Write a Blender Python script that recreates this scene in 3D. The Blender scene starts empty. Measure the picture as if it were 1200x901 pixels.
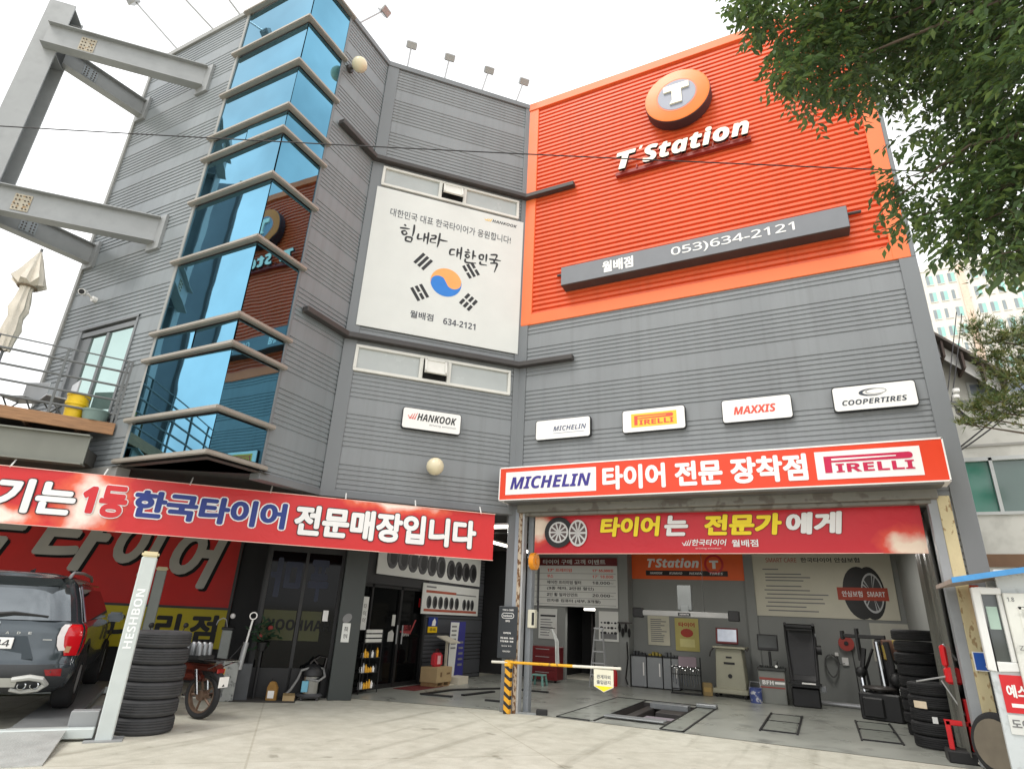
import bpy, bmesh, math, random
from mathutils import Vector, Matrix
random.seed(7)
SC = bpy.context.scene
C = SC.collection
R = math.radians

# ------------------------------------------------------------------ camera
cam_data = bpy.data.cameras.new('camera')
cam = bpy.data.objects.new('camera', cam_data)
C.objects.link(cam)
ax = Vector((0.898462, 0.436771, 0.044684))
ay = Vector((0.121051, -0.344259, 0.931038))
az = -Vector((-0.422034, 0.831094, 0.362175))
cam.matrix_world = Matrix(((ax.x, ay.x, az.x, 0), (ax.y, ay.y, az.y, 0), (ax.z, ay.z, az.z, 1.6), (0, 0, 0, 1)))
cam_data.sensor_width = 36
cam_data.lens = 20.962
cam_data.clip_start = 0.05
cam_data.clip_end = 3000
SC.camera = cam

# ------------------------------------------------------------------ sky and light (bright overcast)
SUN_EL, SUN_AZ = R(58), R(200)
world = bpy.data.worlds.new('World')
SC.world = world
world.use_nodes = True
wn, wl = world.node_tree.nodes, world.node_tree.links
wn.clear()
wo = wn.new('ShaderNodeOutputWorld'); bg = wn.new('ShaderNodeBackground')
sky = wn.new('ShaderNodeTexSky'); sky.sky_type = 'NISHITA'; sky.sun_disc = False
sky.sun_elevation = SUN_EL; sky.sun_rotation = SUN_AZ
hs = wn.new('ShaderNodeHueSaturation'); hs.inputs['Saturation'].default_value = 0.15
mx = wn.new('ShaderNodeMixRGB'); mx.inputs[0].default_value = 0.86
tc = wn.new('ShaderNodeTexCoord'); nz = wn.new('ShaderNodeTexNoise')
nz.inputs['Scale'].default_value = 2.2; nz.inputs['Detail'].default_value = 5
rp = wn.new('ShaderNodeValToRGB')
rp.color_ramp.elements[0].position = 0.28; rp.color_ramp.elements[0].color = (5.0, 5.15, 5.4, 1)
rp.color_ramp.elements[1].position = 0.56; rp.color_ramp.elements[1].color = (13.4, 13.5, 13.6, 1)
wl.new(tc.outputs['Generated'], nz.inputs['Vector']); wl.new(nz.outputs[0], rp.inputs[0])
wl.new(sky.outputs[0], hs.inputs['Color']); wl.new(hs.outputs[0], mx.inputs[1]); wl.new(rp.outputs[0], mx.inputs[2])
wl.new(mx.outputs[0], bg.inputs['Color']); wl.new(bg.outputs[0], wo.inputs['Surface'])
bg.inputs['Strength'].default_value = 0.10
sd = bpy.data.lights.new('sun', 'SUN'); sd.energy = 1.2; sd.angle = R(25); sd.color = (1, 0.96, 0.9)
sun = bpy.data.objects.new('sun', sd); C.objects.link(sun)
sdir = Vector((math.sin(SUN_AZ) * math.cos(SUN_EL), math.cos(SUN_AZ) * math.cos(SUN_EL), math.sin(SUN_EL)))
sun.rotation_euler = (-sdir).to_track_quat('-Z', 'Y').to_euler()
SC.view_settings.view_transform = 'Standard'
SC.view_settings.look = 'None'
SC.view_settings.exposure = 0.6
SC.view_settings.gamma = 1
SC.view_settings.use_curve_mapping = False
SC.cycles.max_bounces = 8
SC.cycles.use_denoising = True

# ------------------------------------------------------------------ materials
def lin(c):
    c = c / 255.0
    return c / 12.92 if c <= 0.04045 else ((c + 0.055) / 1.055) ** 2.4

MATS = {}
def mat(name, rgb, rough=0.6, *a_, **k_):
    return _mat(name, rgb, rough, *a_, **k_)
def _mat(name, rgb, rough=0.6, metal=0.0, var=0.10, scale=3.0, bump=0.0, bscale=60.0, spec=0.5, stretch=None, coat=0.0,
        spots=None, spot_scale=8.0, spot_at=(0.55, 0.62), emit=None, alpha=1.0, streak=0.0, wavy=0.0):
    if name in MATS: return MATS[name]
    m = bpy.data.materials.new(name); m.use_nodes = True
    N, L = m.node_tree.nodes, m.node_tree.links
    b = N['Principled BSDF']
    c = tuple(lin(x) for x in rgb)
    tcn = N.new('ShaderNodeTexCoord')
    vec = tcn.outputs['Object']
    if stretch:
        mp = N.new('ShaderNodeMapping'); mp.inputs['Scale'].default_value = stretch
        L.new(vec, mp.inputs['Vector']); vec = mp.outputs[0]
    n1 = N.new('ShaderNodeTexNoise'); n1.inputs['Scale'].default_value = scale; n1.inputs['Detail'].default_value = 6
    L.new(vec, n1.inputs['Vector'])
    r1 = N.new('ShaderNodeValToRGB')
    r1.color_ramp.elements[0].position = 0.3; r1.color_ramp.elements[1].position = 0.72
    r1.color_ramp.elements[0].color = tuple(x * (1 - var) for x in c) + (1,)
    r1.color_ramp.elements[1].color = tuple(min(1, x * (1 + var)) for x in c) + (1,)
    L.new(n1.outputs[0], r1.inputs[0])
    col = r1.outputs[0]
    if spots:
        n2 = N.new('ShaderNodeTexNoise'); n2.inputs['Scale'].default_value = spot_scale; n2.inputs['Detail'].default_value = 8
        L.new(vec, n2.inputs['Vector'])
        r2 = N.new('ShaderNodeValToRGB')
        r2.color_ramp.elements[0].position = spot_at[0]; r2.color_ramp.elements[1].position = spot_at[1]
        L.new(n2.outputs[0], r2.inputs[0])
        mm = N.new('ShaderNodeMixRGB'); mm.inputs[2].default_value = tuple(lin(x) for x in spots) + (1,)
        L.new(r2.outputs[0], mm.inputs[0]); L.new(col, mm.inputs[1]); col = mm.outputs[0]
    if streak:      # rain streaks and grime running down the sheet
        mp2 = N.new('ShaderNodeMapping'); mp2.inputs['Scale'].default_value = (5, 5, .12); L.new(tcn.outputs['Object'], mp2.inputs['Vector'])
        n4 = N.new('ShaderNodeTexNoise'); n4.inputs['Scale'].default_value = 1.6; n4.inputs['Detail'].default_value = 7; L.new(mp2.outputs[0], n4.inputs['Vector'])
        r4 = N.new('ShaderNodeValToRGB'); r4.color_ramp.elements[0].position = .5; r4.color_ramp.elements[1].position = .72
        r4.color_ramp.elements[0].color = (1, 1, 1, 1); r4.color_ramp.elements[1].color = (1 - streak * 1.6, 1 - streak * 1.7, 1 - streak * 1.8, 1)
        L.new(n4.outputs[0], r4.inputs[0])
        mm4 = N.new('ShaderNodeMixRGB'); mm4.blend_type = 'MULTIPLY'; mm4.inputs[0].default_value = .85
        L.new(col, mm4.inputs[1]); L.new(r4.outputs[0], mm4.inputs[2]); col = mm4.outputs[0]
    if wavy:        # slight oil-canning of large flat sheets
        n5 = N.new('ShaderNodeTexNoise'); n5.inputs['Scale'].default_value = 1.3; n5.inputs['Detail'].default_value = 1; L.new(tcn.outputs['Object'], n5.inputs['Vector'])
        b5 = N.new('ShaderNodeBump'); b5.inputs['Strength'].default_value = wavy; b5.inputs['Distance'].default_value = .05
        L.new(n5.outputs[0], b5.inputs['Height']); L.new(b5.outputs[0], b.inputs['Normal'])
    L.new(col, b.inputs['Base Color'])
    b.inputs['Metallic'].default_value = metal
    b.inputs['Specular IOR Level'].default_value = spec
    b.inputs['Coat Weight'].default_value = coat
    if rough > 0.08:
        mr = N.new('ShaderNodeMapRange'); mr.inputs['To Min'].default_value = max(0.02, rough - 0.1); mr.inputs['To Max'].default_value = min(1, rough + 0.1)
        L.new(n1.outputs[0], mr.inputs['Value']); L.new(mr.outputs[0], b.inputs['Roughness'])
    else:
        b.inputs['Roughness'].default_value = rough
    if bump:
        n3 = N.new('ShaderNodeTexNoise'); n3.inputs['Scale'].default_value = bscale; n3.inputs['Detail'].default_value = 4
        L.new(vec, n3.inputs['Vector'])
        bp = N.new('ShaderNodeBump'); bp.inputs['Strength'].default_value = bump; bp.inputs['Distance'].default_value = 0.02
        L.new(n3.outputs[0], bp.inputs['Height']); L.new(bp.outputs[0], b.inputs['Normal'])
    if emit:
        b.inputs['Emission Color'].default_value = tuple(lin(x) for x in emit[0]) + (1,)
        b.inputs['Emission Strength'].default_value = emit[1]
    if alpha < 1: b.inputs['Alpha'].default_value = alpha
    MATS[name] = m
    return m

GREY = mat('grey_cladding', (133, 136, 138), 0.42, 0, 0.07, 0.9, stretch=(1, 1, 0.25), spec=0.5, streak=.07, spots=(126, 128, 130), spot_scale=2.5, spot_at=(0.5, 0.85))
WARMGREY = mat('warm_grey_cladding', (132, 138, 141), 0.4, 0, 0.07, 0.9, stretch=(1, 1, 0.25), streak=.07, spots=(125, 130, 132), spot_scale=2.5, spot_at=(0.5, 0.85))
TRIMGREY = mat('grey_trim', (118, 121, 123), 0.45, 0, 0.06, 1.5, stretch=(1, 1, .3))
ORANGE = mat('orange_cladding', (228, 98, 54), 0.42, 0, 0.06, 0.8, streak=.07, stretch=(1, 1, .3), spec=.5)
ORANGETRIM = mat('orange_trim', (244, 118, 64), 0.45, 0, 0.05, 1.2)
TOWERGLASS = mat('tinted_blue_glass', (102, 158, 184), 0.02, 1.0, 0.12, 0.8, wavy=.045)
BAND = mat('cream_metal_band', (164, 157, 147), 0.4, 0.3, 0.08, 3)
DARKSTEEL = mat('dark_ledge', (66, 62, 60), 0.5, 0, 0.15, 2)
SOFFIT = mat('dark_soffit', (84, 82, 78), 0.7, 0, 0.12, 1)
WHITE = mat('white_paint', (226, 226, 222), 0.45, 0, 0.04, 4)
FRAMEWHITE = mat('white_window_frame', (218, 216, 208), 0.4, 0, 0.05, 5)
FROST = mat('frosted_pane', (176, 180, 178), 0.25, 0, 0.06, 2)
DARKGLASS = mat('dark_window_glass', (10, 11, 12), 0.06, 0, 0.1, 1, spec=0.16)
PALEGLASS = mat('pale_reflecting_glass', (176, 200, 194), 0.03, 0.85, 0.05, 0.8)
PVC = mat('printed_white_vinyl', (216, 217, 212), 0.55, 0, 0.03, 2)
SIGNWHITE = mat('sign_white', (240, 238, 234), 0.35, 0, 0.02, 3)
LETTERCREAM = mat('cream_letter_acrylic', (246, 240, 220), 0.35, 0, 0.02, 3)
LETTERWHITE = mat('white_print', (236, 234, 232), 0.5, 0, 0.03, 4)
INK = mat('black_ink', (40, 40, 42), 0.6, 0, 0.08, 8)
NAVY = mat('navy_ink', (30, 52, 130), 0.5, 0, 0.06, 8)
INDIGO = mat('indigo_ink', (58, 48, 136), 0.5, 0, 0.06, 8)
CRIMSON = mat('crimson_ink', (196, 22, 74), 0.5, 0, 0.06, 8)
REDINK = mat('red_ink', (206, 40, 46), 0.5, 0, 0.06, 8)
SALMON = mat('salmon_red_ink', (220, 84, 66), 0.5, 0, 0.06, 8)
YELLOWINK = mat('yellow_ink', (250, 222, 30), 0.5, 0, 0.04, 6)
ORANGEINK = mat('light_orange_ink', (246, 166, 92), 0.5, 0, 0.04, 6)
AMBER = mat('amber_ink', (246, 196, 60), 0.5, 0, 0.04, 6)
BLUEINK = mat('blue_ink', (38, 122, 206), 0.5, 0, 0.04, 6)
GREYINK = mat('grey_ink', (120, 120, 120), 0.6, 0, 0.08, 8)
SIGNGREY = mat('sign_grey', (120, 122, 126), 0.4, 0, 0.05, 3)
SIGNORANGE = mat('logo_orange', (240, 118, 8), 0.35, 0, 0.03, 2)
SIGNBLUEGREY = mat('logo_blue_grey', (142, 146, 160), 0.4, 0, 0.03, 2)
SIGNRED = mat('light_box_red', (224, 64, 28), 0.4, 0, 0.05, 1.5)
SIGNSIDE = mat('dark_sign_return', (62, 48, 52), 0.5, 0, 0.1, 3)
STEEL = mat('galvanised_steel', (152, 154, 154), 0.5, 0.1, 0.07, 2.0, spots=(140, 142, 142), spot_scale=4, spot_at=(.45, .8))
SPLICE = mat('primed_splice', (176, 168, 150), 0.6, 0.1, 0.12, 9, spots=(150, 120, 82), spot_scale=18)
ZINC = mat('zinc_bright', (146, 149, 150), 0.4, 0.4, 0.1, 12)
WOOD = mat('brown_deck_wood', (158, 118, 84), 0.7, 0, 0.25, 4, stretch=(1, 1, 14), bump=.2)
RAILGREY = mat('rail_grey', (104, 106, 106), 0.5, 0.1, 0.1, 6)
RUBBER = mat('tyre_rubber', (42, 42, 43), 0.72, 0, 0.18, 9, bump=.25, bscale=90, spec=.35)
RUBBERGREY = mat('dusty_tyre_rubber', (68, 68, 69), 0.8, 0, 0.15, 9, bump=.25, bscale=90, spec=.3)
BLACK = mat('black_plastic', (26, 26, 27), 0.5, 0, 0.15, 6)
BLACKMAT = mat('matt_black', (20, 20, 20), 0.8, 0, 0.2, 4)
CHROME = mat('chrome', (200, 202, 204), 0.15, 1.0, 0.05, 5)
SILVER = mat('silver_paint', (176, 177, 178), 0.35, 0.4, 0.06, 5)
YELLOW = mat('yellow_plastic', (236, 196, 20), 0.45, 0, 0.07, 3)
SAFETY = mat('safety_yellow', (232, 172, 34), 0.5, 0, 0.1, 6, spots=(150, 112, 50), spot_scale=14, spot_at=(.6, .68))
TEAL = mat('teal_plastic', (110, 156, 146), 0.5, 0, 0.08, 3)
RED = mat('red_paint', (206, 32, 38), 0.4, 0, 0.08, 4)
DARKRED = mat('dark_red_paint', (104, 20, 24), 0.45, 0, 0.12, 4)
CARD = mat('cardboard', (176, 152, 112), 0.85, 0, 0.08, 4)
SHOPWALL = mat('shop_wall_grey', (138, 140, 137), 0.7, 0, 0.05, 1.2)
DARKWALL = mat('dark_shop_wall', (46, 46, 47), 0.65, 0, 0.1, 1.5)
CEIL = mat('shop_ceiling', (70, 70, 70), 0.85, 0, 0.1, 1)
RUSTCREAM = mat('peeling_cream_paint', (206, 192, 152), 0.6, 0, 0.1, 4, stretch=(1, 1, .5), spots=(160, 134, 96), spot_scale=16, spot_at=(.6, .66), bump=.3)
RUSTY = mat('rusty_rail', (188, 172, 150), 0.6, 0, 0.12, 5, stretch=(1, 1, .5), spots=(112, 78, 48), spot_scale=22, spot_at=(.5, .55), bump=.3)
MINT = mat('mint_paint', (196, 203, 200), 0.5, 0, 0.05, 5)
GALV = mat('ribbed_metal_grey', (110, 111, 110), 0.4, 0.4, 0.1, 3)
CABGREY = mat('tool_cabinet_grey', (142, 145, 147), 0.4, 0.1, 0.06, 3)
BEIGEMETAL = mat('beige_machine', (164, 162, 142), 0.5, 0, 0.06, 4)
LIT = mat('lit_lamp', (255, 252, 240), 0.4, 0, 0.01, 3, emit=((255, 250, 238), 3.0))
LAMPGLOBE = mat('globe_lamp_glass', (226, 214, 182), 0.25, 0, 0.03, 4)
SCREEN = mat('screen_pale', (170, 176, 186), 0.2, 0, 0.1, 9, emit=((196, 202, 214), .25))
CANVAS = mat('parasol_canvas', (214, 206, 192), 0.85, 0, 0.08, 6, bump=.4, bscale=30)
WIREMAT = mat('cable_black', (36, 34, 36), 0.6, 0, 0.1, 5)

def ground_mat():
    m = bpy.data.materials.new('concrete_yard'); m.use_nodes = True
    N, L = m.node_tree.nodes, m.node_tree.links; b = N['Principled BSDF']
    t = N.new('ShaderNodeTexCoord')
    def noise(sc, det=6, ro=.6):
        n = N.new('ShaderNodeTexNoise'); n.inputs['Scale'].default_value = sc; n.inputs['Detail'].default_value = det
        n.inputs['Roughness'].default_value = ro
        L.new(t.outputs['Object'], n.inputs['Vector']); return n
    def ramp(n, p0, p1, c0, c1):
        r = N.new('ShaderNodeValToRGB'); r.color_ramp.elements[0].position = p0; r.color_ramp.elements[1].position = p1
        r.color_ramp.elements[0].color = c0; r.color_ramp.elements[1].color = c1
        L.new(n.outputs[0], r.inputs[0]); return r
    def mixc(kind, fac, a, bb):
        x = N.new('ShaderNodeMixRGB'); x.blend_type = kind
        if isinstance(fac, float): x.inputs[0].default_value = fac
        else: L.new(fac, x.inputs[0])
        L.new(a, x.inputs[1]); L.new(bb, x.inputs[2]); return x.outputs[0]
    A = ramp(noise(.55), .3, .7, (.49, .475, .40, 1), (.61, .59, .51, 1)).outputs[0]
    B = ramp(noise(3.5), .32, .62, (.78, .77, .74, 1), (1, 1, 1, 1)).outputs[0]
    D = ramp(noise(60, 3), .3, .7, (.88, .88, .87, 1), (1.05, 1.05, 1.05, 1)).outputs[0]
    S = ramp(noise(1.1, 8, .7), .56, .72, (1, 1, 1, 1), (.66, .66, .62, 1)).outputs[0]
    c = mixc('MULTIPLY', .8, A, B); c = mixc('MULTIPLY', .9, c, D); c = mixc('MULTIPLY', .8, c, S)
    br = N.new('ShaderNodeTexBrick'); br.inputs['Scale'].default_value = .26; br.inputs['Mortar Size'].default_value = .0035
    br.offset = 0.0; br.inputs['Brick Width'].default_value = 1.0; br.inputs['Row Height'].default_value = .9
    br.inputs['Color1'].default_value = (1, 1, 1, 1); br.inputs['Color2'].default_value = (.96, .96, .95, 1); br.inputs['Mortar'].default_value = (.78, .76, .72, 1)
    mp = N.new('ShaderNodeMapping'); mp.inputs['Rotation'].default_value = (0, 0, R(45)); mp.inputs['Location'].default_value = (.35, .2, 0)
    L.new(t.outputs['Object'], mp.inputs['Vector']); L.new(mp.outputs[0], br.inputs['Vector'])
    c = mixc('MULTIPLY', .85, c, br.outputs[0])
    # oil spots and rubber marks of a tyre shop yard
    oil = ramp(noise(2.3, 3, .5), .66, .72, (1, 1, 1, 1), (.52, .51, .48, 1)).outputs[0]; c = mixc('MULTIPLY', .7, c, oil)
    mp3 = N.new('ShaderNodeMapping'); mp3.inputs['Rotation'].default_value = (0, 0, R(28)); mp3.inputs['Scale'].default_value = (2.2, .16, 1)
    L.new(t.outputs['Object'], mp3.inputs['Vector']); n7 = N.new('ShaderNodeTexNoise'); n7.inputs['Scale'].default_value = 1.5; n7.inputs['Detail'].default_value = 5; L.new(mp3.outputs[0], n7.inputs['Vector'])
    mk = ramp(n7, .56, .70, (1, 1, 1, 1), (.66, .65, .62, 1)).outputs[0]; c = mixc('MULTIPLY', .75, c, mk)
    L.new(c, b.inputs['Base Color']); b.inputs['Roughness'].default_value = .85
    bp = N.new('ShaderNodeBump'); bp.inputs['Strength'].default_value = .25; bp.inputs['Distance'].default_value = .01
    L.new(noise(90, 3).outputs[0], bp.inputs['Height']); L.new(bp.outputs[0], b.inputs['Normal'])
    return m
CONCRETE = ground_mat()
SHOPFLOOR = mat('grey_green_shop_floor', (158, 160, 152), 0.3, 0, 0.1, 1.2, spots=(120, 121, 116), spot_scale=2.2, spot_at=(.55, .72))

def banner_mat(name, base, hot, pale, flares):
    # printed cloth: plain red with a few pale bursts of the print at given x,z places
    m = bpy.data.materials.new(name); m.use_nodes = True
    N, L = m.node_tree.nodes, m.node_tree.links; b = N['Principled BSDF']
    t = N.new('ShaderNodeTexCoord'); n = N.new('ShaderNodeTexNoise'); n.inputs['Scale'].default_value = 2.2; n.inputs['Detail'].default_value = 4
    L.new(t.outputs['Object'], n.inputs['Vector'])
    acc = None
    for x, z, rx, rz in flares:
        mp = N.new('ShaderNodeMapping'); mp.vector_type = 'POINT'; mp.inputs['Location'].default_value = (-x / rx, 0, -z / rz); mp.inputs['Scale'].default_value = (1 / rx, 0, 1 / rz)
        L.new(t.outputs['Object'], mp.inputs['Vector'])
        ln = N.new('ShaderNodeVectorMath'); ln.operation = 'LENGTH'; L.new(mp.outputs[0], ln.inputs[0])
        sb = N.new('ShaderNodeMath'); sb.operation = 'SUBTRACT'; sb.inputs[0].default_value = 1.0; L.new(ln.outputs['Value'], sb.inputs[1])
        if acc is None: acc = sb.outputs[0]
        else:
            mxm = N.new('ShaderNodeMath'); mxm.operation = 'MAXIMUM'; L.new(acc, mxm.inputs[0]); L.new(sb.outputs[0], mxm.inputs[1]); acc = mxm.outputs[0]
    ns = N.new('ShaderNodeMath'); ns.operation = 'MULTIPLY_ADD'; ns.inputs[1].default_value = 1.3; ns.inputs[2].default_value = -.65; L.new(n.outputs[0], ns.inputs[0])
    ad = N.new('ShaderNodeMath'); ad.operation = 'ADD'; L.new(acc, ad.inputs[0]); L.new(ns.outputs[0], ad.inputs[1])
    r = N.new('ShaderNodeValToRGB'); e = r.color_ramp.elements
    e[0].position = -0.0; e[0].color = tuple(lin(x) for x in base) + (1,)
    e[1].position = .66; e[1].color = tuple(lin(x) for x in pale) + (1,)
    k = e.new(.30); k.color = tuple(lin(x) for x in hot) + (1,)
    L.new(ad.outputs[0], r.inputs[0]); L.new(r.outputs[0], b.inputs['Base Color'])
    n2 = N.new('ShaderNodeTexNoise'); n2.inputs['Scale'].default_value = 3.0; n2.inputs['Detail'].default_value = 3; n2.inputs['Distortion'].default_value = 1.2
    L.new(t.outputs['Object'], n2.inputs['Vector'])
    bp = N.new('ShaderNodeBump'); bp.inputs['Strength'].default_value = .25; bp.inputs['Distance'].default_value = .05; L.new(n2.outputs[0], bp.inputs['Height']); L.new(bp.outputs[0], b.inputs['Normal'])
    b.inputs['Roughness'].default_value = .42
    return m
BANNERRED = banner_mat('red_flare_print', (204, 34, 36), (226, 92, 60), (244, 228, 214), [(2.75, .38, .62, .75), (1.5, .12, .9, .22), (7.6, .9, 1.2, .25)])
BANNERRED2 = banner_mat('crimson_flare_print', (200, 28, 42), (220, 70, 50), (244, 222, 200), [(.05, .55, .4, .5), (6.35, .10, .55, .36)])
OLDRED = mat('faded_red_sign', (222, 42, 34), 0.6, 0, 0.1, 1)
OLDYELLOW = mat('dull_yellow_sign', (214, 196, 36), 0.6, 0, 0.08, 1)
OLDWHITE = mat('grey_white_letter', (200, 197, 186), 0.6, 0, 0.08, 2)

def plaid_mat():   # diagonal black stripes on yellow
    m = bpy.data.materials.new('hazard_stripes'); m.use_nodes = True
    N, L = m.node_tree.nodes, m.node_tree.links; b = N['Principled BSDF']
    t = N.new('ShaderNodeTexCoord'); mp = N.new('ShaderNodeMapping')
    mp.inputs['Rotation'].default_value = (0, R(-35), 0)
    w = N.new('ShaderNodeTexWave'); w.bands_direction = 'Z'; w.inputs['Scale'].default_value = 2.6; w.inputs['Distortion'].default_value = .5
    r = N.new('ShaderNodeValToRGB'); r.color_ramp.interpolation = 'CONSTANT'
    r.color_ramp.elements[0].color = (.02, .02, .02, 1); r.color_ramp.elements[1].position = .4; r.color_ramp.elements[1].color = (lin(226), lin(164), lin(40), 1)
    L.new(t.outputs['Object'], mp.inputs[0]); L.new(mp.outputs[0], w.inputs[0]); L.new(w.outputs[1], r.inputs[0]); L.new(r.outputs[0], b.inputs['Base Color'])
    b.inputs['Roughness'].default_value = .55
    return m
HAZARD = plaid_mat()

# ------------------------------------------------------------------ mesh helpers
TEXT = {}
def sans(s, style):      # plain letters and digits drawn with the sans glyphs of the built-in fallback font
    A, a, d = {'regular': (0x1D5A0, 0x1D5BA, 0x1D7E2), 'bold': (0x1D5D4, 0x1D5EE, 0x1D7EC), 'slanted': (0x1D63C, 0x1D656, 0x1D7EC)}[style]
    return ''.join(chr(A + ord(c) - 65) if 'A' <= c <= 'Z' else chr(a + ord(c) - 97) if 'a' <= c <= 'z' else chr(d + ord(c) - 48) if '0' <= c <= '9' else c for c in s)
def text_geo(s, bold=0.0, shear=0.0, spacing=1.0):
    k = (s, bold, shear, spacing)
    if k in TEXT: return TEXT[k]
    cu = bpy.data.curves.new('lettering', 'FONT'); cu.body = s; cu.offset = bold; cu.shear = shear; cu.space_character = spacing
    cu.resolution_u = 4
    o = bpy.data.objects.new('lettering', cu); C.objects.link(o)
    bpy.context.view_layer.update()
    me = bpy.data.meshes.new_from_object(o.evaluated_get(bpy.context.evaluated_depsgraph_get()))
    vs = [(v.co.x, v.co.y) for v in me.vertices]; fs = [tuple(p.vertices) for p in me.polygons]
    bpy.data.objects.remove(o); bpy.data.curves.remove(cu); bpy.data.meshes.remove(me)
    TEXT[k] = (vs, fs)
    return TEXT[k]

class MB:
    def __init__(s): s.v = []; s.f = []; s.mi = []; s.sm = []; s.T = None
    def add(s, vs, fs, mi=0, smooth=False):
        o = len(s.v)
        for p in vs:
            p = Vector(p)
            s.v.append(s.T @ p if s.T else p)
        for f in fs: s.f.append([o + i for i in f]); s.mi.append(mi); s.sm.append(smooth)
        return s
    def box(s, x0, x1, y0, y1, z0, z1, mi=0):
        return s.add([(x0, y0, z0), (x1, y0, z0), (x1, y1, z0), (x0, y1, z0), (x0, y0, z1), (x1, y0, z1), (x1, y1, z1), (x0, y1, z1)],
                     [(3, 2, 1, 0), (4, 5, 6, 7), (0, 1, 5, 4), (1, 2, 6, 5), (2, 3, 7, 6), (3, 0, 4, 7)], mi)
    def rrect(s, x0, x1, z0, z1, y0, y1, r, mi=0, n=5):
        pts = []
        for cx, cz, a0 in ((x1 - r, z1 - r, 0), (x0 + r, z1 - r, 90), (x0 + r, z0 + r, 180), (x1 - r, z0 + r, 270)):
            for k in range(n + 1): a = R(a0 + 90 * k / n); pts.append((cx + r * math.cos(a), cz + r * math.sin(a)))
        pts.reverse()
        return s.prism(pts, y0, y1, mi)
    def brush(s, pts, w, y, mi=0, n=10):      # one tapered brush stroke through the given x,z points
        P = [Vector((a, b)) for a, b in pts]; C_ = []
        for i in range(len(P) - 1):
            p0, p1, p2, p3 = P[max(0, i - 1)], P[i], P[i + 1], P[min(len(P) - 1, i + 2)]
            for k in range(n):
                t = k / n; C_.append(.5 * ((2 * p1) + (p2 - p0) * t + (2 * p0 - 5 * p1 + 4 * p2 - p3) * t * t + (3 * p1 - p0 - 3 * p2 + p3) * t ** 3))
        C_.append(P[-1]); vs = []; N_ = len(C_)
        for i, c in enumerate(C_):
            d = (C_[min(N_ - 1, i + 1)] - C_[max(0, i - 1)]); d = d.normalized() if d.length > 0 else Vector((1, 0)); q = Vector((-d.y, d.x)) * w * (.55 + .6 * math.sin(math.pi * min(1, .18 + .9 * i / N_)) ** 1.5) * .5
            vs += [(c.x + q.x, y - .00004 * i, c.y + q.y), (c.x - q.x, y - .00004 * i, c.y - q.y)]
        return s.add(vs, [(2 * i, 2 * i + 1, 2 * i + 3, 2 * i + 2) for i in range(N_ - 1)], mi)
    def quad(s, a, b, c, d, mi=0): return s.add([a, b, c, d], [(0, 1, 2, 3)], mi)
    def frame_of(s, d):
        d = Vector(d).normalized(); u = d.orthogonal().normalized(); return d, u, d.cross(u)
    def cyl(s, p0, p1, r0, r1=None, n=12, mi=0, caps=True):
        r1 = r0 if r1 is None else r1
        p0, p1 = Vector(p0), Vector(p1); d, u, w = s.frame_of(p1 - p0)
        vs = []
        for p, r in ((p0, r0), (p1, r1)):
            for i in range(n):
                a = 2 * math.pi * i / n; vs.append(p + u * (r * math.cos(a)) + w * (r * math.sin(a)))
        fs = [(i, (i + 1) % n, n + (i + 1) % n, n + i) for i in range(n)]
        s.add(vs, fs, mi, True)
        if caps: s.add(vs, [tuple(reversed(range(n))), tuple(range(n, 2 * n))], mi)
        return s
    def tube(s, pts, r, n=6, mi=0):
        pts = [Vector(p) for p in pts]; vs = []; prev = None
        for i, p in enumerate(pts):
            t = (pts[min(i + 1, len(pts) - 1)] - pts[max(i - 1, 0)]).normalized()
            if prev is None: u = t.orthogonal().normalized()
            else:
                u = prev - t * prev.dot(t)
                u = u.normalized() if u.length > 1e-6 else t.orthogonal().normalized()
            prev = u; w = t.cross(u); rr = r[i] if isinstance(r, (list, tuple)) else r
            for k in range(n):
                a = 2 * math.pi * k / n; vs.append(p + u * (rr * math.cos(a)) + w * (rr * math.sin(a)))
        fs = []
        for i in range(len(pts) - 1):
            for k in range(n): fs.append((i * n + k, i * n + (k + 1) % n, (i + 1) * n + (k + 1) % n, (i + 1) * n + k))
        fs.append(tuple(reversed(range(n)))); fs.append(tuple(range((len(pts) - 1) * n, len(pts) * n)))
        return s.add(vs, fs, mi, True)
    def lathe(s, prof, c=(0, 0, 0), axis=(0, 0, 1), n=24, mi=0, sx=1.0):
        c = Vector(c); d, u, w = s.frame_of(axis)
        vs = []; fs = []
        for r, z in prof:
            for i in range(n):
                a = 2 * math.pi * i / n; vs.append(c + d * z + u * (r * math.cos(a) * sx) + w * (r * math.sin(a)))
        for k in range(len(prof) - 1):
            for i in range(n): fs.append((k * n + i, k * n + (i + 1) % n, (k + 1) * n + (i + 1) % n, (k + 1) * n + i))
        return s.add(vs, fs, mi, True)
    def sphere(s, c, r, n=12, mi=0, sc=(1, 1, 1)):
        vs = []; fs = []; c = Vector(c); m = n // 2
        for j in range(m + 1):
            t = math.pi * j / m
            for i in range(n):
                a = 2 * math.pi * i / n
                vs.append(c + Vector((r * math.sin(t) * math.cos(a) * sc[0], r * math.sin(t) * math.sin(a) * sc[1], r * math.cos(t) * sc[2])))
        for j in range(m):
            for i in range(n): fs.append((j * n + i, (j + 1) * n + i, (j + 1) * n + (i + 1) % n, j * n + (i + 1) % n))
        return s.add(vs, fs, mi, True)
    def prism(s, poly, y0, y1, mi=0):       # polygon in x,z pushed along y
        n = len(poly)
        vs = [(x, y0, z) for x, z in poly] + [(x, y1, z) for x, z in poly]
        fs = [tuple(range(n)), tuple(reversed(range(n, 2 * n)))] + [(i, i + n, (i + 1) % n + n, (i + 1) % n) for i in range(n)]
        return s.add(vs, fs, mi)
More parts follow.
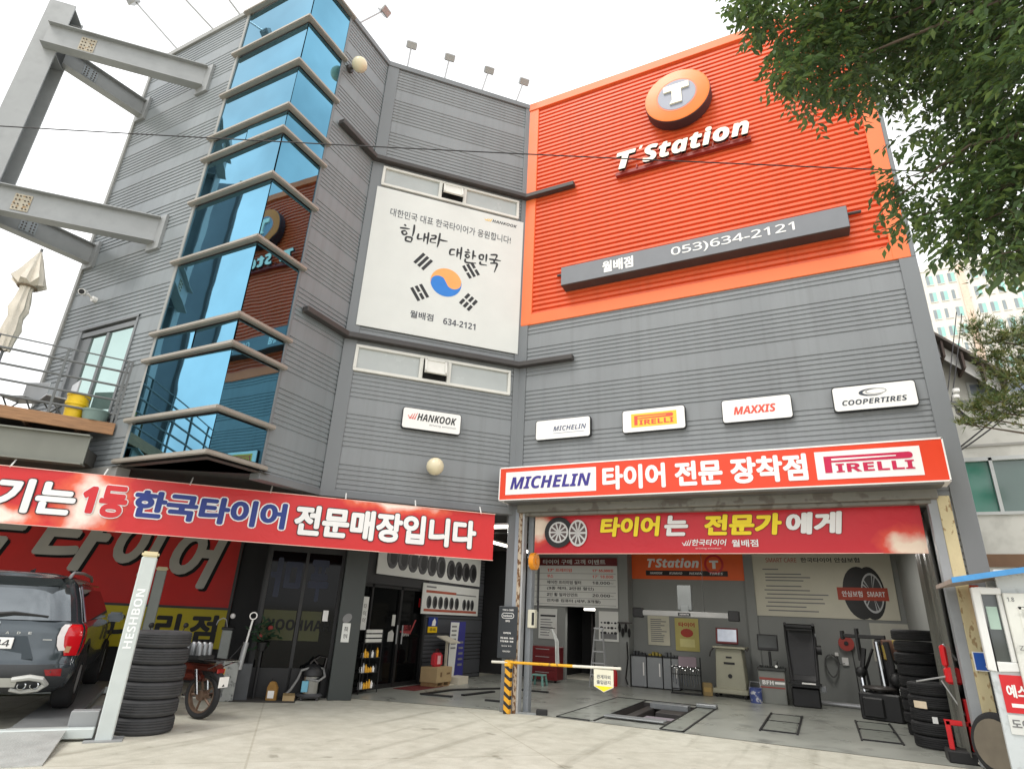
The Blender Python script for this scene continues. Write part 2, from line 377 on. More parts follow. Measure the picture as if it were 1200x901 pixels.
    def floor_prism(s, poly, z0, z1, mi=0):
        n = len(poly)
        vs = [(x, y, z0) for x, y in poly] + [(x, y, z1) for x, y in poly]
        fs = [tuple(reversed(range(n))), tuple(range(n, 2 * n))] + [(i, (i + 1) % n, (i + 1) % n + n, i + n) for i in range(n)]
        return s.add(vs, fs, mi)
    def text(s, body, x0, x1, z0, z1, y, mi=0, bold=0.0, shear=0.0, depth=0.0, side=None, spacing=1.0, grow=0.0, wave=None, flip=False, slope=0.0):
        # printed or cut-out lettering fitted to a rectangle; heavier weights are built from slightly shifted layers of the same glyphs
        if body.isascii():
            if bold >= .02 and shear > 0: body = sans(body, 'slanted'); bold = max(0, bold - .03); shear = 0.0
            elif bold >= .02: body = sans(body, 'bold'); bold = max(0, bold - .03)
            else: body = sans(body, 'regular')
        else: body = sans(body, 'bold' if bold >= .02 else 'regular')
        vs, fs = text_geo(body, 0.0, shear, spacing)
        if not vs: return s
        ax0 = min(p[0] for p in vs); ax1 = max(p[0] for p in vs); ay0 = min(p[1] for p in vs); ay1 = max(p[1] for p in vs)
        b = bold * .75; t = (bold + grow) * .75
        kx = (x1 - x0) / max(1e-6, ax1 - ax0 + 2 * b); kz = (z1 - z0) / max(1e-6, ay1 - ay0 + 2 * b)
        def P(p, yy, dx, dz):
            x = x0 + (p[0] + dx - ax0 + b) * kx; z = z0 + (p[1] + dz - ay0 + b) * kz
            if flip: x = x0 + x1 - x
            z += slope * (x - x0)
            return (x, yy + (wave(x, z) if wave else 0), z)
        if depth:
            cnt = {}
            for f in fs:
                for i in range(len(f)): cnt[(f[i], f[(i + 1) % len(f)])] = 1
            rim = [(q, p) for (p, q) in cnt if (q, p) not in cnt]
        rings = [(0, 0)]
        if t > 0:
            for rad, n in (((t, 10),) if t < .045 else ((t * .5, 6), (t, 12))):
                rings += [(rad * math.cos(2 * math.pi * i / n), rad * math.sin(2 * math.pi * i / n)) for i in range(n)]
        for k, (dx, dz) in enumerate(rings):
            yy = y - .00012 * k
            front = [P(p, yy, dx, dz) for p in vs]
            s.add(front, fs, mi)
            if depth:
                o = len(vs)
                s.add(front + [P(p, y + depth, dx, dz) for p in vs], [(p, q, q + o, p + o) for p, q in rim], mi if side is None else side)
        return s
    def build(s, name, mats, parent=None, bevel=0.0, sharp=35, seg=1):
        me = bpy.data.meshes.new(name)
        me.from_pydata([tuple(p) for p in s.v], [], s.f)
        for m in (mats if isinstance(mats, (list, tuple)) else [mats]): me.materials.append(m)
        for p, mi, sm in zip(me.polygons, s.mi, s.sm): p.material_index = mi; p.use_smooth = sm
        if bevel:
            bm = bmesh.new(); bm.from_mesh(me)
            bmesh.ops.remove_doubles(bm, verts=bm.verts, dist=1e-5)
            ed = [e for e in bm.edges if len(e.link_faces) == 2 and e.calc_face_angle(0) > R(40)]
            bmesh.ops.bevel(bm, geom=ed, offset=bevel, segments=seg, affect='EDGES', clamp_overlap=True)
            bm.to_mesh(me); bm.free()
        me.update()
        if any(s.sm): me.set_sharp_from_angle(angle=R(sharp))
        o = bpy.data.objects.new(name, me); C.objects.link(o)
        if parent is not None: o.parent = parent
        return o

def tag(o, label=None, cat=None, group=None, kind=None):
    if label: o['label'] = label
    if cat: o['category'] = cat
    if group: o['group'] = group
    if kind: o['kind'] = kind
    return o
def thing(name, label, cat, loc=(0, 0, 0), rz=0.0, group=None):
    o = bpy.data.objects.new(name, None); C.objects.link(o); o.location = loc; o.rotation_euler = (0, 0, R(rz))
    o.empty_display_size = .2
    return tag(o, label, cat, group)
def put(o, loc, rz=0.0): o.location = loc; o.rotation_euler = (0, 0, R(rz)); return o
def copy_thing(src, loc, rz, label, group=None):
    r = src.copy(); C.objects.link(r); put(r, loc, rz); r['label'] = label
    if group: r['group'] = group
    for ch in list(src.children):
        c = ch.copy(); C.objects.link(c); c.parent = r
        for g in ch.children:
            d = g.copy(); C.objects.link(d); d.parent = c
    return r

# local frames of the outer walls: x along the wall, -y out towards the street
S2 = math.sqrt(.5)
def RW(x, z, off=0.0): return (x, 10.85 - off, z)                                # right front, heading 0
def MWp(a, z, off=0.0): return (-5.35 + a * S2 + off * S2, 10.85 + a * S2 - off * S2, z)   # slanted middle wall, heading 45
def WW(y, z, off=0.0): return (-8.0 + off, y, z)                                 # side wall, heading 90
def LW(x, z, off=0.0): return (x, 5.79 - off, z)
def UV(u, v, z=0.0): return (S2 * (u - v), S2 * (u + v), z)                      # slanted ground floor grid

# ------------------------------------------------------------------ ground
PX0, PX1, PY0, PY1 = -3.72, -2.62, 11.75, 14.35     # pit of the in-floor lift
g = MB()
xs = [-900, PX0, PX1, 900]; ys = [-900, PY0, PY1, 900]
for i in range(3):
    for j in range(3):
        if i == 1 and j == 1: continue
        g.quad((xs[i], ys[j], 0), (xs[i + 1], ys[j], 0), (xs[i + 1], ys[j + 1], 0), (xs[i], ys[j + 1], 0))
tag(g.build('ground', CONCRETE), kind='structure')
sf = MB()
xs = [-8.9, PX0, PX1, 1.78]; ys = [10.95, PY0, PY1, 17.95]
for i in range(3):
    for j in range(3):
        if i == 1 and j == 1: continue
        sf.quad((xs[i], ys[j], .006), (xs[i + 1], ys[j], .006), (xs[i + 1], ys[j + 1], .006), (xs[i], ys[j + 1], .006))
sf.add([(-8.9, 10.95, .006), (-5.62, 10.95, .006), (-8.72, 10.15, .006), (-8.9, 10.5, .006)], [(0, 3, 2, 1)])
tag(sf.build('shop_floor', SHOPFLOOR), kind='structure')

# ------------------------------------------------------------------ the shop building
BLOC = Vector((-5.0, 14.0, 0))
shop = thing('tyre_shop_building', 'tall tyre shop clad in ribbed dark grey and orange metal with a blue glass corner', 'building', BLOC)
BT = Matrix.Translation(-BLOC)
def FRM(o, rz): return BT @ Matrix.Translation(Vector(o)) @ Matrix.Rotation(R(rz), 4, 'Z')
FR, FM, FW, FL, FV = FRM((0, 10.85, 0), 0), FRM((-5.35, 10.85, 0), 45), FRM((-8, 0, 0), 90), FRM((0, 5.79, 0), 0), FRM((0, 0, 0), 45)

def grey_profile(z0, z1):
    pts = [(z0, 0.0)]; n = math.floor(z0) - 1; pitch = .64 / 7
    while n < z1 + 1:
        for k in range(7):
            b = n + .45 + k * pitch
            for dz, d in ((.0, 0), (.010, .016), (.026, .016), (.036, 0)):
                z = b + dz
                if z0 + .002 < z < z1 - .002: pts.append((z, d))
        b = n + .45 + 7 * pitch
        for dz, d in ((0, 0), (.010, .016), (.026, .016), (.036, 0)):
            z = b + dz
            if z0 + .002 < z < z1 - .002: pts.append((z, d))
        n += 1
    pts.append((z1, 0.0)); return pts
def orange_profile(z0, z1):
    pts = [(z0, 0.0)]; p = .121; k = 0
    while z0 + k * p < z1:
        for dz, d in ((.004, 0), (.060, 0), (.074, .05), (.106, .05)):
            z = z0 + k * p + dz
            if z < z1 - .002: pts.append((z, d))
        k += 1
    pts.append((z1, 0)); return pts
def clad(mb, x0, x1, z0, z1, prof=grey_profile, holes=()):
    cuts = sorted(set([x0, x1] + [h for q in holes for h in q[:2] if x0 < h < x1]))
    for a, b in zip(cuts, cuts[1:]):
        segs = [(z0, z1)]
        for hx0, hx1, hz0, hz1 in holes:
            if hx0 <= a + 1e-6 and hx1 >= b - 1e-6:
                new = []
                for s0, s1 in segs:
                    if hz1 <= s0 or hz0 >= s1: new.append((s0, s1)); continue
                    if hz0 > s0: new.append((s0, hz0))
                    if hz1 < s1: new.append((hz1, s1))
                segs = new
        for s0, s1 in segs:
            P = prof(s0, s1); vs = []
            for z, d in P: vs += [(a, d, z), (b, d, z)]
            mb.add(vs, [(2 * i, 2 * i + 1, 2 * i + 3, 2 * i + 2) for i in range(len(P) - 1)])

# solid body behind the cladding
core = MB(); core.T = BT
foot = [(2.1, 10.91), (-5.375, 10.91), (-8.06, 8.225), (-8.06, 5.85), (-13.4, 5.85), (-13.4, 18.6), (2.1, 18.6)]
core.floor_prism(foot, 3.6, 14.1)
core.build('floors', CEIL, shop)
MWIN = [(-3.47, -.22, 10.57, 11.06), (-3.47, -.22, 6.03, 6.57)]
LDOOR = (-12.67, -10.80, 4.40, 6.55)
m = MB(); m.T = FR; clad(m, -5.2, 1.95, 3.57, 7.74); clad(m, 1.9, 1.96, 0, 3.57); m.build('grey_cladding', GREY, shop)
m = MB(); m.T = FR; clad(m, -5.1, 1.86, 7.96, 14.02, orange_profile); m.build('orange_cladding', ORANGE, shop)
m = MB(); m.T = FM; clad(m, -3.5, -.12, 3.57, 14.15, holes=MWIN); m.build('grey_cladding', GREY, shop)
m = MB(); m.T = FW; clad(m, 6.8, 8.2, 3.57, 14.15); m.build('grey_cladding', WARMGREY, shop)
m = MB(); m.T = FL; clad(m, -13.42, -10.1, 3.57, 14.15, holes=[LDOOR]); m.build('grey_cladding', WARMGREY, shop)
m = MB(); m.T = FR
m.box(-5.35, -5.09, -.035, .06, 7.72, 14.2); m.box(-5.35, 2.12, -.03, .06, 7.70, 7.97); m.box(1.85, 2.12, -.036, .06, 7.7, 14.2); m.box(-5.36, 2.13, -.06, .25, 14.02, 14.25)
m.build('orange_trim', ORANGETRIM, shop, bevel=.008)
m = MB(); m.T = FR; m.box(-5.35, -5.17, -.03, .06, 3.57, 7.70); m.box(1.93, 2.19, -.03, .2, .0, 7.70); m.box(2.12, 2.19, -.034, .2, 7.7, 14.2)
m.build('grey_trim', TRIMGREY, shop, bevel=.006)
m = MB(); m.T = FM; m.box(-.13, .0, -.03, .06, 3.57, 14.18); m.box(-3.75, -3.48, -.03, .06, 3.57, 14.18); m.box(-3.75, .0, -.05, .2, 14.1, 14.24); m.box(-3.75, .0, -.028, .2, 3.5, 3.62)
m.build('grey_trim', TRIMGREY, shop, bevel=.006)
m = MB(); m.T = FW; m.box(6.78, 8.22, -.05, .2, 14.1, 14.24); m.box(6.78, 8.24, -.028, .2, 3.5, 3.62); m.box(6.78, 6.84, -.02, .1, 3.6, 14.1)
m.build('grey_trim', TRIMGREY, shop, bevel=.006)
m = MB(); m.T = FL; m.box(-13.48, -10.0, -.05, .2, 14.1, 14.24); m.box(-13.48, -13.38, -.04, 1.0, 3.5, 14.1); m.box(-13.48, -10.1, -.028, .2, 3.44, 3.62); m.box(-10.13, -10.06, -.02, .1, 3.6, 14.1)
m.build('grey_trim', mat('pale_edge_trim', (150, 150, 146), .45, 0, .06, 2), shop, bevel=.006)

# dark projecting ledges over the window strips
for z in (11.20, 6.72):
    m = MB(); m.T = BT
    o, i = .17, .02
    def off(dist): # outline of W, M, R wall offset outwards
        k = dist * math.tan(R(22.5))
        return [(-8 + dist, 7.0), (-8 + dist, 8.2 - k), (-5.35 + k, 10.85 - dist), (-4.06, 10.85 - dist)]
    A, B = off(o), off(i)
    for q in range(3):
        m.floor_prism([A[q], A[q + 1], B[q + 1], B[q]], z - .055, z + .055)
    m.build('ledge', DARKSTEEL, shop, bevel=.01)

# window strips in the slanted wall
def strip_window(z0, z1):
    w = MB(); w.T = FM
    x0, x1 = -3.5, -.2
    t = .06
    w.box(x0, x1, -.05, .12, z1 - t, z1); w.box(x0, x1, -.05, .12, z0, z0 + t)
    for a, b in ((x0, x0 + t), (x1 - t, x1), (-2.19, -2.11), (-1.6, -1.52)): w.box(a, b, -.05, .12, z0 + t, z1 - t)
    fr = w.build('window', FRAMEWHITE, shop, bevel=.006)
    for a, b in ((x0 + t, -2.19), (-1.52, x1 - t)):
        p = MB(); p.T = FM; p.box(a, b, .0, .02, z0 + t, z1 - t); p.build('pane', FROST, fr)
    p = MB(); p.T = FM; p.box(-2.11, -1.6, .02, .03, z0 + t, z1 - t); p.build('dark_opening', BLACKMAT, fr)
    p = MB(); p.T = FM @ Matrix.Translation(Vector((0, -.05, z1 - t))) @ Matrix.Rotation(R(-16), 4, 'X')
    h = (z1 - z0 - 2 * t) * .8
    p.box(-2.09, -1.62, -.03, .01, -.05, 0); p.box(-2.09, -1.62, -.03, .01, -h, -h + .05); p.box(-2.09, -2.04, -.03, .01, -h, 0); p.box(-1.67, -1.62, -.03, .01, -h, 0)
    p.box(-2.04, -1.67, -.012, -.006, -h + .05, -.05)
    p.build('tilted_sash', FRAMEWHITE, fr, bevel=.004)
strip_window(10.55, 11.08); strip_window(6.01, 6.58)

# glass stair tower on the corner
tower = MB(); tower.T = BT
tower.floor_prism([(-10.06, 5.83), (-8.04, 5.83), (-8.04, 6.8), (-8.3, 6.9), (-10.06, 6.2)], 3.66, 14.28)
tw = tower.build('glass_tower', BLACKMAT, shop)
BZ = [3.68, 4.38, 5.47, 5.99, 7.48, 8.83, 9.89, 10.45, 11.60, 12.81, 14.12]
rnd = random.Random(3)
for k in range(len(BZ) - 1):
    za, zb = BZ[k] + .07, BZ[k + 1] - .07
    splits = [-10.08, -9.05, -8.0] if zb - za < .7 else [-10.08, -8.0]
    for a, b in zip(splits, splits[1:]):
        p = MB(); p.T = BT
        t1, t2 = rnd.uniform(-.014, .014), rnd.uniform(-.010, .010)
        p.add([(a + .012, 5.79 + t1, za), (b - .012, 5.79 - t1, za), (b - .012, 5.79 - t1 + t2, zb), (a + .012, 5.79 + t1 + t2, zb)], [(0, 1, 2, 3)])
        p.build('pane', TOWERGLASS, tw)
    p = MB(); p.T = BT; t1 = rnd.uniform(-.008, .008)
    p.add([(-8 - t1, 5.802, za), (-8 + t1, 6.78, za), (-8 + t1, 6.78, zb), (-8 - t1, 5.802, zb)], [(0, 1, 2, 3)])
    p.build('pane', TOWERGLASS, tw)
for z in BZ:
    b = MB(); b.T = BT
    b.floor_prism([(-10.19, 5.80), (-10.19, 5.68), (-7.89, 5.68), (-7.89, 6.87), (-8.01, 6.87), (-8.01, 5.80)], z - .038, z + .038)
    b.build('band', BAND, tw, bevel=.016, seg=2)
s = MB(); s.T = BT
s.add([(-10.3, 5.72, 3.6), (-7.9, 5.72, 3.6), (-7.9, 6.95, 3.6)], [(0, 2, 1)]); s.add([(-10.3, 5.72, 3.64), (-7.9, 5.72, 3.64), (-7.9, 6.95, 3.64)], [(0, 1, 2)])
s.build('soffit', SOFFIT, tw)

# balcony door in the left wall
d = MB(); d.T = FL
x0, x1, z0, z1 = LDOOR
d.box(x0, x0 + .1, -.02, .3, z0, z1); d.box(x1 - .06, x1, -.02, .3, z0, z1); d.box(x0 + .1, x1 - .06, -.005, .3, z1 - .2, z1 - .1); d.box(x0, x1, -.03, .3, z1 - .04, z1)
d.box(x0 + .1, x0 + .42, .02, .06, z0, z1 - .22); d.box(-11.72, -11.64, .0, .2, z0, z1 - .22)
dd = d.build('balcony_door', TRIMGREY, shop)
for a, b, yy in ((x0 + .42, -11.72, .045), (-11.64, x1 - .06, .03)):
    p = MB(); p.T = FL; p.quad((a, yy, z0), (b, yy, z0), (b, yy, z1 - .22), (a, yy, z1 - .22)); p.build('pane', PALEGLASS, dd)

# ---- ground floor: shop bay (right) and slanted bay (left)
w = MB(); w.T = BT
w.box(1.78, 1.98, 10.95, 18.1, 0, 3.6); w.box(-4.9, 1.78, 17.9, 18.1, 0, 3.6); w.box(-5.13, -4.86, 17.38, 17.92, 0, 3.6)
w.box(-6.75, -5.84, 17.42, 17.6, 1.95, 3.6); w.box(-5.84, -5.13, 17.42, 17.6, 0, 3.6); w.box(-7.9, -6.75, 17.42, 17.6, 0, 3.6)
w.box(-1.78, -1.55, 17.82, 17.9, 0, 3.6)
w.build('inner_wall', SHOPWALL, shop)
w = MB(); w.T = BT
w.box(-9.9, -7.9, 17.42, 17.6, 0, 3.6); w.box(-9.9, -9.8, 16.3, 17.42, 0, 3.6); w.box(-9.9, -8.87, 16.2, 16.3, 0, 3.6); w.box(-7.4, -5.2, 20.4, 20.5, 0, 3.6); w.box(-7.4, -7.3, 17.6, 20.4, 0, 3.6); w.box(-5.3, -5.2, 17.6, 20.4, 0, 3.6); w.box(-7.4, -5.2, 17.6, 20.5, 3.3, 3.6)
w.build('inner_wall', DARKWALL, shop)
w = MB(); w.T = FRM((-8.86, 0, 0), 90)
clad(w, 13.35, 16.25, 0, 3.6); w.build('office_cladding', mat('dark_ribbed_cladding', (74, 76, 80), .5, 0, .1, 1.5), shop)
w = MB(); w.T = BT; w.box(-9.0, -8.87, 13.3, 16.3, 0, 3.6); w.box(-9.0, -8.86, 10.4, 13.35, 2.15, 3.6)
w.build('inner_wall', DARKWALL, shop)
w = MB(); w.T = FV
w.box(.88, 1.32, 12.85, 13.35, 0, 3.6)
w.build('pillar', mat('dark_green_grey_pillar', (50, 55, 53), .45, 0, .1, 2), shop, bevel=.01)
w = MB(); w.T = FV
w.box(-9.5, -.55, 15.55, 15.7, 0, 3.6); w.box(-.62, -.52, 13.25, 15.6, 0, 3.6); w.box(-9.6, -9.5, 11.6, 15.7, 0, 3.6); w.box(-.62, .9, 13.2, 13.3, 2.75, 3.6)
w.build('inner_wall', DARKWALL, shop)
gw = MB(); gw.T = FV
for a, b in ((-.58, -.52), (.12, .18), (.82, .88)): gw.box(a, b, 13.2, 13.28, 0, 2.75)
gw.box(-.58, .88, 13.19, 13.29, 2.62, 2.76); gw.box(-.58, .88, 13.2, 13.28, 0, .5)
go = gw.build('office_window', BLACK, shop)
for a, b in ((-.52, .12), (.18, .82)):
    p = MB(); p.T = FV; p.box(a, b, 13.235, 13.245, .5, 2.62); p.build('pane', DARKGLASS, go)
# mirrored sign lettering and yellow strip: a reflection painted onto the office glass
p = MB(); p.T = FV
MIRRORBLUE = mat('reflected_blue_print', (26, 34, 54), .6, 0, .1, 3); MIRRORYEL = mat('reflected_yellow_print', (58, 60, 24), .6, 0, .12, 3)
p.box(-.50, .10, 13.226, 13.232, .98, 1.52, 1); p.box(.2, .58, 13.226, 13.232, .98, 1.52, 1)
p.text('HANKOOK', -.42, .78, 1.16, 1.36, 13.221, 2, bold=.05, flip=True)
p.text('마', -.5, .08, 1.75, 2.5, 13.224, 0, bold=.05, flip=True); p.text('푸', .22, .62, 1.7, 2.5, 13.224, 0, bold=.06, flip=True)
p.build('painted_reflection', [MIRRORBLUE, MIRRORYEL, BLACKMAT], go)
# office entrance: two dark glazed leaves
d = MB(); d.T = FRM((-8.95, 0, 0), 90)
for a, b in ((10.45, 10.52), (11.18, 11.24), (12.26, 12.34), (13.28, 13.36)): d.box(a, b, -.06, .06, 0, 2.15)
d.box(10.45, 13.36, -.06, .06, 2.08, 2.18); d.box(10.45, 13.36, -.05, .05, 0, .09)
eo = d.build('office_door', BLACK, shop)
for a, b in ((10.52, 11.18), (11.24, 12.26), (12.34, 13.28)):
    p = MB(); p.T = FRM((-8.95, 0, 0), 90); p.box(a, b, -.005, .005, .09, 2.08); p.build('pane', DARKGLASS, eo)
p = MB(); p.T = FRM((-8.95, 0, 0), 90)
p.text('PIRELLI', 12.5, 12.85, 1.16, 1.3, -.012, 0, bold=.04); p.text('OPEN', 12.55, 12.8, 1.06, 1.12, -.012, 1, bold=.02)
p.add([(12.44, -.012, 1.14), (12.86, -.012, 1.1), (13.06, -.012, 1.42), (13.0, -.012, 1.42), (12.84, -.012, 1.16), (12.44, -.012, 1.18)], [(0, 1, 2, 3, 4, 5)], 0)
p.box(13.1, 13.17, -.014, -.008, 1.72, 1.92, 2)
p.box(12.08, 12.2, -.014, -.008, 1.28, 1.52, 1); p.add([(11.98, -.013, .95), (12.2, -.013, .95), (12.2, -.013, 1.12), (12.12, -.013, 1.2), (11.98, -.013, 1.14)], [(0, 1, 2, 3, 4)], 1)
p.build('door_sticker', [mat('faded_red_sticker', (150, 54, 56), .6), mat('pale_sticker', (196, 196, 190), .6), RED], eo)
p = MB(); p.T = FRM((-8.95, 0, 0), 90); p.cyl((12.2, -.1, .9), (12.2, -.1, 1.3), .016, n=8); p.cyl((12.4, -.1, .9), (12.4, -.1, 1.3), .016, n=8); p.build('handle', SILVER, eo)

# corner column between the bays and the jambs of the roller shutter
m = MB(); m.T = BT; m.box(-5.44, -5.27, 10.83, 11.1, 0, 3.6); m.build('corner_column', TRIMGREY, shop, bevel=.006)
m = MB(); m.T = BT; m.box(-5.27, -5.19, 10.815, 11.0, 0, 3.6); m.build('column_face', mat('pale_blue_grey_column', (150, 156, 164), .45, 0, .08, 2), shop, bevel=.004)
m = MB(); m.T = BT; m.box(-5.19, -5.12, 10.81, 10.98, 0, 3.6); m.build('shutter_rail', RUSTY, shop, bevel=.004)
m = MB(); m.T = BT; m.box(-5.12, -5.08, 10.83, 10.98, 0, 3.6); m.build('shutter_rail', SILVER, shop, bevel=.004)
m = MB(); m.T = BT; m.box(-5.07, -4.965, 11.02, 11.16, 0, 3.5); m.build('shutter_rail', mat('grey_post_paint', (122, 126, 130), .45, 0, .08, 3), shop, bevel=.005)
m = MB(); m.T = BT; m.box(1.62, 1.74, 10.80, 11.0, 0.05, 3.57); m.build('shutter_rail', mat('grey_jamb', (152, 155, 158), .45, 0, .08, 3), shop, bevel=.004)
m = MB(); m.T = BT; m.box(1.74, 1.90, 10.79, 11.0, 0.05, 3.57); m.build('shutter_rail', RUSTCREAM, shop, bevel=.006)
m = MB(); m.T = BT; m.box(-5.19, 1.75, 10.7, 11.25, 3.52, 3.74); m.box(-5.05, 1.66, 10.78, 10.86, 3.46, 3.52); m.box(-5.05, 1.66, 10.95, 11.2, 3.47, 3.52)
m.build('shutter_housing', mat('weathered_shutter_box', (122, 120, 112), .55, .1, .14, 2, spots=(98, 92, 84), spot_scale=4), shop, bevel=.008)
# clear plastic curtain rolled at the right jamb
m = MB(); m.T = BT
pts = [(1.58 - .03 * math.sin(i * 1.7), 11.15 + i * .12, 0) for i in range(14)]
for a, b in zip(pts, pts[1:]): m.quad((a[0], a[1], .1), (b[0], b[1], .1), (b[0], b[1], 3.3), (a[0], a[1], 3.3))
m.build('plastic_curtain', mat('dull_plastic_sheet', (104, 104, 97), .25, 0, .25, 2.2, bump=.6, bscale=5, stretch=(1, 1, .4)), shop)
# ceiling beams and conduits of the shop
m = MB(); m.T = BT
for y in (12.6, 14.4, 16.2): m.box(-8.8, 1.75, y - .08, y + .08, 3.4, 3.6)
m.build('ceiling_beam', DARKSTEEL, shop)

# ------------------------------------------------------------------ annex roof and balcony (left)
deck = thing('balcony', 'timber edged balcony with grey rail beside the blue glass corner', 'balcony', (-11.0, 4.8, 0))
DT = Matrix.Translation(Vector((11.0, -4.8, 0)))
e1 = Vector((-10.53, 5.76, 0)); dr = Vector((-.530, -.848, 0)); e2 = e1 + dr * 4.2
nrm = Vector((-.848, .530, 0))
m = MB(); m.T = DT
e0 = e1 - nrm * 0
m.add([(e1.x, e1.y, 4.35), (e2.x, e2.y, 4.35), (e2.x - 4, e2.y + 2, 4.35), (-15, 5.78, 4.35), (e1.x, e1.y, 4.27), (e2.x, e2.y, 4.27), (e2.x - 4, e2.y + 2, 4.27), (-15, 5.78, 4.27)],
      [(0, 3, 2, 1), (4, 5, 6, 7), (0, 1, 5, 4), (1, 2, 6, 5), (3, 0, 4, 7)])
m.build('deck', mat('deck_underside', (92, 80, 70), .8, 0, .2, 4), deck)
m = MB(); m.T = DT @ Matrix.Translation(e1) @ Matrix.Rotation(math.atan2(dr.y, dr.x), 4, 'Z')
m.box(-.02, 4.2, 0, .05, 4.17, 4.37); m.build('edge_board', WOOD, deck, bevel=.005)
m = MB(); m.T = DT
for t in (.5, 1.2, 1.9, 2.6, 3.3):
    p = e1 + dr * t; q = p + nrm * 1.2
    m.cyl((p.x, p.y, 4.2), (q.x, q.y, 4.2), .045, n=6)
m.build('joist', mat('brown_joist', (104, 74, 52), .8, 0, .2, 4), deck)
m = MB(); m.T = DT @ Matrix.Translation(e1) @ Matrix.Rotation(math.atan2(dr.y, dr.x), 4, 'Z')
for z, r in ((5.54, .014), (5.33, .022), (5.06, .022), (4.80, .022), (4.55, .022)): m.cyl((0, -.05, z), (4.2, -.05, z), r, n=6)
for x in (0, .06, .95, 1.9, 2.9, 3.9): m.box(x - .018, x + .018, -.07, -.03, 4.37, 5.55)
m.build('railing', RAILGREY, deck)
annex = MB(); annex.T = DT @ Matrix.Rotation(R(45), 4, 'Z')
annex.box(-9.5, -3.56, 11.34, 15.8, 3.62, 3.85)
ao = annex.build('lower_roof', SOFFIT, deck)
b = MB(); b.T = DT @ Matrix.Rotation(R(45), 4, 'Z')
b.box(-9.5, -3.56, 11.22, 11.25, 3.575, 4.04); b.box(-9.5, -3.56, 11.12, 11.34, 3.555, 3.58); b.box(-9.5, -3.56, 11.14, 11.32, 4.03, 4.055)
b.build('edge_beam', mat('olive_grey_beam', (122, 123, 114), .5, 0, .1, 2), deck)

# ------------------------------------------------------------------ steel frame at the left
frame = thing('steel_frame', 'grey H beam sign frame bolted to the upper left wall', 'steel frame', (-13.35, 3.75, 0))
ST = Matrix.Translation(Vector((13.35, -3.75, 0)))
def hbeam(mb, p0, p1, h, w, t=.02):
    p0, p1 = Vector(p0), Vector(p1); d = (p1 - p0); ln = d.length; d.normalize()
    up = Vector((0, 0, 1)); side = d.cross(up).normalized(); up = side.cross(d)
    old = mb.T; mb.T = (old or Matrix()) @ Matrix(((d.x, side.x, up.x, p0.x), (d.y, side.y, up.y, p0.y), (d.z, side.z, up.z, p0.z), (0, 0, 0, 1)))
    mb.box(0, ln, -w / 2, w / 2, h / 2 - t, h / 2); mb.box(0, ln, -w / 2, w / 2, -h / 2, -h / 2 + t); mb.box(0, ln, -t / 2, t / 2, -h / 2 + t, h / 2 - t)
    mb.T = old
m = MB(); m.T = ST @ Matrix.Translation(Vector((-13.45, 3.85, 0))) @ Matrix.Rotation(R(45), 4, 'Z')
m.box(-.24, .24, -.26, -.23, 0, 13.62); m.box(-.24, .24, .23, .26, 0, 13.62); m.box(-.012, .012, -.23, .23, 0, 13.6)
for z in (12.2, 12.9, 8.15, 8.75, 13.55): m.box(-.23, .23, -.22, .22, z, z + .025)
m.build('column', STEEL, frame)
for zc in (12.55, 8.45):
    m = MB(); m.T = ST; hbeam(m, (-13.2, 3.6, zc), (-11.02, 5.76, zc), .58, .22); m.build('beam', STEEL, frame)
    m = MB(); m.T = ST; hbeam(m, (-13.42, 4.1, zc - .02), (-13.2, 5.76, zc - .02), .46, .2); m.build('strut', STEEL, frame)
    m = MB(); m.T = ST @ FRM((0, 5.79, 0), 0) @ Matrix(); m.T = ST @ Matrix.Translation(Vector((0, 5.79, 0)))
    m.box(-11.2, -10.82, -.06, 0, zc - .45, zc + .33); m.build('end_plate', STEEL, frame)
    m = MB(); m.T = ST @ Matrix.Translation(Vector((0, 5.79, 0))); m.box(-13.36, -13.02, -.06, 0, zc - .36, zc + .28); m.build('end_plate', STEEL, frame)
    for (p0, p1, h, f) in (((-13.2, 3.6, zc), (-11.02, 5.76, zc), .4, .25), ((-13.42, 4.1, zc - .02), (-13.2, 5.76, zc - .02), .3, .3)):
        p0, p1 = Vector(p0), Vector(p1); d = (p1 - p0).normalized(); side = d.cross(Vector((0, 0, 1))).normalized(); c = p0 + (p1 - p0) * f
        m = MB(); m.T = ST @ Matrix(((d.x, side.x, 0, c.x), (d.y, side.y, 0, c.y), (d.z, side.z, 1, c.z), (0, 0, 0, 1)))
        m.box(-.14, .14, .011, .022, -h * .45, h * .45); pl = m.build('splice_plate', SPLICE if h > .35 else mat('pale_blue_splice', (158, 164, 168), .5, .1), frame)
        m2 = MB(); m2.T = m.T
        for i in range(4):
            for x in (-.10, -.045, .045, .10): m2.cyl((x, .022, -h * .33 + i * h * .22), (x, .036, -h * .33 + i * h * .22), .014, n=6)
        m2.build('bolt', mat('dark_bolt', (84, 72, 60), .6, .2), pl)

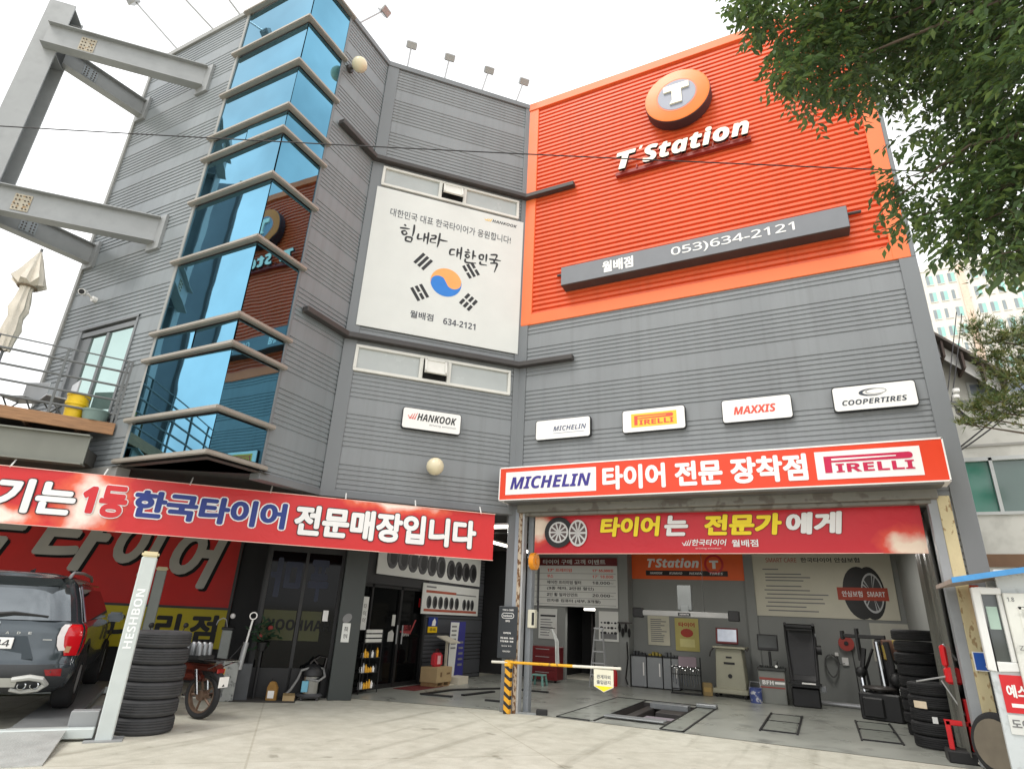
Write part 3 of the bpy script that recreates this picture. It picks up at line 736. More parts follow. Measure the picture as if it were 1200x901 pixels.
# ------------------------------------------------------------------ signs on the facade
def plate(mb, w, h, d=.05, mi=0): mb.box(0, w, -d, 0, 0, h, mi)
def board_sign(name, label, loc, rz, w, h, edge=SIGNSIDE, face=SIGNWHITE, d=.09, cat_='sign', group='brand plates under the ribbed wall', draw=None, mats=()):
    t = thing(name, label, cat_, loc, rz, group)
    m = MB(); m.rrect(0, w, 0, h, -d, -.02, .055); m.build('case', BLACK, t)
    m = MB(); m.rrect(.014, w - .014, .014, h - .014, -d - .004, -d + .01, .045); m.build('face', face, t)
    if draw:
        m = MB(); draw(m, w, h, -d - .0075); m.build('lettering', list(mats), t)
    return t
def pirelli(m, x0, x1, z0, z1, y, mi, slot):
    w, h = x1 - x0, z1 - z0
    m.box(x0, x0 + w * .085, y, y + .002, z0, z1, mi)
    pts = [(x0 + w * .085, z0 + h * .62), (x0 + w * .96, z0 + h * .62)]
    for i in range(7):
        a = -math.pi / 2 + math.pi * i / 6; pts.append((x0 + w * .96 + math.cos(a) * w * .04, z0 + h * .81 + math.sin(a) * h * .19))
    pts.append((x0 + w * .085, z1))
    m.add([(x, y, z) for x, z in pts], [tuple(range(len(pts)))], mi)
    m.add([(x0 + w * .09, y - .002, z0 + h * .73), (x0 + w * .82, y - .002, z0 + h * .79), (x0 + w * .82, y - .002, z0 + h * .85), (x0 + w * .09, y - .002, z0 + h * .85)], [(0, 1, 2, 3)], slot)
    m.text('IRELLI', x0 + w * .13, x1, z0, z0 + h * .52, y, mi, bold=.045)
def swoosh(m, x0, x1, z0, z1, y, mi):
    w, h = x1 - x0, z1 - z0
    for k in range(3):
        a = x0 + w * (.1 + .24 * k)
        m.add([(a, y, z0 + h * .1), (a + w * .2, y, z0), (a + w * .42, y, z1 - h * .1 * (2 - k)), (a + w * .36, y, z1 - h * .1 * (2 - k)), (a + w * .14, y, z0 + h * .22)], [(0, 1, 2, 3, 4)], mi)
    m.add([(x0, y, z0 + h * .5), (x0 + w * .16, y, z0 + h * .12), (x0 + w * .2, y, z0 + h * .25), (x0 + w * .06, y, z0 + h * .55)], [(0, 1, 2, 3)], mi)
BP = 'brand plates under the ribbed wall'
def d1(m, w, h, y):
    swoosh(m, .11, .3, .2, .34, y, 1); m.text('HANKOOK', .3, w - .1, .19, .34, y, 0, bold=.035, shear=.15); m.text('driving emotion', .55, w - .1, .1, .15, y, 2)
board_sign('brand_sign', 'white plate with slanted black lettering and orange swoosh above the globe lamp', MWp(-2.43, 4.96), 45, 1.2, .44, draw=d1, mats=(INK, SALMON, GREYINK), group=BP)
def d2(m, w, h, y): m.text('MICHELIN', .4, w - .09, .17, .27, y, 0, bold=.03, shear=.2); m.box(.4, w - .12, y, y + .002, .12, .126, 0)
board_sign('brand_sign', 'smallest white plate with slim grey blue lettering next to the corner trim', RW(-4.87, 4.97), 0, 1.19, .43, draw=d2, mats=(mat('slate_ink', (84, 92, 120), .5),), group=BP)
def d3(m, w, h, y):
    m.box(.18, w - .16, y, y + .002, .1, h - .09, 0); pirelli(m, .24, w - .22, .14, h - .13, y - .002, 1, 0)
board_sign('brand_sign', 'white plate with an amber panel and long red letter', RW(-3.04, 4.96), 0, 1.2, .46, draw=d3, mats=(AMBER, SALMON), group=BP)
def d4(m, w, h, y): m.text('MAXXIS', .2, w - .26, .14, .29, y, 0, bold=.05, shear=.08)
board_sign('brand_sign', 'white plate with bold salmon red capitals', RW(-1.2, 4.98), 0, 1.16, .44, draw=d4, mats=(SALMON,), group=BP)
def d5(m, w, h, y):
    m.text('COOPERTIRES', .13, w - .15, .1, .19, y, 0, bold=.035, shear=.2)
    def ring(cx, cz, rx, rz_, wx, wz, mi, a0=0, a1=2 * math.pi):
        n = 28; vs = []; fs = []
        for i in range(n + 1):
            a = a0 + (a1 - a0) * i / n; tt = math.sin(math.pi * i / n) if a1 - a0 < 6.2 else 1
            vs += [(cx + rx * math.cos(a), y, cz + rz_ * math.sin(a)), (cx + (rx - wx * tt) * math.cos(a), y, cz + (rz_ - wz * tt) * math.sin(a))]
        for i in range(n): fs.append((2 * i, 2 * i + 2, 2 * i + 3, 2 * i + 1))
        m.add(vs, fs, mi)
    ring(.58, .295, .19, .065, .06, .025, 0, R(60), R(330)); ring(.64, .305, .15, .05, .012, .008, 1)
board_sign('brand_sign', 'white plate with dark ellipse emblem over wide slanted lettering', RW(.58, 5.0), 0, 1.2, .44, draw=d5, mats=(mat('charcoal_ink', (62, 68, 78), .5), GREYINK), group=BP)

# round logo sign
t = thing('round_sign', 'round orange disc sign with cream T on the orange wall', 'sign', RW(-1.545, 11.82))
m = MB(); cz = .855; r = .725; m.lathe([(r - .02, .02), (r, .04), (r, .29), (r - .02, .31)], (0, -.02, cz), (0, -1, 0), 48); m.build('drum', SIGNSIDE, t)
m = MB(); m.lathe([(r - .012, 0), (r - .012, .012), (r - .05, .02), (0.001, .02)], (0, -.32, cz), (0, -1, 0), 48); m.build('disc', SIGNORANGE, t)
m = MB(); m.lathe([(.43, 0), (.415, .012), (.001, .012)], (0, -.338, cz), (0, -1, 0), 40); m.build('inner_disc', SIGNBLUEGREY, t)
m = MB(); m.lathe([(.455, 0), (.455, .006), (.41, .006), (.41, 0)], (0, -.338, cz), (0, -1, 0), 40); m.build('ring', ORANGETRIM, t)
m = MB()
m.prism([(-.28, .11), (.28, .11), (.28, .27), (-.28, .27)], -.39, -.34); m.prism([(-.10, -.26), (.11, -.26), (.11, .11), (-.10, .11)], -.39, -.34)
m.prism([(-.16, -.26), (-.10, -.26), (-.10, -.16)], -.39, -.34)
for i, p in enumerate(m.v): m.v[i] = Vector((p[0] + .0, p[1], p[2] + cz))
m.build('lettering', LETTERCREAM, t)
# channel letters
t = thing('letter_sign', 'cream slanted channel letters on a red rail under the round disc', 'sign', RW(-3.0, 11.12))
m = MB(); m.text('T', 0, .46, .05, .52, -.2, 0, bold=.06, shear=.3, depth=.07, side=1); m.text('Station', .6, 2.85, .05, .52, -.2, 0, bold=.065, shear=.3, depth=.07, side=1, spacing=1.06)
m.add([(.52, -.2, .46), (.58, -.2, .46), (.62, -.2, .55), (.56, -.2, .55)], [(0, 1, 2, 3)], 0)
m.build('lettering', [LETTERCREAM, SIGNSIDE], t)
m = MB(); m.box(-.05, 2.85, -.12, -.02, -.04, .04)
for i in range(9): m.box(.1 + i * .33, .13 + i * .33, -.14, -.03, .02, .12)
m.build('rail', mat('dark_red_rail', (140, 44, 34), .5), t)
# phone sign
t = thing('phone_sign', 'long grey light box with white phone number on the orange wall', 'sign', RW(-4.28, 8.37))
m = MB(); m.box(0, 5.56, -.3, -.0, 0, .46); m.build('case', DARKSTEEL, t, bevel=.01)
m = MB(); m.box(.01, 5.55, -.312, -.29, .01, .45); m.build('face', SIGNGREY, t)
m = MB(); m.text('월배점', .95, 1.62, .09, .37, -.318, 0, bold=.055); m.text('053)634-2121', 2.4, 4.68, .11, .35, -.318, 0, bold=.018)
m.build('lettering', [SIGNWHITE], t)
m = MB(); m.cyl((-.18, -.06, .43), (5.8, -.06, .43), .03, n=8); m.build('mounting_bar', DARKSTEEL, t)

# big shop sign over the shutter
t = thing('shop_sign', 'long red light box sign with two white logo panels over the roller shutter', 'sign', (-5.40, 10.85, 3.69))
m = MB(); m.box(0, 7.28, -.55, -.14, 0, .64); m.build('case', SIGNRED, t, bevel=.012)
m = MB()
for a in ((0, 7.28, .62, .645), (0, 7.28, -.005, .012)): m.box(a[0] - .005, a[1] + .005, -.556, -.13, a[2], a[3])
m.box(-.006, .014, -.556, -.13, 0, .64); m.box(7.266, 7.286, -.556, -.13, 0, .64); m.build('border', SIGNWHITE, t)
m = MB(); m.box(.14, 1.98, -.556, -.545, .1, .54); m.build('logo_panel', SIGNWHITE, t); m = MB(); m.box(5.58, 6.98, -.556, -.545, .1, .54); m.build('logo_panel', SIGNWHITE, t)
m = MB(); m.text('MICHELIN', .24, 1.88, .2, .44, -.561, 0, bold=.045, shear=.2)
m.text('타이어 전문 장착점', 2.1, 5.46, .1, .54, -.557, 1, bold=.058); pirelli(m, 5.7, 6.88, .2, .46, -.561, 2, 1)
m.build('lettering', [INDIGO, SIGNWHITE, CRIMSON], t)
m = MB(); m.box(.1, 7.2, -.5, -.15, -.03, -.006)
for x in (1.5, 3.9, 6.2): m.cyl((x, -.3, .645), (x, -.3, .70), .02, n=6)
m.build('bracket', GALV, t)

# white flag banner on the slanted wall
t = thing('flag_banner', 'tall white vinyl banner with red blue circle and brush lettering', 'banner', MWp(-3.57, 7.0), 45)
W_, H_ = 3.5, 3.48
m = MB(); m.box(0, W_, -.05, -.03, 0, H_); m.build('sheet', PVC, t)
m = MB(); y = -.0535
def mm(a): return a + 3.57
m.text('대한민국 대표 한국타이어가 응원합니다!', .36, 3.2, 2.78, 2.99, y, 1, bold=.005, slope=0)
swoosh(m, 2.52, 2.72, 3.27, 3.36, y, 5); m.text('HANKOOK', 2.72, 3.34, 3.27, 3.35, y, 0, bold=.02, shear=.2)
# brush lettering: every stroke in x,z metres on the sheet
BR = []
def syl(x, z, k, *st):
    for q in st: BR.append([(x + a * k, z + b * k) for a, b in q])
syl(.62, 2.22, .42, [(.18, .98), (.3, .92)], [(-.02, .72), (.25, .76), (.5, .78)], [(.28, .62), (.12, .52), (.22, .36), (.38, .46), (.28, .62)], [(.72, 1.12), (.72, .7), (.68, .36)], [(.36, .26), (.34, .0)], [(.36, .26), (.66, .26), (.64, .0)], [(.34, .02), (.66, .0)])
syl(1.0, 2.25, .38, [(.1, .62), (.08, .26), (.36, .34)], [(.46, .74), (.44, .14)], [(.44, .46), (.64, .48)], [(.68, .86), (.66, .02)])
syl(1.3, 2.27, .36, [(.06, .66), (.34, .72), (.3, .5), (.08, .42), (.06, .2), (.4, .22)], [(.6, 1.0), (.56, .3), (.5, -.08)], [(.56, .52), (.8, .5), (1.12, .52)])
syl(1.78, 2.02, .38, [(.3, .7), (.04, .62), (.02, .3), (.3, .36)], [(.46, .82), (.44, .22)], [(.44, .52), (.62, .54)], [(.68, .98), (.66, .1)])
syl(2.12, 2.02, .36, [(.14, .96), (.28, .9)], [(.0, .72), (.36, .78)], [(.2, .62), (.06, .5), (.18, .36), (.32, .48), (.2, .62)], [(.56, 1.0), (.54, .32)], [(.54, .62), (.76, .6)], [(.08, .26), (.1, .02), (.5, .04), (.78, .1)])
syl(2.44, 2.06, .33, [(.1, .72), (.08, .38)], [(.1, .72), (.36, .74), (.34, .38)], [(.08, .4), (.36, .38)], [(.6, .92), (.58, .28)], [(.2, .2), (.2, .0), (.66, .02)])
syl(2.70, 2.02, .36, [(.08, .96), (.5, 1.04), (.42, .72)], [(.0, .62), (.4, .66), (.8, .68)], [(.36, .62), (.34, .44)], [(.1, .34), (.54, .42), (.5, .1), (.40, -.26)])
for q in BR: m.brush(q, .042, y, 0)
cx, cz, rr = mm(-1.81), 1.40, .35
n = 24
red = [(cx + rr * math.cos(math.pi * i / n + .25), cz + rr * math.sin(math.pi * i / n + .25)) for i in range(n + 1)]
ca, sa = math.cos(.25), math.sin(.25)
curve = []
for i in range(1, n):
    s_ = -1 + 2 * i / n
    ang = math.pi * (s_ + 1) if s_ <= 0 else math.pi * s_
    lx = s_ * rr; lz = (-1 if s_ < 0 else 1) * -1 * math.sqrt(max(0, (rr / 2) ** 2 - (abs(lx) - rr / 2) ** 2))
    curve.append((cx + lx * ca - lz * sa, cz + lx * sa + lz * ca))
poly = red + curve
m.add([(x, y, z) for x, z in poly], [tuple(range(len(poly)))], 2)
blue = [(cx + rr * math.cos(math.pi + math.pi * i / n + .25), cz + rr * math.sin(math.pi + math.pi * i / n + .25)) for i in range(n + 1)]
poly = blue + list(reversed(curve))
m.add([(x, y, z) for x, z in poly], [tuple(range(len(poly)))], 3)
def trig(cx, cz, ang, broken):
    for k in range(3):
        o = (k - 1) * .11
        for a, b in (((-.17, -.02), (.02, .17)) if broken[k] else ((-.17, .17),)):
            q = [(a, o - .035), (b, o - .035), (b, o + .035), (a, o + .035)]
            m.add([(cx + px * math.cos(ang) - pz * math.sin(ang), y, cz + px * math.sin(ang) + pz * math.cos(ang)) for px, pz in q], [(0, 1, 2, 3)], 0)
trig(mm(-2.36), 1.80, R(56), (0, 0, 0)); trig(mm(-1.27), 1.84, R(-56), (1, 0, 1)); trig(mm(-2.36), 1.02, R(-56), (0, 1, 0)); trig(mm(-1.27), 1.03, R(56), (1, 1, 1))
m.text('월배점', 1.06, 1.56, .39, .56, y, 1, bold=.02); m.text('634-2121', 1.78, 2.5, .38, .53, y, 1, bold=.02)
m.build('lettering', [INK, mat('dark_grey_ink', (74, 76, 84), .6), ORANGEINK, BLUEINK, GREYINK, AMBER], t)

# ------------------------------------------------------------------ cloth banners
def cloth(name, label, loc, rz, w, h, material, wave, nx=70, nz=6, sag=0.0):
    t = thing(name, label, 'banner', loc, rz)
    m = MB(); vs = []; fs = []
    for j in range(nz + 1):
        for i in range(nx + 1):
            x = w * i / nx; z = h * j / nz; vs.append((x, wave(x, z), z + sag * math.sin(math.pi * x / w)))
    for j in range(nz):
        for i in range(nx): a = j * (nx + 1) + i; fs.append((a, a + 1, a + nx + 2, a + nx + 1))
    m.add(vs, fs, 0, True); m.build('cloth', material, t)
    return t
wv = lambda x, z: .022 * math.sin(1.5 * x + .5 * z) + .007 * math.sin(3.7 * x - 1.2 * z + 1)
u0 = -6.0
t = cloth('street_banner', 'long red cloth banner strung under the slanted wall with white and blue lettering', UV(u0, 11.07, 2.56), 45, 3.40 - u0, .85, BANNERRED, wv, 110)
m = MB(); o = -u0
def bt(s, a, b, mi_fill, mi_line, bold=.062, grow=.04, z0=.17, z1=.69):
    m.text(s, a + o, b + o, z0, z1, -.012, mi_line, bold=bold, grow=grow, wave=wv); m.text(s, a + o, b + o, z0, z1, -.018, mi_fill, bold=bold, wave=wv)
bt('맡', -5.2, -4.66, 0, 1); bt('기는', -4.52, -3.44, 0, 1); bt('1등', -3.37, -2.74, 2, 0, z0=.2, z1=.7); bt('한국타이어', -2.66, -.34, 3, 0, grow=.06, z0=.24, z1=.68); bt('전문매장입니다', -.2, 3.05, 0, 1)
m.build('lettering', [LETTERWHITE, INK, REDINK, NAVY], t)
m = MB(); m.box(0, 3.40 - u0, -.02, .02, .845, .856); m.box(0, 3.40 - u0, -.02, .02, -.004, .006)
m.build('hem', mat('pale_hem', (232, 190, 176), .6), t)
m = MB()
for i in range(8): m.cyl((.3 + i * 1.26, 0, .84), (.3 + i * 1.26, .12, .98), .012, n=5)
m.build('tie', WHITE, t)

wv2 = lambda x, z: .02 * math.sin(1.4 * x - .4 * z + 2) + .007 * math.sin(3.9 * x + z)
t = cloth('shutter_banner', 'red cloth banner with two wheels and yellow lettering hung inside the shutter opening', (-4.93, 11.0, 2.76), 0, 6.46, .73, BANNERRED2, wv2, 80)
m = MB()
def bt2(s, a, b, mi, z0=.3, z1=.66):
    m.text(s, a, b, z0, z1, -.012, 0, bold=.066, grow=.03, wave=wv2, shear=.12); m.text(s, a, b, z0, z1, -.018, mi, bold=.066, wave=wv2, shear=.12)
bt2('타이어', 1.36, 2.5, 1); bt2('는', 2.56, 2.98, 2); bt2('전문가', 3.25, 4.5, 1); bt2('에게', 4.56, 5.4, 2)
swoosh(m, 2.85, 3.02, .13, .24, -.018, 2); m.text('한국타이어', 3.03, 3.6, .13, .24, -.018, 2, bold=.03, shear=.2, wave=wv2); m.text('driving emotion', 3.08, 3.5, .07, .1, -.018, 2, wave=wv2); m.text('월배점', 3.68, 4.1, .11, .23, -.018, 2, bold=.03, wave=wv2)
m.build('lettering', [mat('dark_red_outline', (128, 22, 30), .6), YELLOWINK, LETTERWHITE], t)
def wheel_print(mb, cx, cz, r, y, mi_tyre, mi_rim, mi_hole, tyre=True, sx=1.0):
    def disc(r0, r1, mi, yy, n=28):
        vs = []; fs = []
        for i in range(n):
            a = 2 * math.pi * i / n; vs += [(cx + sx * r0 * math.cos(a), yy, cz + r0 * math.sin(a)), (cx + sx * r1 * math.cos(a), yy, cz + r1 * math.sin(a))]
        for i in range(n): j = (i + 1) % n; fs.append((2 * i, 2 * i + 1, 2 * j + 1, 2 * j))
        mb.add(vs, fs, mi)
    if tyre: disc(r * .68, r, mi_tyre, y)
    disc(.001, r * .66, mi_hole, y + .001); disc(r * .58, r * .69, mi_rim, y - .002); disc(.001, r * .13, mi_rim, y - .002)
    for i in range(10):
        a = 2 * math.pi * i / 10; da = .09
        mb.add([(cx + sx * r * q * math.cos(a + s_ * e), y - .003, cz + r * q * math.sin(a + s_ * e)) for q, s_, e in ((.1, -1, .5), (.6, -1, da), (.6, 1, da), (.1, 1, .5))], [(0, 1, 2, 3)], mi_rim)
m = MB(); wheel_print(m, .52, .4, .29, -.03, 0, 1, 2); wheel_print(m, .92, .38, .36, -.036, 0, 1, 2, tyre=False, sx=.75)
m.build('wheel_picture', [BLACK, mat('printed_silver', (210, 208, 206), .5), mat('printed_dark', (92, 76, 76), .6)], t)
m = MB(); m.box(0, 6.46, -.02, .02, -.004, .006); m.build('hem', mat('pale_hem', (232, 190, 176), .6), t)

# old red wall sign inside the slanted bay
t = thing('wall_sign', 'large old red and yellow wall sign with grey lettering inside the dark bay', 'sign', UV(-9.0, 15.5, .66), 45)
m = MB(); m.box(0, 7.72, -.06, 0, .83, 2.85, 0); m.build('red_panel', OLDRED, t)
m = MB(); m.box(0, 7.72, -.06, 0, .0, .8, 0); m.build('yellow_panel', OLDYELLOW, t)
m = MB(); m.box(0, 7.72, -.075, 0, .79, .84); m.box(7.66, 7.72, -.08, 0, 0, 2.9); m.build('edge_trim', DARKSTEEL, t)
m = MB()
for s_, a, b, z0 in (('국', 2.0, 3.5, 1.5), ('타', 3.68, 5.05, 1.42), ('이', 5.15, 6.2, 1.36), ('어', 6.28, 7.42, 1.2)):
    m.text(s_, a + .06, b + .06, z0 - .05, z0 + 1.25, -.068, 1, bold=.05, shear=.3); m.text(s_, a, b, z0, z0 + 1.3, -.08, 0, bold=.05, shear=.3)
for s_, a, b in (('대', 5.45, 5.95), ('리', 6.3, 6.78), ('점', 6.98, 7.52)): m.text(s_, a, b, .1, .68, -.066, 2, bold=.055)
m.build('lettering', [OLDWHITE, BLACKMAT, INK], t)

# ------------------------------------------------------------------ car
def build_suv():
    t = thing('parked_car', 'dark blue grey SUV seen from behind standing on a lift platform', 'car', (-9.42, 4.42, .14), 53)
    rows = [(.27, .80, .20), (.34, .90, .09), (.47, .955, .01), (.60, .97, .0), (.64, .955, .035), (.82, .975, .05), (.98, .975, .06), (1.07, .955, .06), (1.13, .90, .10), (1.4, .80, .20), (1.60, .715, .29), (1.67, .66, .20), (1.71, .56, .24), (1.735, .40, .30)]
    yf = [4.5, 4.75, 4.9, 4.95, 4.95, 4.95, 4.9, 4.6, 3.75, 3.2, 2.75, 2.6, 2.5, 2.4]
    fr = [-1, -.93, -.8, -.4, 0, .4, .8, .93, 1]
    ts = [.02, .08, .2, .4, .6, .8, .95, 1.0]
    def rear(f, i):
        z, hw, yr = rows[i]; return (f * hw, yr + .22 * abs(f) ** 4.5, z)
    def side(sg, q, i):
        z, hw, yr = rows[i]; y0 = yr + .22; taper = 1 - .12 * max(0, q - .7) / .3
        return (sg * hw * taper, y0 + q * (yf[i] - y0), z)
    m = MB(); vs = []; ncol = len(ts) * 2 + len(fr)
    for i in range(len(rows)):
        for q in reversed(ts): vs.append(side(-1, q, i))
        for f in fr: vs.append(rear(f, i))
        for q in ts: vs.append(side(1, q, i))
    fs = []
    for i in range(len(rows) - 1):
        for j in range(ncol - 1): a = i * ncol + j; fs.append((a, a + 1, a + ncol + 1, a + ncol))
        fs.append((i * ncol + ncol - 1, i * ncol, (i + 1) * ncol, (i + 1) * ncol + ncol - 1))
    fs.append(tuple((len(rows) - 1) * ncol + j for j in range(ncol))); fs.append(tuple(reversed(range(ncol))))
    m.add(vs, fs, 0, True)
    paint = mat('car_paint_blue_grey', (70, 78, 83), .2, .55, .04, 2, coat=.7)
    m.build('body', paint, t, sharp=50)
    def P(f, z, off=.012):
        for i in range(len(rows) - 1):
            if rows[i][0] <= z <= rows[i + 1][0]:
                k = (z - rows[i][0]) / (rows[i + 1][0] - rows[i][0]); a, b = rear(f, i), rear(f, i + 1)
                return (a[0] + (b[0] - a[0]) * k, a[1] + (b[1] - a[1]) * k - off, z)
    def PS(y, z, off=.012):
        for i in range(len(rows) - 1):
            if rows[i][0] <= z <= rows[i + 1][0]:
                k = (z - rows[i][0]) / (rows[i + 1][0] - rows[i][0]); hw = rows[i][1] + (rows[i + 1][1] - rows[i][1]) * k
                return (hw + off, y, z)
    def patch(name, f0, f1, z0, z1, mt, off=.012, nf=10, nz=6, parent=None, fz=None):
        mb = MB(); vs = []; fs = []
        for j in range(nz + 1):
            z = z0 + (z1 - z0) * j / nz; a, b = (fz(z) if fz else (f0, f1))
            for i in range(nf + 1): vs.append(P(a + (b - a) * i / nf, z, off))
        for j in range(nz):
            for i in range(nf): a = j * (nf + 1) + i; fs.append((a, a + 1, a + nf + 2, a + nf + 1))
        mb.add(vs, fs, 0, True); return mb.build(name, mt, parent or t)
    cg = mat('car_glass', (20, 22, 24), .05, 0, .05, 2, spec=.9, coat=.5)
    patch('rear_window', -.88, .88, 1.14, 1.56, mat('reflective_rear_glass', (126, 131, 134), .04, .8, .04, 2))
    patch('rear_bumper', -.97, .97, .29, .62, mat('car_bumper_dark', (52, 54, 56), .5, 0, .1, 5), .012)
    sk = mat('skid_silver', (196, 196, 190), .4, .2, .05, 5)
    patch('skid_plate', -.46, .46, .36, .47, sk, .03)
    for sg in (-1, 1):
        mb = MB(); mb.tube([P(sg * f, z, .035) for f, z in ((.40, .45), (.58, .475), (.72, .45), (.79, .39), (.74, .325), (.58, .30), (.42, .33))], [.03, .035, .035, .035, .03, .026, .022], 8); mb.build('skid_trim', sk, t)
    for sg in (-1, 1):
        mb = MB()
        for dx in (-.07, .07):
            c = P(sg * .60 + dx, .375, .02); mb.lathe([(.05, .12), (.05, 0), (.038, -.004), (.036, .1)], c, (0, 1, 0), 14)
        mb.build('exhaust_trim', CHROME, t)
        mb = MB(); vs = [P(sg * f, z, .02) for f, z in ((.70, .56), (.88, .57), (.90, .48), (.74, .49))]; mb.add(vs, [(0, 1, 2, 3) if sg > 0 else (3, 2, 1, 0)]); mb.build('reflector', mat('reflector_red', (150, 16, 24), .25, coat=.5), t)
        # tall tail lamp: red body wrapping round the corner, pale strip inside
        def strip(cols, mt, nm):
            q = MB(); vs = []; fs = []
            for z, pts in cols: vs += pts
            k = len(cols[0][1])
            for j in range(len(cols) - 1):
                for i in range(k - 1): a = j * k + i; fs.append((a, a + 1, a + k + 1, a + k) if sg > 0 else (a + k, a + k + 1, a + 1, a))
            q.add(vs, fs, 0, True); return q.build(nm, mt, t)
        redl = []
        for z, f0 in ((.72, .86), (.82, .82), (.95, .80), (1.06, .83), (1.1, .86)):
            pts = [P(sg * f, z, .022) for f in (f0, .90, .95, .985)]
            y_end = P(1, z)[1] + (.04 if z < .8 else .16 + .1 * (z - .8))
            s1 = PS(y_end, z, .014); pts.append((sg * s1[0], s1[1], s1[2])); redl.append((z, pts))
        lamp = strip(redl, mat('tail_lamp_red', (206, 20, 30), .12, 0, .05, 5, coat=.8), 'tail_lamp')
        strip([(z, [P(sg * (f0 - .075), z, .02), P(sg * f0, z, .024)]) for z, f0 in ((.78, .86), (.84, .82), (.95, .80), (1.06, .83), (1.1, .88))], mat('tail_lamp_clear', (226, 220, 218), .15, 0, .03, 5, coat=.6), 'lamp_strip')
        mb = MB(); vs = [P(sg * f, z, .03) for f, z in ((.845, .76), (.90, .755), (.905, .83), (.85, .835))]; mb.add(vs, [(0, 1, 2, 3) if sg > 0 else (3, 2, 1, 0)]); mb.build('indicator', mat('indicator_amber', (196, 150, 116), .2, coat=.5), t)
        # side glass, rail, mirror
        mb = MB(); vs = []; fs = []
        for z, y0, y1 in ((1.135, .55, 3.5), (1.3, .6, 3.25), (1.55, .72, 2.85)):
            for k in range(7): s1 = PS(y0 + (y1 - y0) * k / 6, z, .01); vs.append((sg * s1[0], s1[1], s1[2]))
        for j in range(2):
            for k in range(6): a = j * 7 + k; fs.append((a, a + 1, a + 8, a + 7) if sg > 0 else (a + 7, a + 8, a + 1, a))
        mb.add(vs, fs, 0, True); mb.build('side_window', cg, t)
        mb = MB(); mb.tube([(sg * (PS(y, z, .016)[0]), y, z) for y, z in ((.50, 1.12), (.58, 1.3), (.70, 1.58), (.9, 1.62), (2.7, 1.62))], .012, 6); mb.build('chrome_strip', CHROME, t)
        mb = MB(); mb.tube([(sg * .60, y, z) for y, z in ((.5, 1.71), (.7, 1.765), (1.6, 1.785), (2.5, 1.76), (2.7, 1.70))], .022, 6); mb.build('roof_rail', SILVER, t)
        mb = MB(); mb.box(min(sg * .92, sg * 1.16), max(sg * .92, sg * 1.16), 3.2, 3.33, 1.06, 1.22); mo = mb.build('mirror', paint, t, bevel=.03, seg=2)
        for yy in (.98, 3.85):
            w = MB(); cx = sg * .86
            w.lathe([(.20, -.11), (.33, -.125), (.375, -.09), (.38, 0), (.375, .09), (.33, .125), (.20, .11)], (cx, yy, .38), (1, 0, 0), 28)
            wo = w.build('wheel', RUBBER, t)
            w = MB(); w.lathe([(.24, -.05), (.24, .1 * 1), (.05, .11), (.001, .11)], (cx, yy, .38), (sg, 0, 0), 20); w.build('rim', SILVER, wo)
            a = MB(); vs = []; fs = []
            for k in range(15):
                an = math.pi * k / 14
                for rr in (.44, .52): vs.append((sg * (.975 if rr > .5 else .985), yy + rr * math.cos(an) * 1.0, max(.28, .38 + rr * math.sin(an))))
            for k in range(14): fs.append((2 * k, 2 * k + 1, 2 * k + 3, 2 * k + 2))
            a.add(vs, fs); a.build('wheel_arch', BLACK, t)
    mb = MB(); vs = [P(f, 1.56, .02) for f in (-.85, -.4, 0, .4, .85)] + [(x, .12, 1.665) for x in (-.56, -.3, 0, .3, .56)] + [(x, .36, 1.70) for x in (-.6, -.3, 0, .3, .6)]
    mb.add(vs, [(a, a + 1, a + 6, a + 5) for a in (0, 1, 2, 3, 5, 6, 7, 8)], 0, True)
    mb.build('spoiler', paint, t)
    mb = MB(); a, b = P(.0, 1.17, .03), P(.5, 1.24, .03); mb.tube([P(-.05, 1.19, .03), P(.2, 1.22, .035), P(.62, 1.19, .03)], [.03, .02, .008], 6); mb.build('wiper', BLACK, t)
    pl = MB(); pl.box(-.27, .27, .005, .02, .80, .93); po = pl.build('licence_plate', SIGNWHITE, t, bevel=.006)
    tx = MB(); tx.text('544', .0, .24, .825, .905, .002, 0, bold=.012); tx.build('lettering', INK, po)
    rc = MB(); rc.add([P(f, z, .008) for f, z in ((-.55, .68), (.55, .68), (.40, .95), (-.40, .95))], [(0, 1, 2, 3)]); rc.build('plate_recess', mat('car_paint_shade', (60, 68, 74), .3, .5, .05, 3), t)
    tx = MB()
    for k, ch in enumerate('PALISADE'):
        f = -.42 + k * .12; p0 = P(f, .985, .016); tx.text(ch, p0[0] - .018, p0[0] + .018, .972, 1.0, p0[1], 0, bold=.03)
    tx.lathe([(.055, 0), (.045, .004), (.04, 0)], P(0, 1.06, .014), (0, -1, 0), 18, sx=1.5); tx.text('H', -.03, .03, 1.035, 1.085, P(0, 1.06, .018)[1], 0, bold=.03, shear=.35)
    tx.box(.56, .66, P(.66, .91, .012)[1], P(.66, .91, .012)[1] + .02, .905, .915)
    tx.build('badge', CHROME, t)
    mb = MB(); mb.cyl((.16, .42, 1.735), (.16, .55, 1.775), .03, .012, 8); mb.build('antenna', BLACK, t)
    return t
build_suv()

# ------------------------------------------------------------------ car lift: posts, platforms and ramps
t = thing('car_lift', 'light grey four post lift with checkered platforms under the SUV', 'car lift', (-7.95, 5.28, 0), 53)
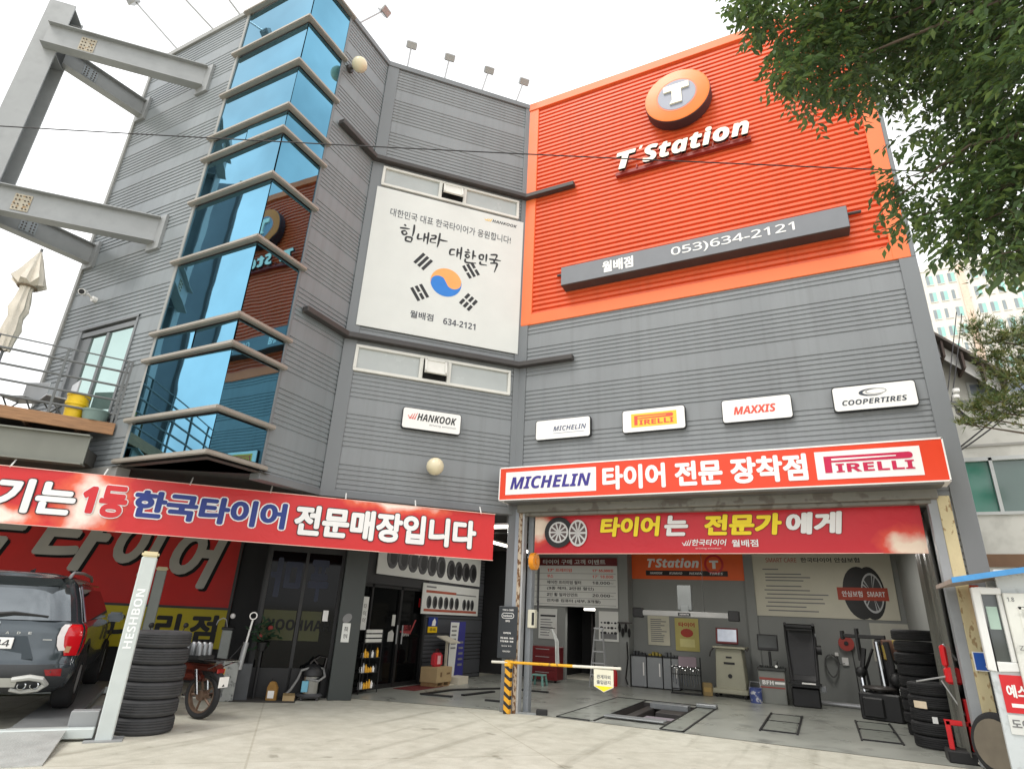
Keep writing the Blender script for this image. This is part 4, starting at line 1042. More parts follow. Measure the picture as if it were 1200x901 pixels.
# local: y runs forwards with the car, x to the right
def liftpost(name, x, y, top, mt):
    m = MB(); m.box(x - .09, x + .09, y - .07, y + .07, 0, top); o = m.build(name, mt, t, bevel=.012)
    c = MB(); c.box(x - .10, x + .10, y - .08, y + .08, top, top + .07); c.build('cap', mat('cream_post_cap', (220, 208, 168), .5), o, bevel=.02, seg=2)
    f = MB(); f.box(x - .2, x + .2, y - .16, y + .16, 0, .015); f.build('foot_plate', STEEL, o)
    return o
po = liftpost('post', 0, 0, 2.12, MINT)
lt = MB()
vs, fs = text_geo(sans('HESHBON', 'bold')); mxx = max(p[0] for p in vs)
lt.add([(.045 - p[1] * .13, -.074, 1.0 + p[0] / mxx * .72) for p in vs], fs, 0)
lt.build('lettering', mat('silver_print', (236, 238, 238), .3, .3), po)
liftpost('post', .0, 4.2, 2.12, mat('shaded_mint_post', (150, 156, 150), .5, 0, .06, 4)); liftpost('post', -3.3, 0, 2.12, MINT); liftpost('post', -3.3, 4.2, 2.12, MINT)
for x0 in (-.98, -2.85):
    m = MB(); m.box(x0, x0 + .56, .1, 4.9, .06, .14); p = m.build('platform', mat('lift_platform', (132, 134, 134), .45, .3, .1, 5, bump=.3, bscale=40), t, bevel=.006)
    m = MB(); m.add([(x0 - .02, .1, .14), (x0 + .58, .1, .14), (x0 + .58, -1.25, .012), (x0 - .02, -1.25, .012), (x0 - .02, .1, .11), (x0 + .58, .1, .11), (x0 + .58, -1.25, .0), (x0 - .02, -1.25, .0)], [(0, 3, 2, 1), (4, 5, 6, 7), (0, 1, 5, 4), (1, 2, 6, 5), (2, 3, 7, 6), (3, 0, 4, 7)])
    m.build('ramp', mat('ramp_plate', (178, 180, 176), .5, .2, .12, 6, bump=.4, bscale=50), t)
m = MB(); m.box(-3.2, -.12, -.05, .09, .03, .135); m.build('cross_beam', MINT, t, bevel=.008)
m = MB(); m.box(-3.2, -.12, 4.1, 4.25, .03, .135); m.build('cross_beam', MINT, t, bevel=.008)
m = MB(); m.box(-.42, -.12, .12, .3, .02, .3); m.box(-.36, -.1, .3, 2.0, .04, .12); m.build('lock_box', STEEL, t, bevel=.01)

# ------------------------------------------------------------------ tyres
def tyre_mesh(r, w):
    b = MB(); h = w / 2
    prof = [(r * .60, -h * .80), (r * .72, -h * .98), (r * .86, -h), (r * .955, -h * .86), (r * .992, -h * .62)]
    for k in range(5):
        z0 = -h * .62 + k * h * .31; prof += [(r, z0 + h * .03), (r, z0 + h * .19), (r * .972, z0 + h * .21), (r * .972, z0 + h * .28)] if k < 4 else []
    prof += [(r * .992, h * .62), (r * .955, h * .86), (r * .86, h), (r * .72, h * .98), (r * .60, h * .80), (r * .58, 0), (r * .60, -h * .80)]
    b.lathe(prof, (0, 0, h), (0, 0, 1), 40); return b
def tyre(label, loc, r=.36, w=.2, mt=None, group=None, rz=0):
    o = tyre_mesh(r, w).build('tyre', mt or RUBBER); put(o, loc, rz); return tag(o, label, 'tyre', group)
ords = ['lowest', 'second from the ground', 'third from the ground', 'fourth from the ground', 'fifth from the ground', 'topmost']
first = None
for i in range(6):
    dx, dy = random.uniform(-.018, .018), random.uniform(-.018, .018)
    loc = (-8.12 + dx, 5.88 + dy, i * .2015)
    lab = 'dusty grey tyre, %s in the stack beside the lift post' % ords[i]
    if first is None: first = tyre(lab, loc, .365, .2, RUBBERGREY, 'tyres stacked by the lift post')
    else:
        c = first.copy(); C.objects.link(c); put(c, loc, i * 37); c['label'] = lab
n = 5; f2 = None
for i in range(n):
    loc = (1.40 + random.uniform(-.02, .02), 12.5 + random.uniform(-.02, .02), i * .185)
    lab = 'black tyre, %s in the short stack behind the right shutter jamb' % (['lowest', 'second up', 'middle', 'fourth up', 'topmost'][i])
    if f2 is None: f2 = tyre(lab, loc, .34, .182, RUBBER, 'black tyres at the right jamb')
    else:
        c = f2.copy(); C.objects.link(c); put(c, loc, i * 51); c['label'] = lab
for i in range(9):
    c = f2.copy(); C.objects.link(c); put(c, (1.42 + random.uniform(-.02, .02), 13.75 + random.uniform(-.02, .02), i * .19), i * 29)
    c['label'] = 'black tyre, %s in the tall stack at the back of the right wall' % (['lowest', 'second up', 'third up', 'fourth up', 'fifth up', 'sixth up', 'third from top', 'second from top', 'topmost'][i])
    c['group'] = 'black tyres in the tall stack'
for i, (z, w_, h_, cl) in enumerate(((.56, .2, .1, 'orange'), (.37, .07, .09, 'white'))):
    m = MB(); vs = []; r_ = .345
    for k in range(5):
        a = R(215 + 40 * i) + (k / 4) * w_ / r_
        vs += [(r_ * math.cos(a), r_ * math.sin(a), 0), (r_ * math.cos(a), r_ * math.sin(a), h_)]
    m.add(vs, [(2 * k, 2 * k + 2, 2 * k + 3, 2 * k + 1) for k in range(4)])
    o = m.build('paper_tag', mat('paper_tag_%s' % cl, (232, 214, 186) if i == 0 else (230, 230, 228), .6), None); put(o, (1.40, 12.5, z))
    tag(o, '%s paper label stuck on a tyre of the short stack' % ('wide cream' if i == 0 else 'small white'), 'label')

# ------------------------------------------------------------------ motorcycle
t = thing('motorcycle', 'small orange brown delivery motorcycle parked behind the grey tyre stack', 'motorcycle', (-8.40, 6.92, 0), 97)
# local +y = forwards (away from the viewer)
def mwheel(y):
    w = MB(); w.lathe([(.235, -.035), (.28, -.045), (.31, -.02), (.315, 0), (.31, .02), (.28, .045), (.235, .035)], (0, y, .315), (1, 0, 0), 26); wo = w.build('wheel', RUBBER, t)
    w = MB(); w.lathe([(.24, -.03), (.24, .03), (.215, .03), (.215, -.03), (.24, -.03)], (0, y, .315), (1, 0, 0), 24); w.cyl((-.06, y, .315), (.06, y, .315), .07, n=12)
    for k in range(5):
        a = 2 * math.pi * k / 5; w.cyl((0, y + .06 * math.cos(a), .315 + .06 * math.sin(a)), (0, y + .22 * math.cos(a), .315 + .22 * math.sin(a)), .018, n=6)
    w.build('rim', mat('bronze_rim', (120, 98, 82), .4, .4), wo)
mwheel(0); mwheel(1.22)
copper = mat('orange_brown_paint', (92, 38, 26), .3, .2, .1, 3, coat=.4)
m = MB(); m.prism([(-.09, .62), (.09, .62), (.11, .74), (-.11, .74)], -.22, .55); m.prism([(-.07, .5), (.07, .5), (.09, .62), (-.09, .62)], .0, .6); m.build('tail_body', copper, t, bevel=.03, seg=2)
m = MB(); m.box(-.13, .13, -.02, .62, .75, .84); m.build('seat', BLACK, t, bevel=.035, seg=2)
m = MB()
for x in (-.15, -.05, .05, .15): m.cyl((x, -.42, .80), (x, .05, .80), .010, n=6)
for y in (-.42, -.25, -.08): m.cyl((-.15, y, .80), (.15, y, .80), .010, n=6)
m.cyl((.15, -.42, .8), (.1, -.1, .68), .01, n=6); m.cyl((-.15, -.42, .8), (-.1, -.1, .68), .01, n=6); m.build('rear_rack', CHROME, t)
m = MB(); m.tube([(0, .05, .65), (0, -.12, .64), (0, -.26, .56), (0, -.32, .44)], [.07, .075, .06, .04], 8); m.build('mudguard', BLACK, t)
m = MB(); m.box(-.09, .09, -.345, -.335, .44, .58); p = m.build('licence_plate', SIGNWHITE, t)
m = MB(); m.box(-.075, .075, -.26, -.235, .62, .68); m.build('tail_lamp', mat('tail_lamp_red2', (150, 24, 20), .2, coat=.5), t, bevel=.01)
m = MB(); m.box(.11, .115, -.22, -.02, .60, .68); m.build('yellow_sticker', YELLOW, t)
for sx in (-1, 1):
    m = MB(); m.cyl((sx * .1, .02, .33), (sx * .11, .12, .66), .022, n=8); m.build('shock_absorber', CHROME, t)
m = MB(); m.tube([(.13, .5, .26), (.15, .1, .27), (.16, -.18, .32)], [.03, .045, .04], 8); m.build('exhaust_pipe', CHROME, t)
m = MB(); m.tube([(0, .55, .6), (0, .75, .42), (0, .95, .62), (0, 1.05, .92)], .045, 8); m.box(-.1, .1, .5, .78, .28, .5); m.build('engine_frame', DARKSTEEL, t, bevel=.01)
m = MB(); m.prism([(-.16, .35), (.16, .35), (.14, .85), (-.14, .85)], .92, 1.0); m.build('leg_shield', copper, t, bevel=.02)
for sx in (-1, 1):
    m = MB(); m.cyl((sx * .07, 1.22, .315), (sx * .06, 1.06, .85), .02, n=8); m.build('fork_leg', SILVER, t)
m = MB(); m.tube([(-.34, .92, 1.02), (-.2, 1.02, 1.0), (0, 1.05, .96), (.2, 1.02, 1.0), (.34, .92, 1.02)], .016, 6); m.build('handlebar', BLACK, t)
m = MB(); m.sphere((0, 1.14, .94), .1, 12); m.build('headlamp', SILVER, t)
for sx in (-1, 1):
    m = MB(); m.cyl((sx * .26, .99, 1.02), (sx * .33, .96, 1.2), .008, n=5); m.sphere((sx * .33, .95, 1.23), .055, 10, sc=(1, .4, .75)); m.build('mirror', BLACK, t)
t = thing('bottle_crate', 'small crate of silver cans strapped on the motorcycle rack', 'crate', (-8.42, 6.70, .815), 97)
m = MB(); m.box(-.15, .15, -.18, .18, 0, .05); m.build('tray', BLACK, t)
CANM = mat('dull_silver_can', (132, 134, 136), .3, .6); can0 = None
for i in range(3):
    for j in range(3):
        a_ = R(97); lx, ly = -.095 + i * .095, -.11 + j * .11
        loc = (-8.42 + lx * math.cos(a_) - ly * math.sin(a_), 6.70 + lx * math.sin(a_) + ly * math.cos(a_), .868)
        if can0 is None:
            c = can0 = MB().lathe([(.001, 0), (.044, 0), (.044, .14), (.022, .17), (.001, .17)], (0, 0, 0), (0, 0, 1), 10).build('can', CANM)
            tag(c, 'small silver can standing in the crate on the motorcycle rack', 'can', 'silver cans in the motorcycle crate')
        else: c = can0.copy(); C.objects.link(c)
        put(c, loc, 97)

# ------------------------------------------------------------------ clutter at the dark bay
t = thing('transmission_jack', 'grey floor jack with tall rod and white ring beside the motorcycle', 'jack', (-9.55, 8.35, 0), 45)
m = MB(); m.box(-.14, .12, -.03, .03, .0, .62); m.build('front_plate', mat('scuffed_grey_panel', (150, 152, 148), .6, 0, .15, 6, spots=(96, 98, 96), spot_scale=9), t, bevel=.01)
m = MB(); m.box(.0, .34, .1, .14, .0, .6); m.build('side_plate', mat('dark_grey_panel', (72, 74, 76), .6, 0, .12, 6), t, bevel=.01)
m = MB(); m.cyl((.12, .1, .5), (.16, .1, .95), .05, n=12); m.build('cylinder', SILVER, t)
m = MB(); m.cyl((.16, .1, .95), (.2, .1, 1.35), .018, n=8); m.lathe([(.05, -.01), (.07, -.01), (.07, .01), (.05, .01), (.05, -.01)], (.2, .08, 1.4), (0, 1, 0), 16); m.build('rod', SIGNWHITE, t)
m = MB(); m.tube([(-.1, .05, .62), (.02, .06, .78), (.12, .08, .92)], .012, 6); m.build('hose', BLACK, t)
t = thing('grey_post', 'slim grey post with a white lamp knob before the red wall sign', 'post', (-10.3, 8.75, 0), 45)
m = MB(); m.box(-.09, .09, -.06, .06, 0, 1.12); m.build('post', mat('post_grey', (140, 144, 140), .55, 0, .12, 5), t, bevel=.01)
m = MB(); m.box(-.11, .11, -.08, .08, 1.12, 1.17); m.build('cap', BLACK, t, bevel=.01)
m = MB(); m.tube([(-.02, 0, 1.17), (-.06, 0, 1.3), (-.12, 0, 1.33), (-.2, 0, 1.28), (-.22, 0, 1.2)], .009, 6); m.build('cable_loop', SILVER, t)
m = MB(); m.sphere((.04, -.02, 1.37), .05, 10); m.build('knob', SIGNWHITE, t)
t = thing('flower_pot', 'small plant with red flowers standing in front of the office window', 'plant', UV(-.42, 12.95, 0), 45)
m = MB(); m.cyl((0, 0, 0), (0, 0, .8), .03, n=8); m.cyl((0, 0, .8), (0, 0, .95), .07, .1, 12); m.build('stand', BLACK, t)
m = MB(); rr = random.Random(5)
for i in range(46):
    p = Vector((rr.gauss(0, .12), rr.gauss(0, .1), 1.12 + rr.gauss(0, .12))); d = Vector((rr.uniform(-1, 1), rr.uniform(-1, 1), rr.uniform(-.3, 1))).normalized() * .09; s_ = d.orthogonal().normalized() * .03
    m.add([p - d, p + s_, p + d, p - s_], [(0, 1, 2, 3)])
m.build('leaves', mat('pot_plant_green', (30, 56, 34), .6), t)
m = MB(); m.sphere((.1, -.05, 1.2), .05, 8); m.sphere((-.06, -.08, 1.05), .045, 8); m.build('flower', mat('dull_red_flower', (126, 44, 40), .6), t)
o = MB().box(-.55, .55, -.32, .32, .004, .016).build('door_mat', mat('dark_rubber_mat', (62, 60, 56), .8, 0, .15, 6)); put(o, (-9.25, 8.95, 0), 40); tag(o, 'dark rubber mat on the concrete in front of the office window', 'mat')
t = thing('oil_bottle', 'brown motor oil bottle standing beside the dark rubber mat', 'bottle', UV(-.1, 12.75), 30)
m = MB(); m.box(-.09, .09, -.05, .05, 0, .22); m.prism([(-.09, .22), (.09, .22), (.03, .32), (-.05, .32)], -.05, .05); m.build('bottle', mat('brown_oil_bottle', (150, 112, 54), .4, 0, .1, 6), t, bevel=.015, seg=2)
m = MB(); m.cyl((-.01, 0, .32), (-.01, 0, .36), .025, n=10); m.build('cap', BLACK, t)
m = MB(); m.box(-.06, .05, -.054, -.05, .05, .17); m.build('label', SIGNWHITE, t)
t = thing('small_box', 'small open cardboard box between oil bottle and vacuum cleaner', 'box', UV(.2, 12.72), 40)
m = MB(); m.box(-.1, .1, -.08, .08, 0, .1); m.build('carton', CARD, t); m = MB(); m.add([(-.1, -.08, .1), (.1, -.08, .1), (.1, -.14, .15), (-.1, -.14, .15)], [(0, 1, 2, 3)]); m.build('flap', CARD, t)
t = thing('vacuum_cleaner', 'wet and dry vacuum cleaner with steel drum by the dark pillar', 'vacuum cleaner', UV(.55, 12.92), 45)
m = MB(); m.lathe([(.001, .10), (.17, .10), (.175, .14), (.175, .38), (.18, .40)], (0, 0, 0), (0, 0, 1), 24); m.build('drum', CHROME, t)
m = MB(); m.lathe([(.185, .40), (.195, .42), (.18, .5), (.13, .57), (.07, .60), (.001, .61)], (0, 0, 0), (0, 0, 1), 24); m.build('motor_head', BLACK, t)
m = MB(); m.lathe([(.001, .05), (.22, .05), (.24, .08), (.2, .11), (.001, .11)], (0, 0, 0), (0, 0, 1), 24)
for k in range(4): a = math.pi / 4 + k * math.pi / 2; m.sphere((.19 * math.cos(a), .19 * math.sin(a), .03), .03, 8)
m.build('base', mat('dark_grey_plastic', (70, 70, 72), .6), t)
m = MB(); m.tube([(-.05, -.18, .36), (.12, -.19, .33), (.23, -.08, .4), (.2, .05, .52), (0, -.1, .56), (-.2, -.12, .5), (-.24, -.1, .36), (-.34, -.12, .18), (-.42, -.14, .1)], .022, 8); m.build('hose', mat('grey_hose', (130, 130, 128), .6), t)
m = MB(); m.tube([(.16, .1, .14), (.24, .12, .7), (.1, .14, .72), (-.05, .12, .62)], .013, 6); m.tube([(-.06, 0, .6), (0, -.02, .68), (.08, 0, .6)], .016, 6); m.build('handle', DARKSTEEL, t)
m = MB(); m.box(-.16, -.05, -.19, -.17, .15, .33); m.build('label', mat('light_blue_label', (110, 176, 200), .5), t)

t = thing('notice_card', 'white notice card with round emblem on the dark pillar', 'notice', UV(.98, 12.845, 1.0), 45)
m = MB(); m.box(0, .15, -.008, 0, 0, .34); m.build('card', PVC, t); m = MB(); m.lathe([(.075, 0), (.075, .006), (.001, .006)], (.07, -.002, .43), (0, -1, 0), 20, sx=1.3); m.build('emblem', GREYINK, t)
m = MB(); m.text('주차', .04, .11, .18, .28, -.0095, 0, bold=.03); m.text('안내', .04, .11, .07, .15, -.0095, 0, bold=.03); m.build('lettering', INK, t)
o = MB().box(0, .1, -.01, 0, 0, .2).build('socket_box', SIGNWHITE); put(o, UV(.60, 13.185, 1.35), 45); tag(o, 'tiny white switch box on the dark office window frame', 'switch')
t = thing('leaflet_rack', 'black wire leaflet rack with pale brochures beside the office door', 'rack', (-8.72, 11.02, 0), 90)
m = MB()
for x in (-.3, .3):
    for y in (-.14, .14): m.cyl((x, y, 0), (x, y, 1.2), .014, n=6)
for z in (.08, .38, .66, .94): m.box(-.3, .3, -.14, .14, z, z + .015)
m.build('frame', BLACK, t)
m = MB()
for z in (.97, 1.06, 1.15): m.box(-.26, .27, -.15, -.13, z, z + .065)
m.build('brochure', mat('pale_brochure', (206, 206, 200), .6), t)
rr = random.Random(11); BOTM = [('white', SIGNWHITE), ('black', BLACK), ('silver', SILVER), ('amber', SAFETY)]; protos = {}
for zi, z in enumerate((.095, .395, .675)):
    for k in range(7):
        ci = rr.choice([0, 1, 1, 2, 3]); lx, ly = -.25 + k * .08, -.1
        loc = (-8.72 - ly, 11.02 + lx, z)
        if ci not in protos:
            b_ = protos[ci] = MB().lathe([(.001, 0), (.03, 0), (.03, .11), (.012, .135), (.012, .16), (.001, .16)], (0, 0, 0), (0, 0, 1), 10).build('bottle', BOTM[ci][1])
        else: b_ = protos[ci].copy(); C.objects.link(b_)
        put(b_, loc, 0); b_.scale = (1, 1, rr.uniform(.6, 1.15))
        tag(b_, '%s car care bottle on the %s shelf of the leaflet rack' % (BOTM[ci][0], ['bottom', 'middle', 'upper'][zi]), 'bottle', '%s bottles on the %s shelf of the leaflet rack' % (BOTM[ci][0], ['bottom', 'middle', 'upper'][zi]))
for k, (y, lab) in enumerate(((10.62, 'slim'), (10.78, 'wide'))):
    t = thing('notice_strip', '%s tall white notice strip on the dark wall above the leaflet rack' % lab, 'notice', (-8.80, y, 1.2), 90)
    wd = .05 if k == 0 else .2
    m = MB(); m.box(0, wd, -.01, 0, 0, .66); m.build('sheet', PVC, t)
    if k:
        m = MB(); m.text('타', .05, .15, .42, .52, -.012, 0, bold=.02); m.text('이', .05, .15, .28, .38, -.012, 0, bold=.02); m.text('어', .05, .15, .14, .24, -.012, 0, bold=.02); m.build('lettering', GREYINK, t)

# tyre posters over the office
def tyre_poster(name, label, loc, rz, w, h, n, cells, draw=None, tilt=0):
    t = thing(name, label, 'poster', loc, rz)
    m = MB(); m.box(0, w, -.02, 0, 0, h); m.build('sheet', PVC, t)
    m = MB()
    for (cx, cz, rx, rz_) in cells:
        def ring(r0, r1, mi, y, dx=0):
            vs = []; fs = []
            for i in range(20):
                a = 2 * math.pi * i / 20; vs += [(cx + dx + rx * r0 * math.cos(a), y, cz + rz_ * r0 * math.sin(a)), (cx + dx + rx * r1 * math.cos(a), y, cz + rz_ * r1 * math.sin(a))]
            for i in range(20): j = (i + 1) % 20; fs.append((2 * i, 2 * i + 1, 2 * j + 1, 2 * j))
            m.add(vs, fs, mi)
        ring(.001, 1, 0, -.022); ring(.001, 1, 1, -.0225, rx * .22); ring(.001, .66, 0, -.0235, rx * .3)
        for q in (-.7, -.45, -.2): m.add([(cx + rx * q, -.0232, cz - rz_ * .6), (cx + rx * (q + .08), -.0232, cz - rz_ * .6), (cx + rx * (q + .08), -.0232, cz + rz_ * .6), (cx + rx * q, -.0232, cz + rz_ * .6)], [(0, 1, 2, 3)], 2)
    m.build('tyre_picture', [BLACK, mat('print_dark_grey', (70, 70, 72), .5), GREYINK], t)
    if draw: m = MB(); draw(m, -.0225); m.build('print', [mat('print_brick', (168, 84, 62), .6), GREYINK, INK], t)
    return t
tyre_poster('tyre_poster', 'large white poster with a row of ten upright tyres under the street banner', (-8.83, 11.15, 2.36), 90, 4.75, .95, 10, [(.5 + i * .42, .42 - .012 * i, .2, .27) for i in range(6)] + [(3.1 + i * .4, .33, .19, .25) for i in range(4)])
def dp(m, y): m.box(.15, 1.6, y, y + .002, .5, .56, 0); m.box(1.6, 2.7, y, y + .002, .5, .53, 1); m.box(.1, 2.75, y, y + .002, .06, .12, 0); m.box(.15, .6, y, y + .002, .62, .66, 1)
tyre_poster('tyre_poster', 'smaller poster with a row of small tyres and brown bars below the large one', (-8.84, 13.05, 1.57), 90, 2.85, .72, 10, [(.3 + i * .27, .28, .1, .15) for i in range(6)] + [(2.05 + i * .22, .27, .09, .14) for i in range(3)], dp)
t = thing('warning_sign', 'small blue and yellow hand warning sign beside the office door', 'sign', (-8.83, 13.42, 1.14), 90)
m = MB(); m.box(0, .42, -.01, 0, 0, .14, 0); m.box(0, .42, -.01, 0, .14, .36, 1); m.build('sheet', [YELLOW, NAVY], t)
m = MB(); m.add([(.16, -.012, .16), (.32, -.012, .16), (.34, -.012, .26), (.27, -.012, .34), (.18, -.012, .26)], [(0, 1, 2, 3, 4)], 0); m.text('주의', .08, .34, .03, .11, -.012, 1, bold=.03); m.build('lettering', [SIGNWHITE, INK], t)
t = thing('lectern', 'slim white metal reading stand with slanted top by the ribbed office wall', 'stand', (-8.35, 13.65, 0), 90)
m = MB(); m.add([(-.22, -.2, .93), (.25, -.2, .93), (.25, .2, 1.06), (-.22, .2, 1.06), (-.22, -.2, .955), (.25, -.2, .955), (.25, .2, 1.085), (-.22, .2, 1.085)], [(0, 3, 2, 1), (4, 5, 6, 7), (0, 1, 5, 4), (1, 2, 6, 5), (2, 3, 7, 6), (3, 0, 4, 7)]); m.build('top', mat('pale_stand', (196, 190, 172), .5), t)
m = MB(); m.box(-.03, .03, .0, .05, 0, 1.0); m.box(-.18, .18, -.15, .2, 0, .03); m.build('column', mat('pale_stand', (196, 190, 172), .5), t)
t = thing('roll_up_banner', 'blue and white roll up banner stand behind the reading stand', 'banner', (-8.5, 13.95, 0), 90)
m = MB(); m.box(0, .75, -.01, 0, .08, 1.42, 0); m.add([(0, -.012, .1), (.3, -.012, .1), (.42, -.012, 1.40), (0, -.012, 1.40)], [(0, 1, 2, 3)], 1); m.box(-.02, .77, -.08, .08, 0, .08, 2); m.build('sheet', [mat('deep_blue_print', (52, 52, 128), .5), PVC, SILVER], t)
m = MB()
for i in range(6): m.box(.06, .3, -.0135, -.0125, 1.28 - i * .1, 1.32 - i * .1)
for i in range(5): m.box(.46, .68, -.0115, -.0105, .9 - i * .13, .95 - i * .13)
m.build('print', GREYINK, t)
t = thing('carton', 'brown cardboard carton on a low pallet at the ribbed office wall', 'box', (-8.42, 13.3, 0), 92)
m = MB(); m.box(-.35, .35, -.25, .2, .1, .42); m.build('carton', CARD, t, bevel=.006)
m = MB(); m.box(-.33, .33, -.23, .18, .0, .03); m.box(-.33, -.25, -.23, .18, .03, .1); m.box(-.04, .04, -.23, .18, .03, .1); m.box(.25, .33, -.23, .18, .03, .1); m.build('pallet', mat('pallet_wood', (140, 112, 76), .8, 0, .2, 6), t)
m = MB(); m.box(-.2, -.12, -.254, -.25, .22, .32); m.box(.1, .26, -.254, -.25, .26, .3); m.build('print', mat('carton_print', (120, 92, 60), .7), t)
t = thing('red_bag', 'red and white bag standing on the brown cardboard carton', 'bag', (-8.40, 13.28, .42), 92)
m = MB(); m.box(-.17, .17, -.08, .08, 0, .3); m.build('bag', mat('red_bag', (204, 56, 66), .6, 0, .1, 5), t, bevel=.04, seg=2)
m = MB(); m.box(-.1, .04, -.084, -.08, .06, .24); m.build('print', mat('pinkish_print', (236, 190, 190), .6), t)
m = MB(); m.tube([(-.08, 0, .29), (-.05, 0, .37), (.05, 0, .37), (.08, 0, .29)], .01, 6); m.build('handle', DARKRED, t)
o = MB().box(-.27, .27, -.16, .16, 0, .17).build('white_carton', mat('white_carton', (206, 198, 180), .7, 0, .06, 4), bevel=.006); put(o, (-8.3, 14.15, 0), 92); tag(o, 'low white carton on the floor beside the roll up banner', 'box')
o = MB().box(-.6, .6, -.28, .28, .008, .016).build('door_mat', mat('dark_red_mat', (110, 34, 34), .85, 0, .15, 8)); put(o, (-8.45, 12.7, 0), 90); tag(o, 'dark red mat in front of the office door', 'mat')
# low arms of an in-floor lift in the middle of the shop
t = thing('floor_lift', 'flat black lift arms lying on the shop floor left of the corner column', 'car lift', (-7.2, 12.8, .006), 0)
m = MB()
for a, b in (((-.5, -1.1), (-.45, .05)), ((-.45, .05), (.25, 1.3)), ((.2, -.6), (.35, .5)), ((-.5, -1.1), (.15, -.95)), ((.3, 1.3), (1.3, 1.4)), ((.9, -.9), (1.6, -.8))):
    d = (Vector(b) - Vector(a)).normalized(); n_ = Vector((-d.y, d.x)) * .05
    m.floor_prism([(a[0] - n_.x, a[1] - n_.y), (b[0] - n_.x, b[1] - n_.y), (b[0] + n_.x, b[1] + n_.y), (a[0] + n_.x, a[1] + n_.y)], 0.002, .03)
m.build('arm', BLACK, t)

# ------------------------------------------------------------------ lamps on the building
def globe(label, loc, rz):
    t = thing('globe_lamp', label, 'lamp', loc, rz, 'round wall lamps')
    m = MB(); m.cyl((0, 0, 0), (0, -.06, 0), .09, n=14); m.cyl((0, -.06, 0), (0, -.16, 0), .03, n=10); m.build('bracket', DARKSTEEL, t)
    m = MB(); m.sphere((0, -.3, 0), .17, 20); m.build('globe', LAMPGLOBE, t); return t
globe('cream globe lamp on the slanted wall below the swoosh plate', MWp(-1.72, 4.22), 45)
globe('cream globe lamp high on the side wall beside the blue glass', WW(7.02, 12.75), 90)
def flood(label, base, top, head_dir, first=[None]):
    t = thing('flood_lamp', label, 'lamp', base, 0, 'flood lamps on rods along the roof edge')
    d = Vector(top) - Vector(base)
    m = MB(); m.cyl((0, 0, 0), d, .022, n=6); m.build('rod', SILVER, t)
    m = MB(); h = Vector(head_dir).normalized(); rot = h.to_track_quat('Y', 'Z').to_matrix().to_4x4(); m.T = Matrix.Translation(d) @ rot
    m.box(-.13, .13, -.05, .13, -.1, .1); m.build('head', SILVER, t, bevel=.02)
    return t
flood('flood lamp on a long rod at the far left end of the roof edge', LW(-12.6, 14.22), LW(-13.3, 15.2, 1.0), (0, .6, -.6))
flood('flood lamp leaning out of the roof edge midway along the left wall', LW(-11.3, 14.22), LW(-11.9, 15.0, 1.0), (0, .6, -.6))
flood('flood lamp on the roof edge right above the left side of the glass corner', LW(-10.4, 14.22), LW(-10.75, 14.9, .9), (0, .6, -.6))
flood('flood lamp leaning out above the side wall right of the glass corner', WW(7.05, 14.22), WW(7.45, 14.98, .35), (-.6, 0, -.6))
for i, (a0, a1) in enumerate(((-3.3, -3.28), (-2.35, -2.3), (-1.36, -1.25), (-.42, -.28))):
    b = MWp(a0, 14.22); tp = MWp(a1, 14.86, .2)
    flood(['flood lamp at the left end of the slanted wall roof', 'second of the four flood lamps counted from the left on the slanted wall roof', 'third of the four flood lamps counted from the left on the slanted wall roof', 'flood lamp on the slanted wall roof nearest the orange cladding'][i], b, tp, (-.5, .5, -.6))
t = thing('security_camera', 'white security camera on the left wall above the balcony door', 'camera', LW(-12.5, 7.2), 0)
m = MB(); m.cyl((0, 0, 0), (0, -.08, 0), .06, n=12); m.cyl((0, -.06, 0), (.05, -.2, .03), .02, n=8); m.build('bracket', SIGNWHITE, t)
m = MB(); m.cyl((-.08, -.2, .08), (.1, -.34, .0), .065, n=14); m.build('housing', SIGNWHITE, t); m = MB(); m.cyl((.1, -.34, .0), (.105, -.344, -.002), .05, n=14); m.build('lens', BLACK, t)

# ------------------------------------------------------------------ things on the balcony
t = thing('parasol', 'folded cream parasol standing on the balcony', 'parasol', (-12.4, 4.6, 4.35), 0)
m = MB(); m.cyl((0, 0, 0), (0, 0, 3.3), .025, n=8); m.build('pole', RAILGREY, t)
m = MB(); m.cyl((0, 0, 0), (0, 0, .08), .28, n=16); m.build('base', mat('stone_base', (120, 120, 116), .8), t)
m = MB(); n = 20; vs = []; fs = []
rr = random.Random(9)
prof = [(3.26, .02), (3.05, .1), (2.75, .22), (2.55, .30), (2.5, .15), (2.4, .12), (2.2, .15), (2.0, .19), (1.85, .13), (1.6, .18), (1.4, .14), (1.2, .12)]
prof = [(z, r_ * .8) for z, r_ in prof]
for z, r_ in prof:
    for i in range(n):
        a = 2 * math.pi * i / n; k = 1 + .28 * math.cos(a * 8) * (1 if z > 2.5 else .5) + rr.uniform(-.08, .08)
        vs.append((r_ * k * math.cos(a), r_ * k * math.sin(a), z + rr.uniform(-.03, .03) + (.06 * math.cos(a * 8) if .2 < r_ else 0)))
for j in range(len(prof) - 1):
    for i in range(n): fs.append((j * n + i, j * n + (i + 1) % n, (j + 1) * n + (i + 1) % n, (j + 1) * n + i))
m.add(vs, fs, 0, True); m.build('canopy', CANVAS, t)
m = MB(); m.tube([(.0, 0, 2.47)] + [(.14 * math.cos(a), .14 * math.sin(a), 2.47) for a in [i * .63 for i in range(11)]], .02, 6); m.build('strap', mat('brown_strap', (120, 104, 84), .8), t)
t = thing('bucket', 'yellow plastic bucket on the balcony edge', 'bucket', (-11.05, 5.35, 4.37), 0)
